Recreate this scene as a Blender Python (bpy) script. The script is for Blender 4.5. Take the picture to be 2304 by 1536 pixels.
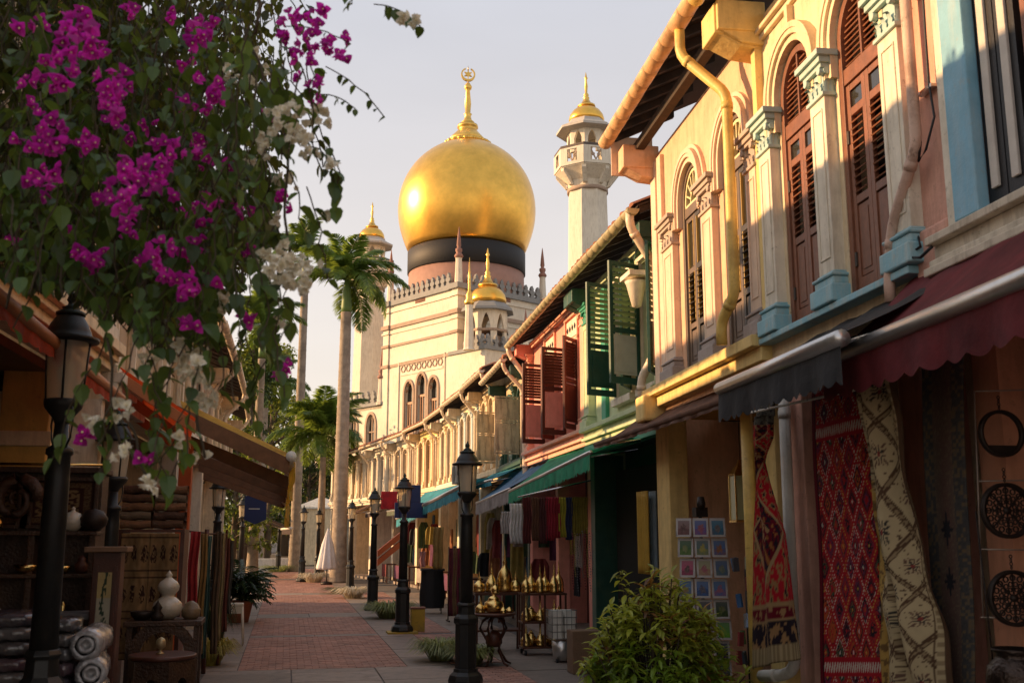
import bpy, math, random
import numpy as np
from mathutils import Vector, Matrix, noise as mnoise
from math import sin, cos, tan, pi, radians, sqrt, atan2, hypot
for o in list(bpy.data.objects): bpy.data.objects.remove(o)
SC = bpy.context.scene; COL = SC.collection
rnd = random.Random(7)
# ---------------------------------------------------------------- camera
YAW, PIT = radians(12.2), radians(10.69)
cd = bpy.data.cameras.new('camera'); cam = bpy.data.objects.new('camera', cd); COL.objects.link(cam)
cd.sensor_width = 36; cd.lens = 36; cd.clip_start = .05; cd.clip_end = 2000
CAM = Vector((0, 0, 1.8)); cam.location = CAM; cam.rotation_euler = (pi/2+PIT, 0, -YAW); SC.camera = cam
cd.dof.use_dof = True; cd.dof.focus_distance = 22; cd.dof.aperture_fstop = 5.6
# ---------------------------------------------------------------- sky, sun, exposure
SUN_EL, SUN_LEFT = radians(16), radians(72)            # the sun stands low, ahead and to the left of the street
sdir = Vector((-sin(SUN_LEFT)*cos(SUN_EL), cos(SUN_LEFT)*cos(SUN_EL), sin(SUN_EL)))
W = bpy.data.worlds.new('World'); SC.world = W; W.use_nodes = True
nt = W.node_tree; bg = nt.nodes['Background']
sk = nt.nodes.new('ShaderNodeTexSky'); sk.sky_type = 'NISHITA'; sk.sun_disc = False
sk.sun_elevation = SUN_EL; sk.sun_rotation = -SUN_LEFT; sk.air_density = 1.0; sk.dust_density = 3.0; sk.ozone_density = 1.0
hz = nt.nodes.new('ShaderNodeMix'); hz.data_type = 'RGBA'; hz.inputs[0].default_value = .72   # thin high haze over the whole sky
tcw = nt.nodes.new('ShaderNodeTexCoord'); sep = nt.nodes.new('ShaderNodeSeparateXYZ'); rampw = nt.nodes.new('ShaderNodeValToRGB')
nt.links.new(tcw.outputs['Generated'], sep.inputs[0]); nt.links.new(sep.outputs[2], rampw.inputs[0])
rampw.color_ramp.elements[0].position = 0; rampw.color_ramp.elements[0].color = (8.2, 6.85, 5.6, 1)
rampw.color_ramp.elements[1].position = .55; rampw.color_ramp.elements[1].color = (5.15, 5.2, 5.65, 1)
nt.links.new(sk.outputs[0], hz.inputs[6]); nt.links.new(rampw.outputs[0], hz.inputs[7])
cn = nt.nodes.new('ShaderNodeTexNoise'); cn.inputs['Scale'].default_value = 2.2; cn.inputs['Detail'].default_value = 5; cm = nt.nodes.new('ShaderNodeMapping'); cm.inputs['Scale'].default_value = (1, 1, 3.5)
nt.links.new(tcw.outputs['Generated'], cm.inputs[0]); nt.links.new(cm.outputs[0], cn.inputs['Vector']); cr_ = nt.nodes.new('ShaderNodeMapRange'); cr_.inputs[1].default_value = .3; cr_.inputs[2].default_value = .7; cr_.inputs[3].default_value = .95; cr_.inputs[4].default_value = 1.06
nt.links.new(cn.outputs[0], cr_.inputs[0]); cv = nt.nodes.new('ShaderNodeVectorMath'); cv.operation = 'SCALE'; nt.links.new(hz.outputs[2], cv.inputs[0]); nt.links.new(cr_.outputs[0], cv.inputs['Scale'])   # thin drifting haze
nt.links.new(cv.outputs[0], bg.inputs[0]); bg.inputs[1].default_value = .1
sl = bpy.data.lights.new('sun', 'SUN'); so = bpy.data.objects.new('sun', sl); COL.objects.link(so)
sl.energy = 5; sl.angle = radians(.6); sl.color = (1, .60, .29)
so.rotation_euler = sdir.to_track_quat('Z', 'Y').to_euler()
SC.view_settings.view_transform = 'Standard'; SC.view_settings.look = 'None'
SC.view_settings.exposure = .62; SC.view_settings.gamma = 1; SC.view_settings.use_curve_mapping = False
SC.cycles.max_bounces = 6; SC.cycles.diffuse_bounces = 4; SC.cycles.transparent_max_bounces = 6
# ---------------------------------------------------------------- helpers
FW = Vector((sin(YAW)*cos(PIT), cos(YAW)*cos(PIT), sin(PIT))); RT = Vector((cos(YAW), -sin(YAW), 0)); UP = RT.cross(FW)
def at(x, y, Y):                       # the point of the place at street depth Y that the photograph shows at pixel x, y
    d = FW + RT*((x-1152)/2304) + UP*((768-y)/2304); return CAM + d*(Y/d.y)
def atX(x, y, X):
    d = FW + RT*((x-1152)/2304) + UP*((768-y)/2304); return CAM + d*(X/d.x)
def tag(o, label=None, cat=None, group=None, kind=None):
    if label: o['label'] = label
    if cat: o['category'] = cat
    if group: o['group'] = group
    if kind: o['kind'] = kind
    return o
def thing(name, label, cat, loc=(0, 0, 0), rz=0, group=None):
    o = bpy.data.objects.new(name, None); COL.objects.link(o); o.location = loc; o.rotation_euler = (0, 0, rz)
    o.empty_display_size = .1
    return tag(o, label, cat, group)
def piece(name, me, parent=None, loc=(0, 0, 0), rot=(0, 0, 0), sc=None, label=None):
    o = bpy.data.objects.new(name, me); COL.objects.link(o); o.parent = parent; o.location = loc; o.rotation_euler = rot
    if sc: o.scale = sc if hasattr(sc, '__len__') else (sc, sc, sc)
    if label: o['label'] = label
    return o
def copy_thing(src, loc, rz=None, label=None, group=None, sc=None):
    r = src.copy(); COL.objects.link(r); r.location = loc
    if rz is not None: r.rotation_euler = (0, 0, rz)
    if label: r['label'] = label
    if group: r['group'] = group
    if sc: r.scale = (sc, sc, sc)
    for ch in src.children:
        c = ch.copy(); COL.objects.link(c); c.parent = r
        for g in ch.children:
            d = g.copy(); COL.objects.link(d); d.parent = c
    return r
I4 = Matrix.Identity(4)
def T(x, y, z, rx=0, ry=0, rz=0):
    M = Matrix.Translation((x, y, z))
    if rz: M = M @ Matrix.Rotation(rz, 4, 'Z')
    if ry: M = M @ Matrix.Rotation(ry, 4, 'Y')
    if rx: M = M @ Matrix.Rotation(rx, 4, 'X')
    return M
class MB:
    def __init__(s): s.v = []; s.f = []; s.mi = []; s.sm = []
    def add(s, vs, fs, mi=0, sm=False, M=None):
        n = len(s.v)
        s.v += [tuple(M @ Vector(p)) for p in vs] if M is not None else [tuple(p) for p in vs]
        s.f += [tuple(i+n for i in f) for f in fs]; s.mi += [mi]*len(fs); s.sm += [sm]*len(fs)
        return s
    def box(s, x0, x1, y0, y1, z0, z1, mi=0, M=None):
        return s.add([(x0,y0,z0),(x1,y0,z0),(x1,y1,z0),(x0,y1,z0),(x0,y0,z1),(x1,y0,z1),(x1,y1,z1),(x0,y1,z1)],
              [(0,3,2,1),(4,5,6,7),(0,1,5,4),(1,2,6,5),(2,3,7,6),(3,0,4,7)], mi, False, M)
    def lathe(s, prof, n=16, M=None, mi=0, sm=True, a0=0, capb=True, capt=True, wob=None):
        vs = []; fs = []
        for k, (r, z) in enumerate(prof):
            for i in range(n):
                a = a0+2*pi*i/n; rr = r*(wob(a, k) if wob else 1); vs.append((rr*cos(a), rr*sin(a), z))
        for k in range(len(prof)-1):
            for i in range(n):
                j = (i+1) % n; fs.append((k*n+i, k*n+j, (k+1)*n+j, (k+1)*n+i))
        s.add(vs, fs, mi, sm, M); b = len(s.v)-len(vs)
        if capb and prof[0][0] > 1e-4: s.f.append(tuple(b+i for i in range(n))[::-1]); s.mi.append(mi); s.sm.append(False)
        if capt and prof[-1][0] > 1e-4: s.f.append(tuple(b+(len(prof)-1)*n+i for i in range(n))); s.mi.append(mi); s.sm.append(False)
        return s
    def tube(s, path, r, n=8, mi=0, sm=True, M=None):
        P = [Vector(p) for p in path]; m = len(P); vs = []; fs = []; ref = None
        for k, p in enumerate(P):
            t = (P[min(k+1, m-1)]-P[max(k-1, 0)]).normalized()
            if ref is None: ref = Vector((0, 0, 1)) if abs(t.z) < .9 else Vector((1, 0, 0))
            a = t.cross(ref)
            if a.length < 1e-4: a = t.orthogonal()
            a.normalize(); b = t.cross(a); ref = -b if False else ref
            rr = r[k] if hasattr(r, '__len__') else r
            for i in range(n):
                g = 2*pi*i/n; vs.append(p+a*(rr*cos(g))+b*(rr*sin(g)))
        for k in range(m-1):
            for i in range(n):
                j = (i+1) % n; fs.append((k*n+i, (k+1)*n+i, (k+1)*n+j, k*n+j))
        fs.append(tuple(range(n))); fs.append(tuple((m-1)*n+i for i in range(n))[::-1])
        return s.add(vs, fs, mi, sm, M)
    def poly(s, pts, t, mi=0, M=None):          # outline in x,z; thickness t along y (from -t/2)
        n = len(pts); vs = [(x, -t/2, z) for x, z in pts]+[(x, t/2, z) for x, z in pts]
        fs = [tuple(range(n)), tuple(range(2*n-1, n-1, -1))]+[(i, i+n, (i+1) % n+n, (i+1) % n) for i in range(n)]
        return s.add(vs, fs, mi, False, M)
    def grid(s, nu, nv, fn, mi=0, sm=True):
        vs = [fn(i/nu, j/nv) for j in range(nv+1) for i in range(nu+1)]
        fs = [(j*(nu+1)+i, j*(nu+1)+i+1, (j+1)*(nu+1)+i+1, (j+1)*(nu+1)+i) for j in range(nv) for i in range(nu)]
        return s.add(vs, fs, mi, sm)
    def mesh(s, name, mats):
        me = bpy.data.meshes.new(name); me.from_pydata(s.v, [], s.f)
        for m in (mats if isinstance(mats, (list, tuple)) else [mats]): me.materials.append(m)
        me.polygons.foreach_set('material_index', s.mi); me.polygons.foreach_set('use_smooth', s.sm); me.update()
        return me
    def build(s, name, mats, parent=None, loc=(0, 0, 0), rot=(0, 0, 0), label=None, bevel=0, kind=None, sub=0, solid=0):
        o = piece(name, s.mesh(name, mats), parent, loc, rot, None, label)
        if kind: o['kind'] = kind
        if solid: m = o.modifiers.new('t', 'SOLIDIFY'); m.thickness = solid; m.offset = 0
        if bevel:
            m = o.modifiers.new('b', 'BEVEL'); m.width = bevel; m.segments = 2; m.limit_method = 'ANGLE'; m.angle_limit = radians(40)
        if sub: m = o.modifiers.new('s', 'SUBSURF'); m.levels = sub; m.render_levels = sub
        return o
# ---------------------------------------------------------------- materials
MATS = {}
def mat(name, col, rough=.65, metal=0, var=.12, vs=5, bump=.15, bs=60, dirt=0, dcol=(.10, .075, .05), streak=False, per=0, spec=.4, island=0, coat=0):
    if name in MATS: return MATS[name]
    m = bpy.data.materials.new(name); m.use_nodes = True; t = m.node_tree; N = t.nodes.new; L = t.links.new
    b = t.nodes['Principled BSDF']; b.inputs['Roughness'].default_value = rough; b.inputs['Metallic'].default_value = metal
    b.inputs['Specular IOR Level'].default_value = spec
    if coat: b.inputs['Coat Weight'].default_value = coat; b.inputs['Coat Roughness'].default_value = .15
    tc = N('ShaderNodeTexCoord')
    n1 = N('ShaderNodeTexNoise'); n1.inputs['Scale'].default_value = vs; n1.inputs['Detail'].default_value = 6; n1.inputs['Roughness'].default_value = .65
    L(tc.outputs['Object'], n1.inputs['Vector'])
    mr = N('ShaderNodeMapRange'); mr.inputs[1].default_value = .3; mr.inputs[2].default_value = .7
    mr.inputs[3].default_value = 1-var; mr.inputs[4].default_value = 1+var; L(n1.outputs[0], mr.inputs[0]); val = mr.outputs[0]
    for amt, src in ((per, 'obj'), (island, 'isl')):
        if amt:
            oi = N('ShaderNodeObjectInfo') if src == 'obj' else N('ShaderNodeNewGeometry')
            m2 = N('ShaderNodeMapRange'); m2.inputs[3].default_value = 1-amt; m2.inputs[4].default_value = 1+amt
            L(oi.outputs['Random' if src == 'obj' else 'Random Per Island'], m2.inputs[0])
            mu = N('ShaderNodeMath'); mu.operation = 'MULTIPLY'; L(val, mu.inputs[0]); L(m2.outputs[0], mu.inputs[1]); val = mu.outputs[0]
    mx = N('ShaderNodeVectorMath'); mx.operation = 'SCALE'; mx.inputs[0].default_value = col[:3]; L(val, mx.inputs['Scale']); c = mx.outputs[0]
    if dirt:
        dirt = min(.8, dirt*1.5)
        mp = N('ShaderNodeMapping'); L(tc.outputs['Object'], mp.inputs[0]); mp.inputs['Scale'].default_value = (4, 4, .7) if streak else (1.6, 1.6, 1.6)
        n2 = N('ShaderNodeTexNoise'); n2.inputs['Scale'].default_value = 2.2; n2.inputs['Detail'].default_value = 8; n2.inputs['Roughness'].default_value = .7
        L(mp.outputs[0], n2.inputs['Vector']); r2 = N('ShaderNodeMapRange'); r2.inputs[1].default_value = .46; r2.inputs[2].default_value = .68; r2.inputs[4].default_value = dirt
        L(n2.outputs[0], r2.inputs[0]); mi = N('ShaderNodeMix'); mi.data_type = 'RGBA'; L(r2.outputs[0], mi.inputs[0]); L(c, mi.inputs[6]); mi.inputs[7].default_value = (*dcol, 1); c = mi.outputs[2]
        n5 = N('ShaderNodeTexNoise'); n5.inputs['Scale'].default_value = 11; n5.inputs['Detail'].default_value = 7; n5.inputs['Roughness'].default_value = .75; L(tc.outputs['Object'], n5.inputs['Vector'])      # chips and small stains
        r5 = N('ShaderNodeMapRange'); r5.inputs[1].default_value = .60; r5.inputs[2].default_value = .66; r5.inputs[4].default_value = dirt*.9; L(n5.outputs[0], r5.inputs[0])
        m5 = N('ShaderNodeMix'); m5.data_type = 'RGBA'; L(r5.outputs[0], m5.inputs[0]); L(c, m5.inputs[6]); m5.inputs[7].default_value = (*[q_*.7 for q_ in dcol], 1); c = m5.outputs[2]
    L(c, b.inputs['Base Color'])
    if bump:
        n3 = N('ShaderNodeTexNoise'); n3.inputs['Scale'].default_value = bs; n3.inputs['Detail'].default_value = 4; L(tc.outputs['Object'], n3.inputs['Vector'])
        bp = N('ShaderNodeBump'); bp.inputs['Strength'].default_value = bump; bp.inputs['Distance'].default_value = .02; L(n3.outputs[0], bp.inputs['Height']); L(bp.outputs[0], b.inputs['Normal'])
    MATS[name] = m; return m
def leafmat(name, col, trans, per=.25, rough=.45, w=.45, stain=0):
    if name in MATS: return MATS[name]
    m = bpy.data.materials.new(name); m.use_nodes = True; t = m.node_tree; N = t.nodes.new; L = t.links.new
    b = t.nodes['Principled BSDF']; out = t.nodes['Material Output']; b.inputs['Roughness'].default_value = rough
    g = N('ShaderNodeNewGeometry'); oi = N('ShaderNodeObjectInfo'); ad = N('ShaderNodeMath'); ad.operation = 'ADD'; L(g.outputs['Random Per Island'], ad.inputs[0]); L(oi.outputs['Random'], ad.inputs[1])
    fr = N('ShaderNodeMath'); fr.operation = 'FRACT'; L(ad.outputs[0], fr.inputs[0])
    mr = N('ShaderNodeMapRange'); mr.inputs[3].default_value = 1-per; mr.inputs[4].default_value = 1+per; L(fr.outputs[0], mr.inputs[0])
    if stain:
        tc = N('ShaderNodeTexCoord'); nz = N('ShaderNodeTexNoise'); nz.inputs['Scale'].default_value = 3.5; nz.inputs['Detail'].default_value = 7; nz.inputs['Roughness'].default_value = .7; L(tc.outputs['Object'], nz.inputs['Vector'])
        r3 = N('ShaderNodeMapRange'); r3.inputs[1].default_value = .3; r3.inputs[2].default_value = .7; r3.inputs[3].default_value = 1-stain; r3.inputs[4].default_value = 1+stain; L(nz.outputs[0], r3.inputs[0]); L(r3.outputs[0], mr.inputs[3]); L(r3.outputs[0], mr.inputs[4])
        n4 = N('ShaderNodeTexNoise'); n4.inputs['Scale'].default_value = 5; n4.inputs['Detail'].default_value = 5; L(tc.outputs['Object'], n4.inputs['Vector']); bp = N('ShaderNodeBump'); bp.inputs['Strength'].default_value = .5; bp.inputs['Distance'].default_value = .04; L(n4.outputs[0], bp.inputs['Height']); L(bp.outputs[0], b.inputs['Normal'])
    a = N('ShaderNodeVectorMath'); a.operation = 'SCALE'; a.inputs[0].default_value = col; L(mr.outputs[0], a.inputs['Scale']); L(a.outputs[0], b.inputs['Base Color'])
    tr = N('ShaderNodeBsdfTranslucent'); a2 = N('ShaderNodeVectorMath'); a2.operation = 'SCALE'; a2.inputs[0].default_value = trans; L(mr.outputs[0], a2.inputs['Scale']); L(a2.outputs[0], tr.inputs[0])
    ms = N('ShaderNodeMixShader'); ms.inputs[0].default_value = w; L(b.outputs[0], ms.inputs[1]); L(tr.outputs[0], ms.inputs[2]); L(ms.outputs[0], out.inputs[0])
    MATS[name] = m; return m
def glassmat(name, tint=(.9, .85, .7), alpha=.6, rough=.08):
    if name in MATS: return MATS[name]
    m = bpy.data.materials.new(name); m.use_nodes = True; t = m.node_tree; b = t.nodes['Principled BSDF']; out = t.nodes['Material Output']
    b.inputs['Base Color'].default_value = (*tint, 1); b.inputs['Roughness'].default_value = rough
    tr = t.nodes.new('ShaderNodeBsdfTransparent'); tr.inputs[0].default_value = (*tint, 1); ms = t.nodes.new('ShaderNodeMixShader'); ms.inputs[0].default_value = 1-alpha
    t.links.new(b.outputs[0], ms.inputs[1]); t.links.new(tr.outputs[0], ms.inputs[2]); t.links.new(ms.outputs[0], out.inputs[0])
    MATS[name] = m; return m
def attrmat(name, rough=.9, bump=.4, bs=260):
    m = mat(name, (1, 1, 1), rough, bump=bump, bs=bs, spec=.15); t = m.node_tree
    at_ = t.nodes.new('ShaderNodeAttribute'); at_.attribute_name = 'Col'; mu = t.nodes.new('ShaderNodeMix'); mu.data_type = 'RGBA'; mu.blend_type = 'MULTIPLY'; mu.inputs[0].default_value = 1
    b = t.nodes['Principled BSDF']; src = b.inputs['Base Color'].links[0].from_socket
    t.links.new(at_.outputs[0], mu.inputs[6]); t.links.new(src, mu.inputs[7]); t.links.new(mu.outputs[2], b.inputs['Base Color']); return m
black_metal = mat('black painted iron', (.012, .013, .013), .42, .0, .25, 8, .08, 90, dirt=.25, dcol=(.05, .045, .035))
green_metal = mat('verdigris iron', (.02, .035, .033), .45, .2, .3, 8, .1, 60)
stone = mat('cream stone', (.62, .54, .42), .8, dirt=.5, dcol=(.3, .24, .17), streak=True)
white_paint = mat('white paint', (.72, .69, .62), .6, dirt=.3, dcol=(.35, .3, .22), streak=True)
pvc = mat('cream pvc pipe', (.72, .60, .44), .4, dirt=.2, dcol=(.4, .3, .2))
darkwood = mat('dark eave timber', (.045, .028, .018), .75, var=.3, vs=9, dirt=.4, dcol=(.02, .014, .01))
tile_m = mat('clay roof tile', (.27, .11, .06), .8, var=.25, vs=10, per=.3, island=.3, dirt=.5, dcol=(.07, .06, .04))
gold = mat('gold leaf', (.84, .49, .095), .32, .9, .14, 1.0, .12, 2)
brass = mat('polished brass', (.80, .55, .20), .24, 1, .25, 20, .1, 60, per=.15)
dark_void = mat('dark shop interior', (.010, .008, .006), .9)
glass_dark = mat('dark window glass', (.03, .028, .022), .06, 0, .3, 3, .02, 4, spec=.8)
alu = mat('brushed aluminium', (.62, .60, .57), .32, .85, .1, 8, .05, 120)
chrome = mat('chrome rod', (.6, .6, .6), .2, 1)
# ---------------------------------------------------------------- ground, street
asph = mat('grey paving bed', (.11, .10, .095), .85, var=.2, vs=3, bump=.3, bs=30, dirt=.3)
brick_m = mat('red paving brick', (.38, .20, .15), .7, var=.25, vs=.9, bump=.5, bs=45, island=.15, dirt=.5, dcol=(.20, .13, .105))
slab_m = mat('grey granite slab', (.25, .20, .165), .6, var=.15, vs=2.5, bump=.3, bs=50, per=.2, dirt=.45, dcol=(.10, .08, .07))
g = MB(); g.box(-400, 400, -60, 700, -1, -.05); tag(g.build('ground', asph), kind='structure')
street = MB().box(-9, 9, -2, 62, -.0495, -.012).build('street', asph); tag(street, kind='structure')
def bricks(x0, x1, y0, y1, mb):
    bw, bh = .2, .098; r = 0; y = y0
    while y+bh <= y1+.01:
        x = x0-(bw/2 if r % 2 else 0)
        while x < x1-.03:
            a, b = max(x, x0), min(x+bw-.005, x1); h = rnd.uniform(-.003, .003); j = rnd.uniform(-.0015, .0015)
            if b-a > .03: 
                mb.add([(a, y, -.012), (b, y, -.012), (b, y+bh-.005, -.012), (a, y+bh-.005, -.012), (a+.004, y+.004, h+j), (b-.004, y+.004, h-j), (b-.004, y+bh-.011, h-j), (a+.004, y+bh-.011, h+j)],
                       [(4, 5, 6, 7), (0, 1, 5, 4), (1, 2, 6, 5), (2, 3, 7, 6), (3, 0, 4, 7)])
            x += bw
        y += bh; r += 1
mb = MB()
for y0, y1 in ((14.9, 19.5), (19.85, 24), (25.2, 33), (34, 44), (45, 58)): bricks(-.58, 1.72, y0, y1, mb)
for y0, y1 in ((11.6, 14.7), (15.1, 19.5), (19.85, 24), (24.4, 34)): bricks(2.36, 3.12, y0, y1, mb)
mb.build('brick_paving', brick_m, street, kind='stuff')
slab_cache = {}
def slab(x0, x1, y0, y1):
    k = (round(x1-x0, 2), round(y1-y0, 2))
    if k not in slab_cache:
        w, d = k[0]/2-.004, k[1]/2-.004; b = MB()
        b.add([(-w, -d, -.03), (w, -d, -.03), (w, d, -.03), (-w, d, -.03), (-w+.006, -d+.006, 0), (w-.006, -d+.006, 0), (w-.006, d-.006, 0), (-w+.006, d-.006, 0)], [(4, 5, 6, 7), (0, 1, 5, 4), (1, 2, 6, 5), (2, 3, 7, 6), (3, 0, 4, 7)])
        slab_cache[k] = b.mesh('paving_slab', slab_m)
    piece('paving_slab', slab_cache[k], street, ((x0+x1)/2, (y0+y1)/2, rnd.uniform(-.004, .001)), (rnd.uniform(-.002, .002), rnd.uniform(-.002, .002), 0))
for yy, d in ((10.6, 1.0), (11.6, 1.0), (12.6, 1.0), (13.6, .9), (14.5, .4)):
    off = rnd.uniform(0, .5)
    for i in range(3): slab(-1.0+i*1.13, -1.0+(i+1)*1.13, yy, yy+d)
for i in range(2): slab(-.58+i*1.15, -.58+(i+1)*1.15, 19.5, 19.85)
for yy in (24.0, 33.0, 44):
    for i in range(2): slab(-.58+i*1.15, -.58+(i+1)*1.15, yy, yy+(1.2 if yy < 30 else 1.0))
y = 14.9
while y < 46: slab(1.72, 2.36, y, y+1.1); slab(-1.15, -.58, y, y+1.1); y += 1.1
y = 9.3
while y < 33: slab(3.12, 4.2, y, y+1.2); y += 1.2
# ---------------------------------------------------------------- shophouse kit
def top_of(op, u):
    a, b, za, zs, rise = op[:5]
    if not rise: return zs
    c, hw = (a+b)/2, (b-a)/2; return zs+rise*sqrt(max(0, 1-((u-c)/hw)**2))
def wall_open(mb, u0, u1, z0, z1, ops, y0=-.24, y1=0, mi=0):
    x = u0
    for op in sorted(ops):
        a, b, za, zs, rise = op[:5]
        if a > x: mb.box(x, a, y0, y1, z0, z1, mi)
        if za > z0: mb.box(a, b, y0, y1, z0, za, mi)
        n = 14 if rise else 1
        for i in range(n):
            p, q = a+(b-a)*i/n, a+(b-a)*(i+1)/n; tp, tq = top_of(op, p), top_of(op, q)
            mb.add([(p, y0, tp), (q, y0, tq), (q, y1, tq), (p, y1, tp), (p, y0, z1), (q, y0, z1), (q, y1, z1), (p, y1, z1)],
                   [(0, 3, 2, 1), (4, 5, 6, 7), (0, 1, 5, 4), (2, 3, 7, 6)], mi)
        x = b
    if x < u1: mb.box(x, u1, y0, y1, z0, z1, mi)
def arch_ring(mb, c, hw, zs, rise, w, y0, y1, zleg, mi=0, n=18):
    inn = [(c-hw, zleg)]+[(c-hw*cos(pi*i/n), zs+rise*sin(pi*i/n)) for i in range(n+1)]+[(c+hw, zleg)]
    out = [(c-hw-w, zleg)]+[(c-(hw+w)*cos(pi*i/n), zs+(rise+w)*sin(pi*i/n)) for i in range(n+1)]+[(c+hw+w, zleg)]
    m = len(inn); vs = [(x, y1, z) for x, z in inn]+[(x, y1, z) for x, z in out]+[(x, y0, z) for x, z in inn]+[(x, y0, z) for x, z in out]
    fs = []
    for i in range(m-1): fs += [(i+1, i, m+i, m+i+1), (m+i+1, m+i, 3*m+i, 3*m+i+1), (i, i+1, 2*m+i+1, 2*m+i), (2*m+i, 2*m+i+1, 3*m+i+1, 3*m+i)]
    fs += [(0, 2*m, 3*m, m), (m-1, 2*m-1, 4*m-1, 3*m-1)]
    mb.add(vs, fs, mi)
SLATS = {}
def slat(parent, w, loc, m, tilt=.6, d=.045, t=.007, rz=0):
    k = (round(w, 3), m.name, round(tilt, 2), d)
    if k not in SLATS:
        SLATS[k] = MB().box(-w/2, w/2, -d/2, d/2, -t/2, t/2, M=T(0, 0, 0, rx=-tilt)).mesh('slat', m)
    o = piece('slat', SLATS[k], parent, loc, (rnd.uniform(-.05, .05), 0, rz)); return o
def leaf_frame(mb, w, z0, z1, mids=(), st=.05, t=.035, mi=0):      # stiles and rails of a shutter leaf, x 0..w
    mb.box(0, st, -t/2, t/2, z0, z1, mi); mb.box(w-st, w, -t/2, t/2, z0, z1, mi)
    for a, b in ((z0, z0+st*1.6), (z1-st, z1)): mb.box(st, w-st, -t/2+.002, t/2-.002, a, b, mi)
    for m in mids: mb.box(st, w-st, -t/2+.002, t/2-.002, m-st*.6, m+st*.6, mi)
def panel(mb, x0, x1, z0, z1, t=.012, mi=0):
    mb.box(x0, x1, -t/2, t/2, z0, z1, mi); mb.box(x0+.03, x1-.03, -t, t, z0+.04, z1-.04, mi)
ACC = {}
def acanthus(m):
    if m.name not in ACC:
        b = MB()
        def fn(u, v):
            w = .032*(1-.55*v)*(1+.18*cos(6*pi*v)); x = (u-.5)*2*w; return (x, .012+.035*v**3+.010*(1-abs(u-.5)*2)+.03*max(0, v-.8), .11*v-.25*max(0, v-.85)**1.2)
        b.grid(4, 6, fn); ACC[m.name] = b.mesh('acanthus_leaf', m)
    return ACC[m.name]
class House:
    def __init__(s, name, label, p, q, cat='shophouse', group=None):
        s.L = hypot(q[0]-p[0], q[1]-p[1]); s.p = p; s.rz = atan2(q[1]-p[1], q[0]-p[0])
        s.root = thing(name, label, cat, (p[0], p[1], 0), s.rz, group)
    def w(s, u, y, z):     # local -> world
        return Vector((s.p[0]+u*cos(s.rz)-y*sin(s.rz), s.p[1]+u*sin(s.rz)+y*cos(s.rz), z))
    def wall(s, u0, u1, z0, z1, ops, m, y0=-.24, name='wall'):
        b = MB(); wall_open(b, u0, u1, z0, z1, ops, y0); return b.build(name, m, s.root)
    def body(s, m, depth=7, zt=5, zr=6.2, ze=None, over=.5, u0=0, u1=None, side=True):   # side walls, back, dark core and roof
        u1 = u1 or s.L; b = MB()
        b.box(u0, u0+.2, -depth, -.245, 0, zt); b.box(u1-.2, u1, -depth, -.245, 0, zt); b.box(u0+.2, u1-.2, -depth, -depth+.2, 0, zt)
        b.build('side_wall', m, s.root)
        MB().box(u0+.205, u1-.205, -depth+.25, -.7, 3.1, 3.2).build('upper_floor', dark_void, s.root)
    def moulding(s, u0, u1, z, prof, m, name='ledge', y=0):      # prof: list of (height, projection)
        b = MB(); zz = z
        for h, pr in prof: b.box(u0, u1, y-.02, y+pr, zz, zz+h); zz += h+.0005
        return b.build(name, m, s.root, bevel=.008)
    def pilaster(s, u, w, z0, z1, m, mb_, mc, proj=.12, capz=None, yb=0, panel=True):
        capz = capz or z1-.3; b = MB(); zb = z0+.24
        b.box(u-w/2, u+w/2, yb-.02, yb+proj, zb, capz)
        if panel:
            pw = w*.28; b.box(u-pw-.015, u-pw, yb+proj, yb+proj+.008, zb+.1, capz-.08); b.box(u+pw, u+pw+.015, yb+proj, yb+proj+.008, zb+.1, capz-.08)
            b.box(u-pw, u+pw, yb+proj, yb+proj+.008, capz-.095, capz-.08); b.box(u-pw, u+pw, yb+proj, yb+proj+.008, zb+.1, zb+.115)
        o = b.build('pilaster', m, s.root, bevel=.006)
        b = MB(); e = .06; b.box(u-w/2-e, u+w/2+e, yb-.02, yb+proj+e, z0, z0+.13); b.box(u-w/2-.03, u+w/2+.03, yb-.02, yb+proj+.03, z0+.1305, z0+.19); b.box(u-w/2-.045, u+w/2+.045, yb-.02, yb+proj+.045, z0+.1905, z0+.215); b.box(u-w/2-.015, u+w/2+.015, yb-.02, yb+proj+.015, z0+.2155, zb-.0005)
        b.build('pilaster_base', mb_, o, bevel=.012)
        b = MB(); h = z1-capz; b.box(u-w/2-.02, u+w/2+.02, yb-.02, yb+proj+.02, capz+.0005, capz+.03)
        b.box(u-w/2+.01, u+w/2-.01, yb-.02, yb+proj-.005, capz+.0305, capz+h*.62); b.box(u-w/2-.03, u+w/2+.03, yb-.02, yb+proj+.03, capz+h*.6205, capz+h*.72)
        b.box(u-w/2-.05, u+w/2+.05, yb-.02, yb+proj+.05, capz+h*.7205, capz+h*.86); b.box(u-w/2-.075, u+w/2+.075, yb-.02, yb+proj+.075, capz+h*.8605, z1)
        for sx in (-1, 1):
            b.lathe([(.006, -.02), (.03, -.02), (.03, .02), (.006, .02)], 12, T(u+sx*(w/2-.01), yb+proj+.015, capz+h*.56, rx=pi/2)); b.lathe([(.028, -.02), (.028, .02)], 10, T(u+sx*(w/2+.012), yb+proj-.02, capz+h*.56, ry=pi/2))
        c = b.build('capital', mc, o, bevel=.004); L = acanthus(mc)
        for k in (-1, 0, 1): piece('acanthus_leaf', L, o, (u+k*w*.3, yb+proj-.004, capz+.03), (0, 0, 0))
        for k in (-1, 1):
            for yy in (.3, .75): piece('acanthus_leaf', L, o, (u+k*(w/2-.008), yb+proj*yy, capz+.03), (0, 0, -k*pi/2))
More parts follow.
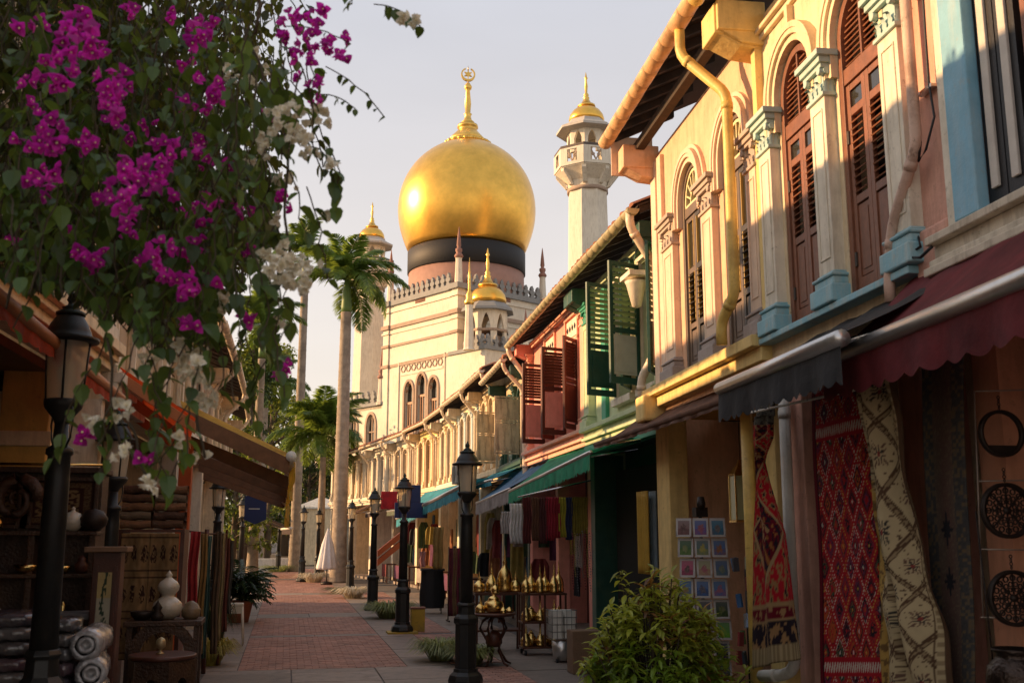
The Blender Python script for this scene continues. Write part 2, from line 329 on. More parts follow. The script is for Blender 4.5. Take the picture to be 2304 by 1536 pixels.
    def gutter(s, u0, u1, z, y, m, r=.075, z1=None):
        b = MB(); n = 10; z1 = z1 or z; L = u1-u0; K = max(2, int(L/.28))
        for k in range(K):
            a, c = u0+L*k/K, u0+L*(k+1)/K; za, zc = z+(z1-z)*k/K, z+(z1-z)*(k+1)/K; rr = r*(1+.03*(k % 2))
            vs = [(x, y-rr*cos(pi*i/n), zz-rr*sin(pi*i/n)) for x, zz in ((a, za), (c, zc)) for i in range(n+1)]
            b.add(vs, [(i, i+1, n+1+i+1, n+1+i) for i in range(n)], 0, True)
            rim = [(a, y+rr, za), (c, y+rr, zc), (c, y+rr-.012, zc+.012), (a, y+rr-.012, za+.012)]; b.add(rim, [(0, 1, 2, 3)])
        b.add([(u0, y-r*cos(pi*i/n), z-r*sin(pi*i/n)) for i in range(n+1)], [tuple(range(n+1))]); b.add([(u1, y-r*cos(pi*i/n), z1-r*sin(pi*i/n)) for i in range(n+1)], [tuple(range(n+1))[::-1]])
        return b.build('gutter', m, s.root, solid=.006)
    def eave(s, u0, u1, ze, over, pitch, mt, depth=3.5, tiles=True, z1=None, raft=.45):
        b = MB(); dz = over*tan(pitch); z1 = z1 or ze                      # boarding, rafters, tile rows
        def R(u): return ze+(z1-ze)*(u-u0)/(u1-u0)
        yb = -depth; up = lambda y, u: R(u)+(over-y)*tan(pitch)
        b.add([(u0, over, R(u0)), (u1, over, R(u1)), (u1, yb, up(yb, u1)), (u0, yb, up(yb, u0)), (u0, over, R(u0)+.03), (u1, over, R(u1)+.03), (u1, yb, up(yb, u1)+.03), (u0, yb, up(yb, u0)+.03)],
              [(0, 3, 2, 1), (4, 5, 6, 7), (0, 1, 5, 4), (1, 2, 6, 5), (2, 3, 7, 6), (3, 0, 4, 7)])
        rf = b.build('roof_boarding', darkwood, s.root)
        n = max(2, int((u1-u0)/raft)); rm = None
        for i in range(n+1):
            u = u0+.05+(u1-u0-.1)*i/n; b = MB(); c = over-.03
            b.add([(u+dx, y, up(y, u)+dz_) for dx in (-.03, .03) for y, dz_ in ((c, -.002), (-.3, -.002), (-.3, -.09), (c, -.09))],
                  [(0, 1, 2, 3), (7, 6, 5, 4), (0, 4, 5, 1), (1, 5, 6, 2), (2, 6, 7, 3), (3, 7, 4, 0)]); b.build('rafter', darkwood, s.root)
        if tiles:
            tw = .19; nt_ = int((u1-u0)/tw); tw = (u1-u0)/nt_; sl = 1/cos(pitch)
            b = MB(); m = 6
            vs = [(tw/2*.98*-cos(pi*i/m), y, .055*sin(pi*i/m)*(1 if y > 0 else .8)) for y in (.0, -.36) for i in range(m+1)]
            b.add(vs, [(i, m+1+i, m+2+i, i+1) for i in range(m)], 0, True); b.add([v for v in vs[:m+1]], [tuple(range(m+1))[::-1]])
            me = b.mesh('roof_tile', mt); me2 = me
            body = MB()
            for i in range(nt_):
                u = u0+tw*(i+.5); piece('roof_tile', me, s.root, (u, over+.05+rnd.uniform(-.015, .015), R(u)+.032+rnd.uniform(0, .008)), (-pitch, 0, rnd.uniform(-.02, .02)))
                for r in range(1, int((over+depth)*sl/.3)):
                    y = over+.05-r*.3/sl; M = T(u, y, up(y, u)+.034+rnd.uniform(0, .01), rx=-pitch); body.add(vs, [(i_, m+1+i_, m+2+i_, i_+1) for i_ in range(m)], 0, True, M)
            if body.v: body.build('tile_field', mt, s.root, kind='stuff')
    def pipe(s, pts, m, r=.05, name='drainpipe', n=10):
        P = [Vector(p) for p in pts]; Q = [P[0]]
        for i in range(1, len(P)-1):
            a = (P[i-1]-P[i]); b_ = (P[i+1]-P[i]); d = min(.07, a.length*.4, b_.length*.4); Q += [P[i]+a.normalized()*d, P[i]+(a.normalized()+b_.normalized())*d*.32, P[i]+b_.normalized()*d]
        Q.append(P[-1]); b = MB(); b.tube(Q, r, n)
        for i in range(len(P)-1):
            d = (P[i+1]-P[i])
            if d.length > .3: q = P[i]+d.normalized()*.12; b.tube([q-d.normalized()*.03, q+d.normalized()*.03], r*1.13, n)
        return b.build(name, m, s.root)
def bracket(H, u, w, z0, z1, y1, m):
    b = MB(); h = z1-z0
    b.box(u-w/2, u+w/2, -.02, y1, z0+h*.3, z1); b.add([(u+sx*w*.44, y, z) for sx in (-1, 1) for y, z in ((-.02, z0+h*.3), (-.02, z0), (y1*.45, z0+h*.05), (y1*.92, z0+h*.3))], [(0, 1, 2, 3), (7, 6, 5, 4), (0, 4, 5, 1), (1, 5, 6, 2), (2, 6, 7, 3)])
    return b.build('eave_bracket', m, H.root, bevel=.01)
# ---------------------------------------------------------------- right-hand shophouses
def hit(H, x, y, off=0):                          # local u, z where the photograph's pixel meets the plane off in front of this facade
    d = FW + RT*((x-1152)/2304) + UP*((768-y)/2304); n = Vector((-sin(H.rz), cos(H.rz), 0)); p = Vector((H.p[0], H.p[1], 0))+n*off
    t = n.dot(p-CAM)/n.dot(d); P = CAM+d*t; r = P-p; return r.x*cos(H.rz)+r.y*sin(H.rz), P.z
A0, A1 = Vector((3.68, 4.44)), Vector((4.21, 11.49)); D0 = (A1-A0).normalized()
def F0(u): q = A0+D0*u; return (q.x, q.y)
pink_w = mat('faded pink plaster', (.66, .36, .27), .8, dirt=.32, dcol=(.28, .15, .1), streak=True, bump=.3, bs=25)
yel_w = mat('warm yellow plaster', (.76, .56, .22), .8, dirt=.28, dcol=(.34, .22, .09), streak=True, bump=.3, bs=25)
cream_w = mat('cream plaster', (.74, .60, .39), .8, dirt=.32, dcol=(.30, .21, .12), streak=True, bump=.3, bs=25)
peach_w = mat('peach plaster', (.74, .46, .29), .8, dirt=.3, dcol=(.34, .2, .12), streak=True, bump=.3, bs=25)
blue_p = mat('pale blue paint', (.24, .47, .54), .6, dirt=.35, dcol=(.6, .55, .44), streak=True)
blue_d = mat('sky blue paint', (.20, .42, .55), .6, dirt=.2, dcol=(.5, .5, .45), streak=True)
offw = mat('off white paint', (.74, .67, .54), .65, dirt=.35, dcol=(.32, .25, .16), streak=True)
grey_p = mat('grey mauve paint', (.36, .30, .27), .65, dirt=.3, dcol=(.2, .16, .13))
peach_p = mat('pale peach paint', (.74, .55, .40), .65, dirt=.25, dcol=(.45, .33, .22), streak=True)
brown_w = mat('brown shutter paint', (.22, .085, .045), .5, var=.2, vs=12, dirt=.35, dcol=(.10, .05, .03), streak=True)
brown_l = mat('sun worn brown slat', (.26, .105, .055), .5, var=.3, vs=14, per=.22, dirt=.45, dcol=(.11, .06, .04))
char_w = mat('charcoal shutter paint', (.05, .042, .036), .5, var=.2, dirt=.2, dcol=(.12, .09, .06))
goldpaint = mat('gold glazing bead', (.62, .40, .10), .4, .3)
blackp = mat('black paint', (.012, .012, .014), .5)
palew = mat('pale window bar', (.55, .5, .44), .6)
yel_pipe = mat('yellow pipe', (.76, .52, .14), .45, dirt=.4, dcol=(.34, .2, .06))
GF = 3.18
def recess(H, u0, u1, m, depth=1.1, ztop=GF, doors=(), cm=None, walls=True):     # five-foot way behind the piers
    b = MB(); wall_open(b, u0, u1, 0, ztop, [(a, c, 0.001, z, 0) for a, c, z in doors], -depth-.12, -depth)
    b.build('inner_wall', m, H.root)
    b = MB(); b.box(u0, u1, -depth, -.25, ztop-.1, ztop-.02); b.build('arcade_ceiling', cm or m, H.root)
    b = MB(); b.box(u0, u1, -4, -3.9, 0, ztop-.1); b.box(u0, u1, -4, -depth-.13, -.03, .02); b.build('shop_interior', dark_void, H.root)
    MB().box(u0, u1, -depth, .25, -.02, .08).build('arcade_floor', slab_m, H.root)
# --- nearest house: pink with black and white striped shutters
O = 2.5; H0 = House('shophouse', 'pink shophouse wall with sky blue corner and black and white striped window', F0(-2.5), F0(.95), group='shophouses on the right of the street')
H = H0; l = lambda u: u+O
ops = [(l(-.95), l(.30), 3.45, 5.9, 0), (l(-2.3), l(-1.3), 3.45, 5.9, 0)]
H.wall(0, l(.95), GF, 6.3, ops, pink_w); H.body(pink_w, 6, 6.25)
MB().box(l(.29), l(.52), -.02, .06, 3.55, 6.3).build('corner_pilaster', blue_d, H.root, bevel=.01)
MB().box(l(.52), l(.62), -.02, .04, 3.5, 6.3).build('pilaster_margin', offw, H.root, bevel=.01)
for a, b_ in ((-.95, .30), (-2.3, -1.3)):
    w = MB(); a, b_ = l(a), l(b_); w.box(a, b_, -.2, -.12, 3.45, 5.9); w.build('window', blackp, H.root)
    fr = MB(); fr.box(a, a+.06, -.12, -.02, 3.45, 5.9); fr.box(b_-.54, b_-.46, -.12, .02, 3.45, 5.9); fr.build('window_frame', brown_w, H.root, bevel=.006)
    for k in range(2):
        x = b_-.09-k*.18; f = MB(); f.box(x-.085, x+.085, -.07, -.02, 3.47, 5.88); o = f.build('shutter', blackp, H.root); MB().box(x-.032, x+.032, -.02, .0, 3.66, 5.8).build('shutter_bar', palew, o, bevel=.005)
    f = MB(); leaf_frame(f, .42, 3.5, 5.8, (4.4,)); panel(f, .05, .37, 3.6, 4.35); panel(f, .05, .37, 4.45, 5.7); o = f.build('shutter', brown_w, H.root, (b_-.54-.44, -.05, 0))
H.moulding(0, l(.75), GF+.1, [(.05, .14), (.05, .10), (.09, .06), (.05, .12)], stone)
MB().box(l(.62), l(.98), -.02, .05, GF+.02, 3.62).build('plinth_block', pink_w, H.root, bevel=.02)
H.pipe([(l(.80), .09, 6.4), (l(.80), .09, 4.12), (l(1.13), .10, 3.72), (l(1.20), .11, 3.42), (l(1.20), .11, 3.24)], mat('pink worn pipe', (.62, .42, .32), .5, dirt=.5, dcol=(.25, .15, .1)), .035)
b = MB(); b.tube([(l(.68), .04, 6.3), (l(.67), .045, 5.2), (l(.69), .045, 4.5), (l(.65), .05, 4.25), (l(.70), .09, 4.06), (l(.79), .09, 4.02), (l(.80), .06, 4.15)], .008, 6); b.tube([(l(.93), .05, 3.6), (l(.84), .09, 3.5), (l(.98), .12, 3.47), (l(.8), .12, 3.42), (l(.7), .1, 3.46)], .01, 6)
b.build('loose_cable', blackp, H.root)
for z in (4.45, 5.1): MB().box(l(.66), l(.82), .0, .05, z, z+.02).build('pipe_clip', chrome, H.root)
H.wall(0, l(-1.3), .02, GF-.01, [], pink_w, name='ground_floor_wall')
MB().box(l(.33), l(.56), -3.8, .0, .02, GF-.02).build('party_wall', mat('warm lit pink plaster', (.58, .26, .15), .8, dirt=.35, dcol=(.35, .16, .08), streak=True, bump=.3, bs=25), H.root)  # pink plaster with the warm bounce light put into its colour as orange
recess(H, 0, l(.325), pink_w, 1.6)
H.eave(0, l(.95), 6.55, .5, radians(26), tile_m); H.gutter(0, l(.95), 6.5, .56, yel_pipe)
# --- yellow house with brown louvred shutters and blue pilasters
O = -.95; H1 = House('shophouse', 'yellow shophouse with arched brown louvred shutters between pale blue pilasters', F0(.95), F0(3.4), group='shophouses on the right of the street'); H = H1
ops = [(.30, .98, 3.42, 5.36, .36), (1.36, 2.04, 3.42, 5.36, .36)]
H.wall(0, 2.45, GF, 6.3, ops, cream_w); H.body(cream_w, 6, 6.25)
for a, b_, za, zs, rise in ops:
    c, hw = (a+b_)/2, (b_-a)/2; b = MB()
    arch_ring(b, c, hw+.002, zs, rise, .10, -.02, .05, 5.1); arch_ring(b, c, hw+.055, zs, rise+.055, .05, .05, .075, 5.1); arch_ring(b, c, hw+.102, zs, rise+.1, .05, -.02, .085, 5.1)
    b.build('arch_moulding', cream_w, H.root)
    b = MB(); arch_ring(b, c, hw-.06, zs-.02, rise-.06, .058, -.10, -.005, za); b.box(a+.06, b_-.06, -.09, -.012, 5.0, 5.12); b.box(a+.06, b_-.06, -.10, -.005, za, za+.05)
    wf = b.build('window', brown_w, H.root, bevel=.004)
    b = MB(); b.box(a+.07, b_-.07, -.2, -.17, za+.02, zs+.26); b.build('window_backing', blackp, wf)
    MB().box(c-.012, c+.012, -.055, -.015, 5.12, zs+rise-.07).build('mullion', brown_w, wf)
    for k in range(13):                                            # louvres of the arch
        z = 5.16+k*.044; hh = hw-.07
        ww = hh if z < zs else hh*sqrt(max(0, 1-((z-zs)/(rise-.09))**2))
        if ww > .06:
            for sx in (-1, 1): slat(wf, ww-.02, (c+sx*(ww/2+.006), -.05, z), brown_l, .65, .05, .009)
    lw = hw-.063
    for sx in (0, 1):
        x0 = a+.062+sx*(lw+.002); b = MB(); leaf_frame(b, lw-.002, za+.06, 4.99, (4.12, 4.78)); panel(b, .05, lw-.05, za+.15, 4.08)
        o = b.build('shutter', brown_w, H.root, (x0, -.04, 0), bevel=.003)
        if sx == 1 or True: MB().box(.05, lw-.05, -.004, .004, 4.82, 4.93).build('pane', glass_dark, o)
        for k in range(11): slat(o, lw-.11, (lw/2, .004+rnd.uniform(-.003, .003), 4.19+k*.052), brown_l, .6+rnd.uniform(0, .001), .05, .009)
        for z in (3.7, 4.6): MB().box(lw*sx-.01+(-.012 if sx else 0), lw*sx+.012, .015, .03, z-.05, z+.05).build('hinge', char_w, o)
for u in (.115, 1.17, 2.22): H.pilaster(u, .25, 3.42, 5.32, offw, blue_p, mat('pale blue green capital', (.40, .54, .50), .6, dirt=.3, dcol=(.62, .55, .40)), .085, 4.98)
MB().box(2.36, 2.45, -.02, .07, 3.4, 6.3).build('wall_strip', yel_w, H.root)
H.moulding(0, 2.45, 3.365, [(.05, .12)], blue_p)
for i in range(2): u = .64+i*1.06; MB().box(u-.03, u+.03, -.02, .06, 5.83, 6.05).build('keystone', cream_w, H.root)
H.moulding(0, 2.45, 6.06, [(.05, .04), (.04, .08)], cream_w, 'frieze')
recess(H, .15, 2.3, pink_w, 1.0, doors=[(.9, 1.7, 2.3)])
MB().box(0, .14, -.2, .02, .02, GF-.001).build('pier', pink_w, H.root, bevel=.01); MB().box(1.86, 2.14, -.2, .03, .02, GF-.001).build('pier', pink_w, H.root, bevel=.01)
H.pipe([(2.0, .11, 2.85), (2.03, .11, .82), (2.2, .13, .74), (2.5, .2, .7)], white_paint, .045); H.eave(0, 2.45, 6.55, .5, radians(26), tile_m, raft=.5); H.gutter(0, 2.45, 6.5, .56, yel_pipe)
bracket(H, 2.45, .32, 6.02, 6.42, .42, yel_w)
# --- peach house with fanlights and charcoal shutters
H2 = House('shophouse', 'peach shophouse with two arched fanlight windows and charcoal shutters', F0(3.4), F0(6.95), group='shophouses on the right of the street'); H = H2
ops = [(.34, 1.02, 3.46, 5.34, .38), (1.66, 2.34, 3.46, 5.34, .38)]
H.wall(.0, 3.55, GF, 6.3, ops, peach_w); H.body(peach_w, 6, 6.25)
frame_d = mat('brown grey window frame', (.14, .10, .075), .55, var=.15, dirt=.2, dcol=(.3, .2, .1))
for a, b_, za, zs, rise in ops:
    c, hw = (a+b_)/2, (b_-a)/2; b = MB()
    arch_ring(b, c, hw+.002, zs, rise, .09, -.02, .05, 5.1); arch_ring(b, c, hw+.05, zs, rise+.05, .04, .05, .075, 5.1); arch_ring(b, c, hw+.092, zs, rise+.09, .05, -.02, .085, 5.1); arch_ring(b, c, hw+.145, zs, rise+.145, .04, -.02, .04, 5.1)
    b.build('arch_moulding', peach_p, H.root)
    b = MB(); arch_ring(b, c, hw-.05, zs, rise-.05, .048, -.11, -.005, za); b.box(a+.05, b_-.05, -.10, -.015, 5.18, 5.29); b.box(a+.05, b_-.05, -.11, -.005, za, za+.05)
    wf = b.build('window', frame_d, H.root, bevel=.004)
    b = MB(); b.box(a+.04, b_-.04, -.14, -.12, za+.02, zs+rise-.05); b.build('pane', glass_dark, wf)
    b = MB(); R = hw-.052; RZ = zs+rise-.052-5.29
    arch_ring(b, c, R-.03, 5.3, RZ-.045, .03, -.07, -.02, 5.295); b.box(c-R, c+R, -.07, -.02, 5.291, 5.315)
    arch_ring(b, c, .10, 5.31, .12, .022, -.065, -.025, 5.31)
    for k in range(1, 8):
        t = pi*k/8; p0, p1 = (c-.115*cos(t), 5.31+.135*sin(t)), (c-(R-.02)*cos(t), 5.3+(RZ-.03)*sin(t)); dx, dz = p1[0]-p0[0], p1[1]-p0[1]; L = hypot(dx, dz); nx, nz = -dz/L*.009, dx/L*.009
        b.add([(p[0]+s_*nx, yy, p[1]+s_*nz) for yy in (-.065, -.025) for p in (p0, p1) for s_ in (-1, 1)], [(4, 5, 7, 6), (0, 4, 6, 2), (1, 3, 7, 5)])
    b.build('fanlight', mat('cream fanlight bar', (.78, .66, .36), .5), wf)
    lw = hw-.052
    for sx in (0, 1):
        x0 = a+.051+sx*(lw+.002); b = MB(); leaf_frame(b, lw-.002, za+.06, 5.17, (3.98, 4.58)); panel(b, .05, lw-.05, za+.15, 3.93)
        o = b.build('shutter', char_w if sx == 0 else frame_d, H.root, (x0, -.045, 0), bevel=.003)
        MB().box(.05, lw-.05, -.006, .0, 4.62, 5.12).build('pane', glass_dark, o)
        b = MB()
        for q in (.05, lw-.062): b.box(q, q+.012, -.012, .022, 4.61, 5.12); b.box(q, q+.012, -.012, .022, 4.02, 4.55)
        b.build('glazing_bead', goldpaint, o)
        for k in range(9): slat(o, lw-.12, (lw/2, .012, 4.05+k*.06), char_w, .35+.25*(k % 2 == 0), .065, .009)
for u, w in ((.13, .24), (1.34, .34), (2.68, .38)): H.pilaster(u, w, 3.46, 5.3, peach_p, grey_p, mat('mauve grey capital', (.42, .33, .27), .7, dirt=.3, dcol=(.6, .46, .3)), .075, 4.96)
for u, w in ((3.05, .16), (3.3, .2)): MB().box(u-w/2, u+w/2, -.02, .05, 3.45, 6.2).build('wall_strip', peach_p, H.root, bevel=.01)
H.moulding(0, 3.55, GF+.06, [(.12, .10), (.10, .18)], yel_w)
MB().box(3.2, 3.55, -.02, .26, GF-.1, GF+.2).build('ledge_block', yel_w, H.root, bevel=.03)
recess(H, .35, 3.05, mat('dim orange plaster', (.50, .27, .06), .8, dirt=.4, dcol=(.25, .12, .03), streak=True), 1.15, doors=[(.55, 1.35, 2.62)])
MB().box(.0, .3, -.2, .02, .02, GF-.001).build('pier', yel_w, H.root, bevel=.01); MB().box(3.05, 3.55, -.2, .02, .02, GF-.001).build('pier', yel_w, H.root, bevel=.01)
H.eave(0, 3.55, 6.6, .48, radians(26), tile_m, raft=.38); H.gutter(0, 3.6, 6.56, .55, mat('peach gutter', (.74, .45, .22), .5, dirt=.45, dcol=(.34, .18, .08)), .085)
MB().box(.0, 3.5, .16, .26, 6.34, 6.45).build('eave_beam', darkwood, H.root)
bracket(H, .05, .34, 6.0, 6.4, .44, yel_w); bracket(H, 3.38, .3, 6.0, 6.4, .42, peach_w)
H.pipe([(.55, .54, 6.5), (.55, .54, 6.22), (.24, .22, 5.72), (.24, .22, 3.86), (.5, .26, 3.66), (.5, .26, 3.46)], yel_pipe, .05)
H.pipe([(.35, .12, 3.15), (.36, .12, .3)], yel_pipe, .055)
b = MB(); b.box(3.5, 3.52, -.02, .5, 6.1, 6.6); b.build('eave_end_board', peach_p, H.root)
# --- green house and salmon house under one eave
B0, B1 = Vector((4.5, 11.6)), Vector((4.8, 19.4)); D1 = (B1-B0).normalized()
def F1(u): q = B0+D1*u; return (q.x, q.y)
green_w = mat('pale green plaster', (.50, .58, .36), .8, dirt=.25, dcol=(.4, .4, .2), streak=True); green_d = mat('dark green paint', (.02, .075, .055), .45, var=.2, dirt=.2, dcol=(.1, .14, .07)); green_m = mat('emerald paint', (.04, .30, .18), .5)
salm_w = mat('salmon plaster', (.80, .32, .25), .8, dirt=.2, dcol=(.5, .22, .14), streak=True); salm_p = mat('salmon trim', (.80, .42, .30), .7, dirt=.15, dcol=(.5, .3, .2)); maroon_w = mat('maroon brown shutter', (.10, .028, .018), .5, var=.2)
palepan = mat('pale shutter panel', (.42, .44, .38), .6)
def swing_leaf(H, u, y, w, z0, z1, m, pm, ang, zmid, ns=11, ml=None):      # a shutter leaf swung out from its jamb
    b = MB(); leaf_frame(b, w, z0, z1, (zmid,), .055, .04); o = b.build('shutter', m, H.root, (u, y, 0), (0, 0, ang), bevel=.003)
    p_ = MB(); panel(p_, .056, w-.056, z0+.12, zmid-.06, .016); p_.build('shutter_panel', pm, o)
    for k in range(ns): slat(o, w-.12, (w/2, 0, zmid+.09+(z1-zmid-.2)*k/(ns-1)), ml or m, -.6, .06, .009)
    return o
H3 = House('shophouse', 'pale green shophouse with dark green louvred shutters swung open', F1(0), F1(4.0), group='shophouses on the right of the street'); H = H3
ops = [(.4, 1.15, 3.72, 5.4, 0), (1.6, 2.35, 3.72, 5.4, 0)]
H.wall(0, 4, GF, 5.75, ops, green_w); H.body(green_w, 6, 5.7)
louv_g = mat('sage louvre', (.22, .30, .17), .5, per=.2)
for a, b_, *_ in ops:
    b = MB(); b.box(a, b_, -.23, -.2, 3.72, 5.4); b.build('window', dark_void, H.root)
    b = MB(); b.box(a-.07, a, -.02, .05, 3.65, 5.42); b.box(b_, b_+.07, -.02, .05, 3.65, 5.42); b.box(a-.07, b_+.07, -.02, .06, 5.4201, 5.48); b.box(a-.1, b_+.1, -.02, .1, 3.6, 3.7); b.build('window_frame', offw, H.root, bevel=.006)
    swing_leaf(H, b_, .05, .50, 3.74, 5.38, green_d, palepan if a < 1 else green_d, radians(112), 4.45, ml=louv_g)
    swing_leaf(H, a, .05, .50, 3.74, 5.38, green_d, green_d, radians(150), 4.45, ml=louv_g)
for u in (.2, 3.82): H.pilaster(u, .3, 3.42, 5.42, green_w, green_w, green_m, .12, 5.1)
for u in (3.0,): MB().box(u-.12, u+.12, -.02, .06, 3.45, 5.5).build('wall_strip', green_m, H.root, bevel=.01)
H.moulding(0, 4, GF, [(.06, .1), (.05, .16), (.08, .12), (.07, .2)], green_w); H.moulding(0, 4, GF-.16, [(.14, .12)], green_m, 'fascia')
b = MB(); arch_ring(b, .78, .45, 5.5, .1, .06, -.02, .06, 5.49); arch_ring(b, 1.98, .45, 5.5, .1, .06, -.02, .06, 5.49); b.build('window_hood', green_d, H.root)
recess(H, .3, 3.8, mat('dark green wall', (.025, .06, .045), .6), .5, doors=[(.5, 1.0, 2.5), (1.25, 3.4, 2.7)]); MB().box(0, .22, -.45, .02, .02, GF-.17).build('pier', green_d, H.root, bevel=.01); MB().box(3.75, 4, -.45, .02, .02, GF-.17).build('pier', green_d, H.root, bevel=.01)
MB().box(1.2, 3.45, -.3, -.24, .1, 2.75).build('folding_door', dark_void, H.root)
H.pipe([(-.02, .5, 5.72), (-.02, .5, 5.55), (.12, .16, 5.1), (.12, .16, 4.0), (.3, .3, 3.7), (.3, .3, 3.32)], pvc, .055); H.pipe([(.1, .12, 3.0), (.1, .12, .1)], pvc, .05)
b = MB(); b.lathe([(.02, .0), (.06, .02), (.13, .3), (.15, .34), (.02, .36)], 12, T(.42, .3, 4.62)); b.tube([(.42, 0, 5.05), (.42, .3, 5.05), (.42, .3, 4.95)], .02, 6); b.box(.2, .64, .05, .45, 5.0, 5.06); o = b.build('wall_lantern', offw, H.root)
H.eave(-.1, 4.6, 5.78, .42, radians(24), tile_m, raft=.5); H.gutter(-.12, 4.6, 5.75, .48, mat('olive cream gutter', (.42, .36, .2), .5, dirt=.4, dcol=(.2, .17, .1)), .075)
for u in (.2, 3.85): bracket(H, u, .3, 5.35, 5.66, .36, green_d)
H4 = House('shophouse', 'salmon pink shophouse with maroon brown shutters swung open', F1(4.0), F1(9.0), group='shophouses on the right of the street'); H = H4
ops = [(.75, 1.6, 3.5, 5.05, 0), (2.55, 3.4, 3.5, 5.05, 0)]
H.wall(0, 5, GF, 5.75, ops, salm_w); H.body(salm_w, 6, 5.7)
for a, b_, *_ in ops:
    MB().box(a, b_, -.23, -.2, 3.5, 5.05).build('window', dark_void, H.root)
    b = MB(); b.box(a-.06, a, -.02, .04, 3.45, 5.5); b.box(b_, b_+.06, -.02, .04, 3.45, 5.5); b.box(a-.06, b_+.06, -.02, .04, 5.0501, 5.12); b.box(a-.06, b_+.06, -.02, .05, 5.5, 5.56); b.build('window_frame', salm_p, H.root, bevel=.005)
    b = MB(); b.box(a+.06, b_-.06, -.01, .02, 5.15, 5.46); v = b.build('vent_grille', offw, H.root)
    b = MB()
    for k in range(4): b.lathe([(.05, 0), (.05, .012)], 4, T(a+.16+k*.18, .021, 5.31, rx=-pi/2)); 
    b.build('vent_hole', blackp, v)
    swing_leaf(H, b_, .04, .48, 3.5, 5.03, maroon_w, salm_w, radians(108), 4.3); swing_leaf(H, a, .04, .48, 3.5, 5.03, maroon_w, maroon_w, radians(140), 4.3)
for u in (.14, 4.8): H.pilaster(u, .28, 3.42, 5.45, salm_p, salm_p, salm_p, .1, 5.15, panel=False)
H.moulding(0, 5, GF, [(.08, .1), (.05, .16), (.08, .12), (.06, .2)], salm_p); H.moulding(.3, 4.65, 5.58, [(.06, .06), (.05, .1)], salm_p, 'frieze')
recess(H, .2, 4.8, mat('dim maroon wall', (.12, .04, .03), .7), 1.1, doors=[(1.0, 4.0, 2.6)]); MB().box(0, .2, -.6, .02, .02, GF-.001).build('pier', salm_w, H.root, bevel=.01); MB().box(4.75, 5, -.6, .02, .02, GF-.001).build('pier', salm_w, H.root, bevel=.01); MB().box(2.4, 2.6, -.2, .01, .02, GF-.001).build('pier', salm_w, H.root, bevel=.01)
H.eave(.6, 4.95, 5.78, .42, radians(24), tile_m, raft=.5, z1=5.72); H.gutter(.6, 5.0, 5.75, .48, MATS['olive cream gutter'], .075, z1=5.68)
H.pipe([(4.95, .48, 5.65), (4.95, .46, 5.5), (4.9, .14, 5.05), (4.9, .14, 3.3), (4.9, .12, 2.2)], pvc, .055)
for u in (.15, 4.8): bracket(H, u, .28, 5.35, 5.66, .36, green_d if u < 1 else salm_w)
# --- the far row
def far_house(name_label, p, q, wm, pm, sm, ze, nwin, gm, trim=None, over=.5, gut=None, depth=5, pipe_u=.1, zsill=3.42, arch=.16, capm=None):
    H = House('shophouse', name_label, p, q, group='shophouses on the right of the street'); L = H.L; trim = trim or pm; zt = ze-.05; step = L/nwin; ow = step*.52
    zs = ze-.62; ops = [(step*(i+.5)-ow/2, step*(i+.5)+ow/2, zsill, zs, arch) for i in range(nwin)]
    H.wall(0, L, GF-.1, zt, ops, wm); H.body(wm, depth, zt)
    for a, b_, za, zs_, r in ops:
        c, hw = (a+b_)/2, (b_-a)/2; b = MB(); arch_ring(b, c, hw, zs_, r, .05, -.02, .05, za); b.build('window', trim, H.root)
        MB().box(a, b_, -.22, -.2, za, zs_+r).build('window_backing', dark_void, H.root)
        for sx in (0, 1):
            lw = hw-.005; b = MB(); leaf_frame(b, lw, za+.02, zs_, (za+.62,), .045, .035); panel(b, .045, lw-.045, za+.1, za+.58)
            for k in range(14): z = za+.7+k*(zs_-za-.78)/13; b.box(.045, lw-.045, -.018, .018, z-.006, z+.006, M=T(0, 0, z, rx=-.6) @ T(0, 0, -z))
            b.build('shutter', sm, H.root, (a+.004+sx*(lw+.002), -.05, 0))
        b = MB(); arch_ring(b, c, hw*.55, zs_+.0, r*.6, .02, -.12, -.08, zs_); b.box(a, b_, -.13, -.07, zs_-.03, zs_+.02); b.build('fanlight', trim, H.root)
    for i in range(nwin+1): H.pilaster(min(max(step*i, .13), L-.13), .2, zsill, ze-.35, pm, pm, capm or pm, .06, ze-.6, panel=False)
    H.moulding(0, L, GF-.1, [(.1, .08), (.06, .15), (.1, .2), (.06, .14)], trim)
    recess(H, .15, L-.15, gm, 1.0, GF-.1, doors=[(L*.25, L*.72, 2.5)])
    MB().box(0, .16, -.6, .02, .02, GF-.101).build('pier', pm, H.root); MB().box(L-.16, L, -.6, .02, .02, GF-.101).build('pier', pm, H.root)
    H.eave(-.05, L+.02, ze, over, radians(22), tile_m, depth=3, raft=.55); H.gutter(-.05, L+.02, ze-.02, over+.06, gut or pvc, .065)
    H.pipe([(pipe_u, over+.05, ze-.05), (pipe_u, over+.03, ze-.2), (pipe_u+.05, .13, ze-.62), (pipe_u+.05, .13, GF)], gut or pvc, .045)
    for u in (.12, L-.12): bracket(H, u, .22, ze-.42, ze-.12, over*.8, trim)
    return H
weath = mat('weathered cream plaster', (.62, .50, .32), .85, dirt=.75, dcol=(.12, .09, .06), streak=True, bump=.4, bs=20)
ltblue = mat('faded blue paint', (.42, .52, .56), .7, dirt=.3, dcol=(.5, .42, .3), streak=True); shcream = mat('cream shutter', (.46, .34, .21), .6, dirt=.35, dcol=(.3, .2, .1)); shgrey = mat('teal grey shutter', (.16, .24, .22), .6, dirt=.3, dcol=(.05, .07, .06))
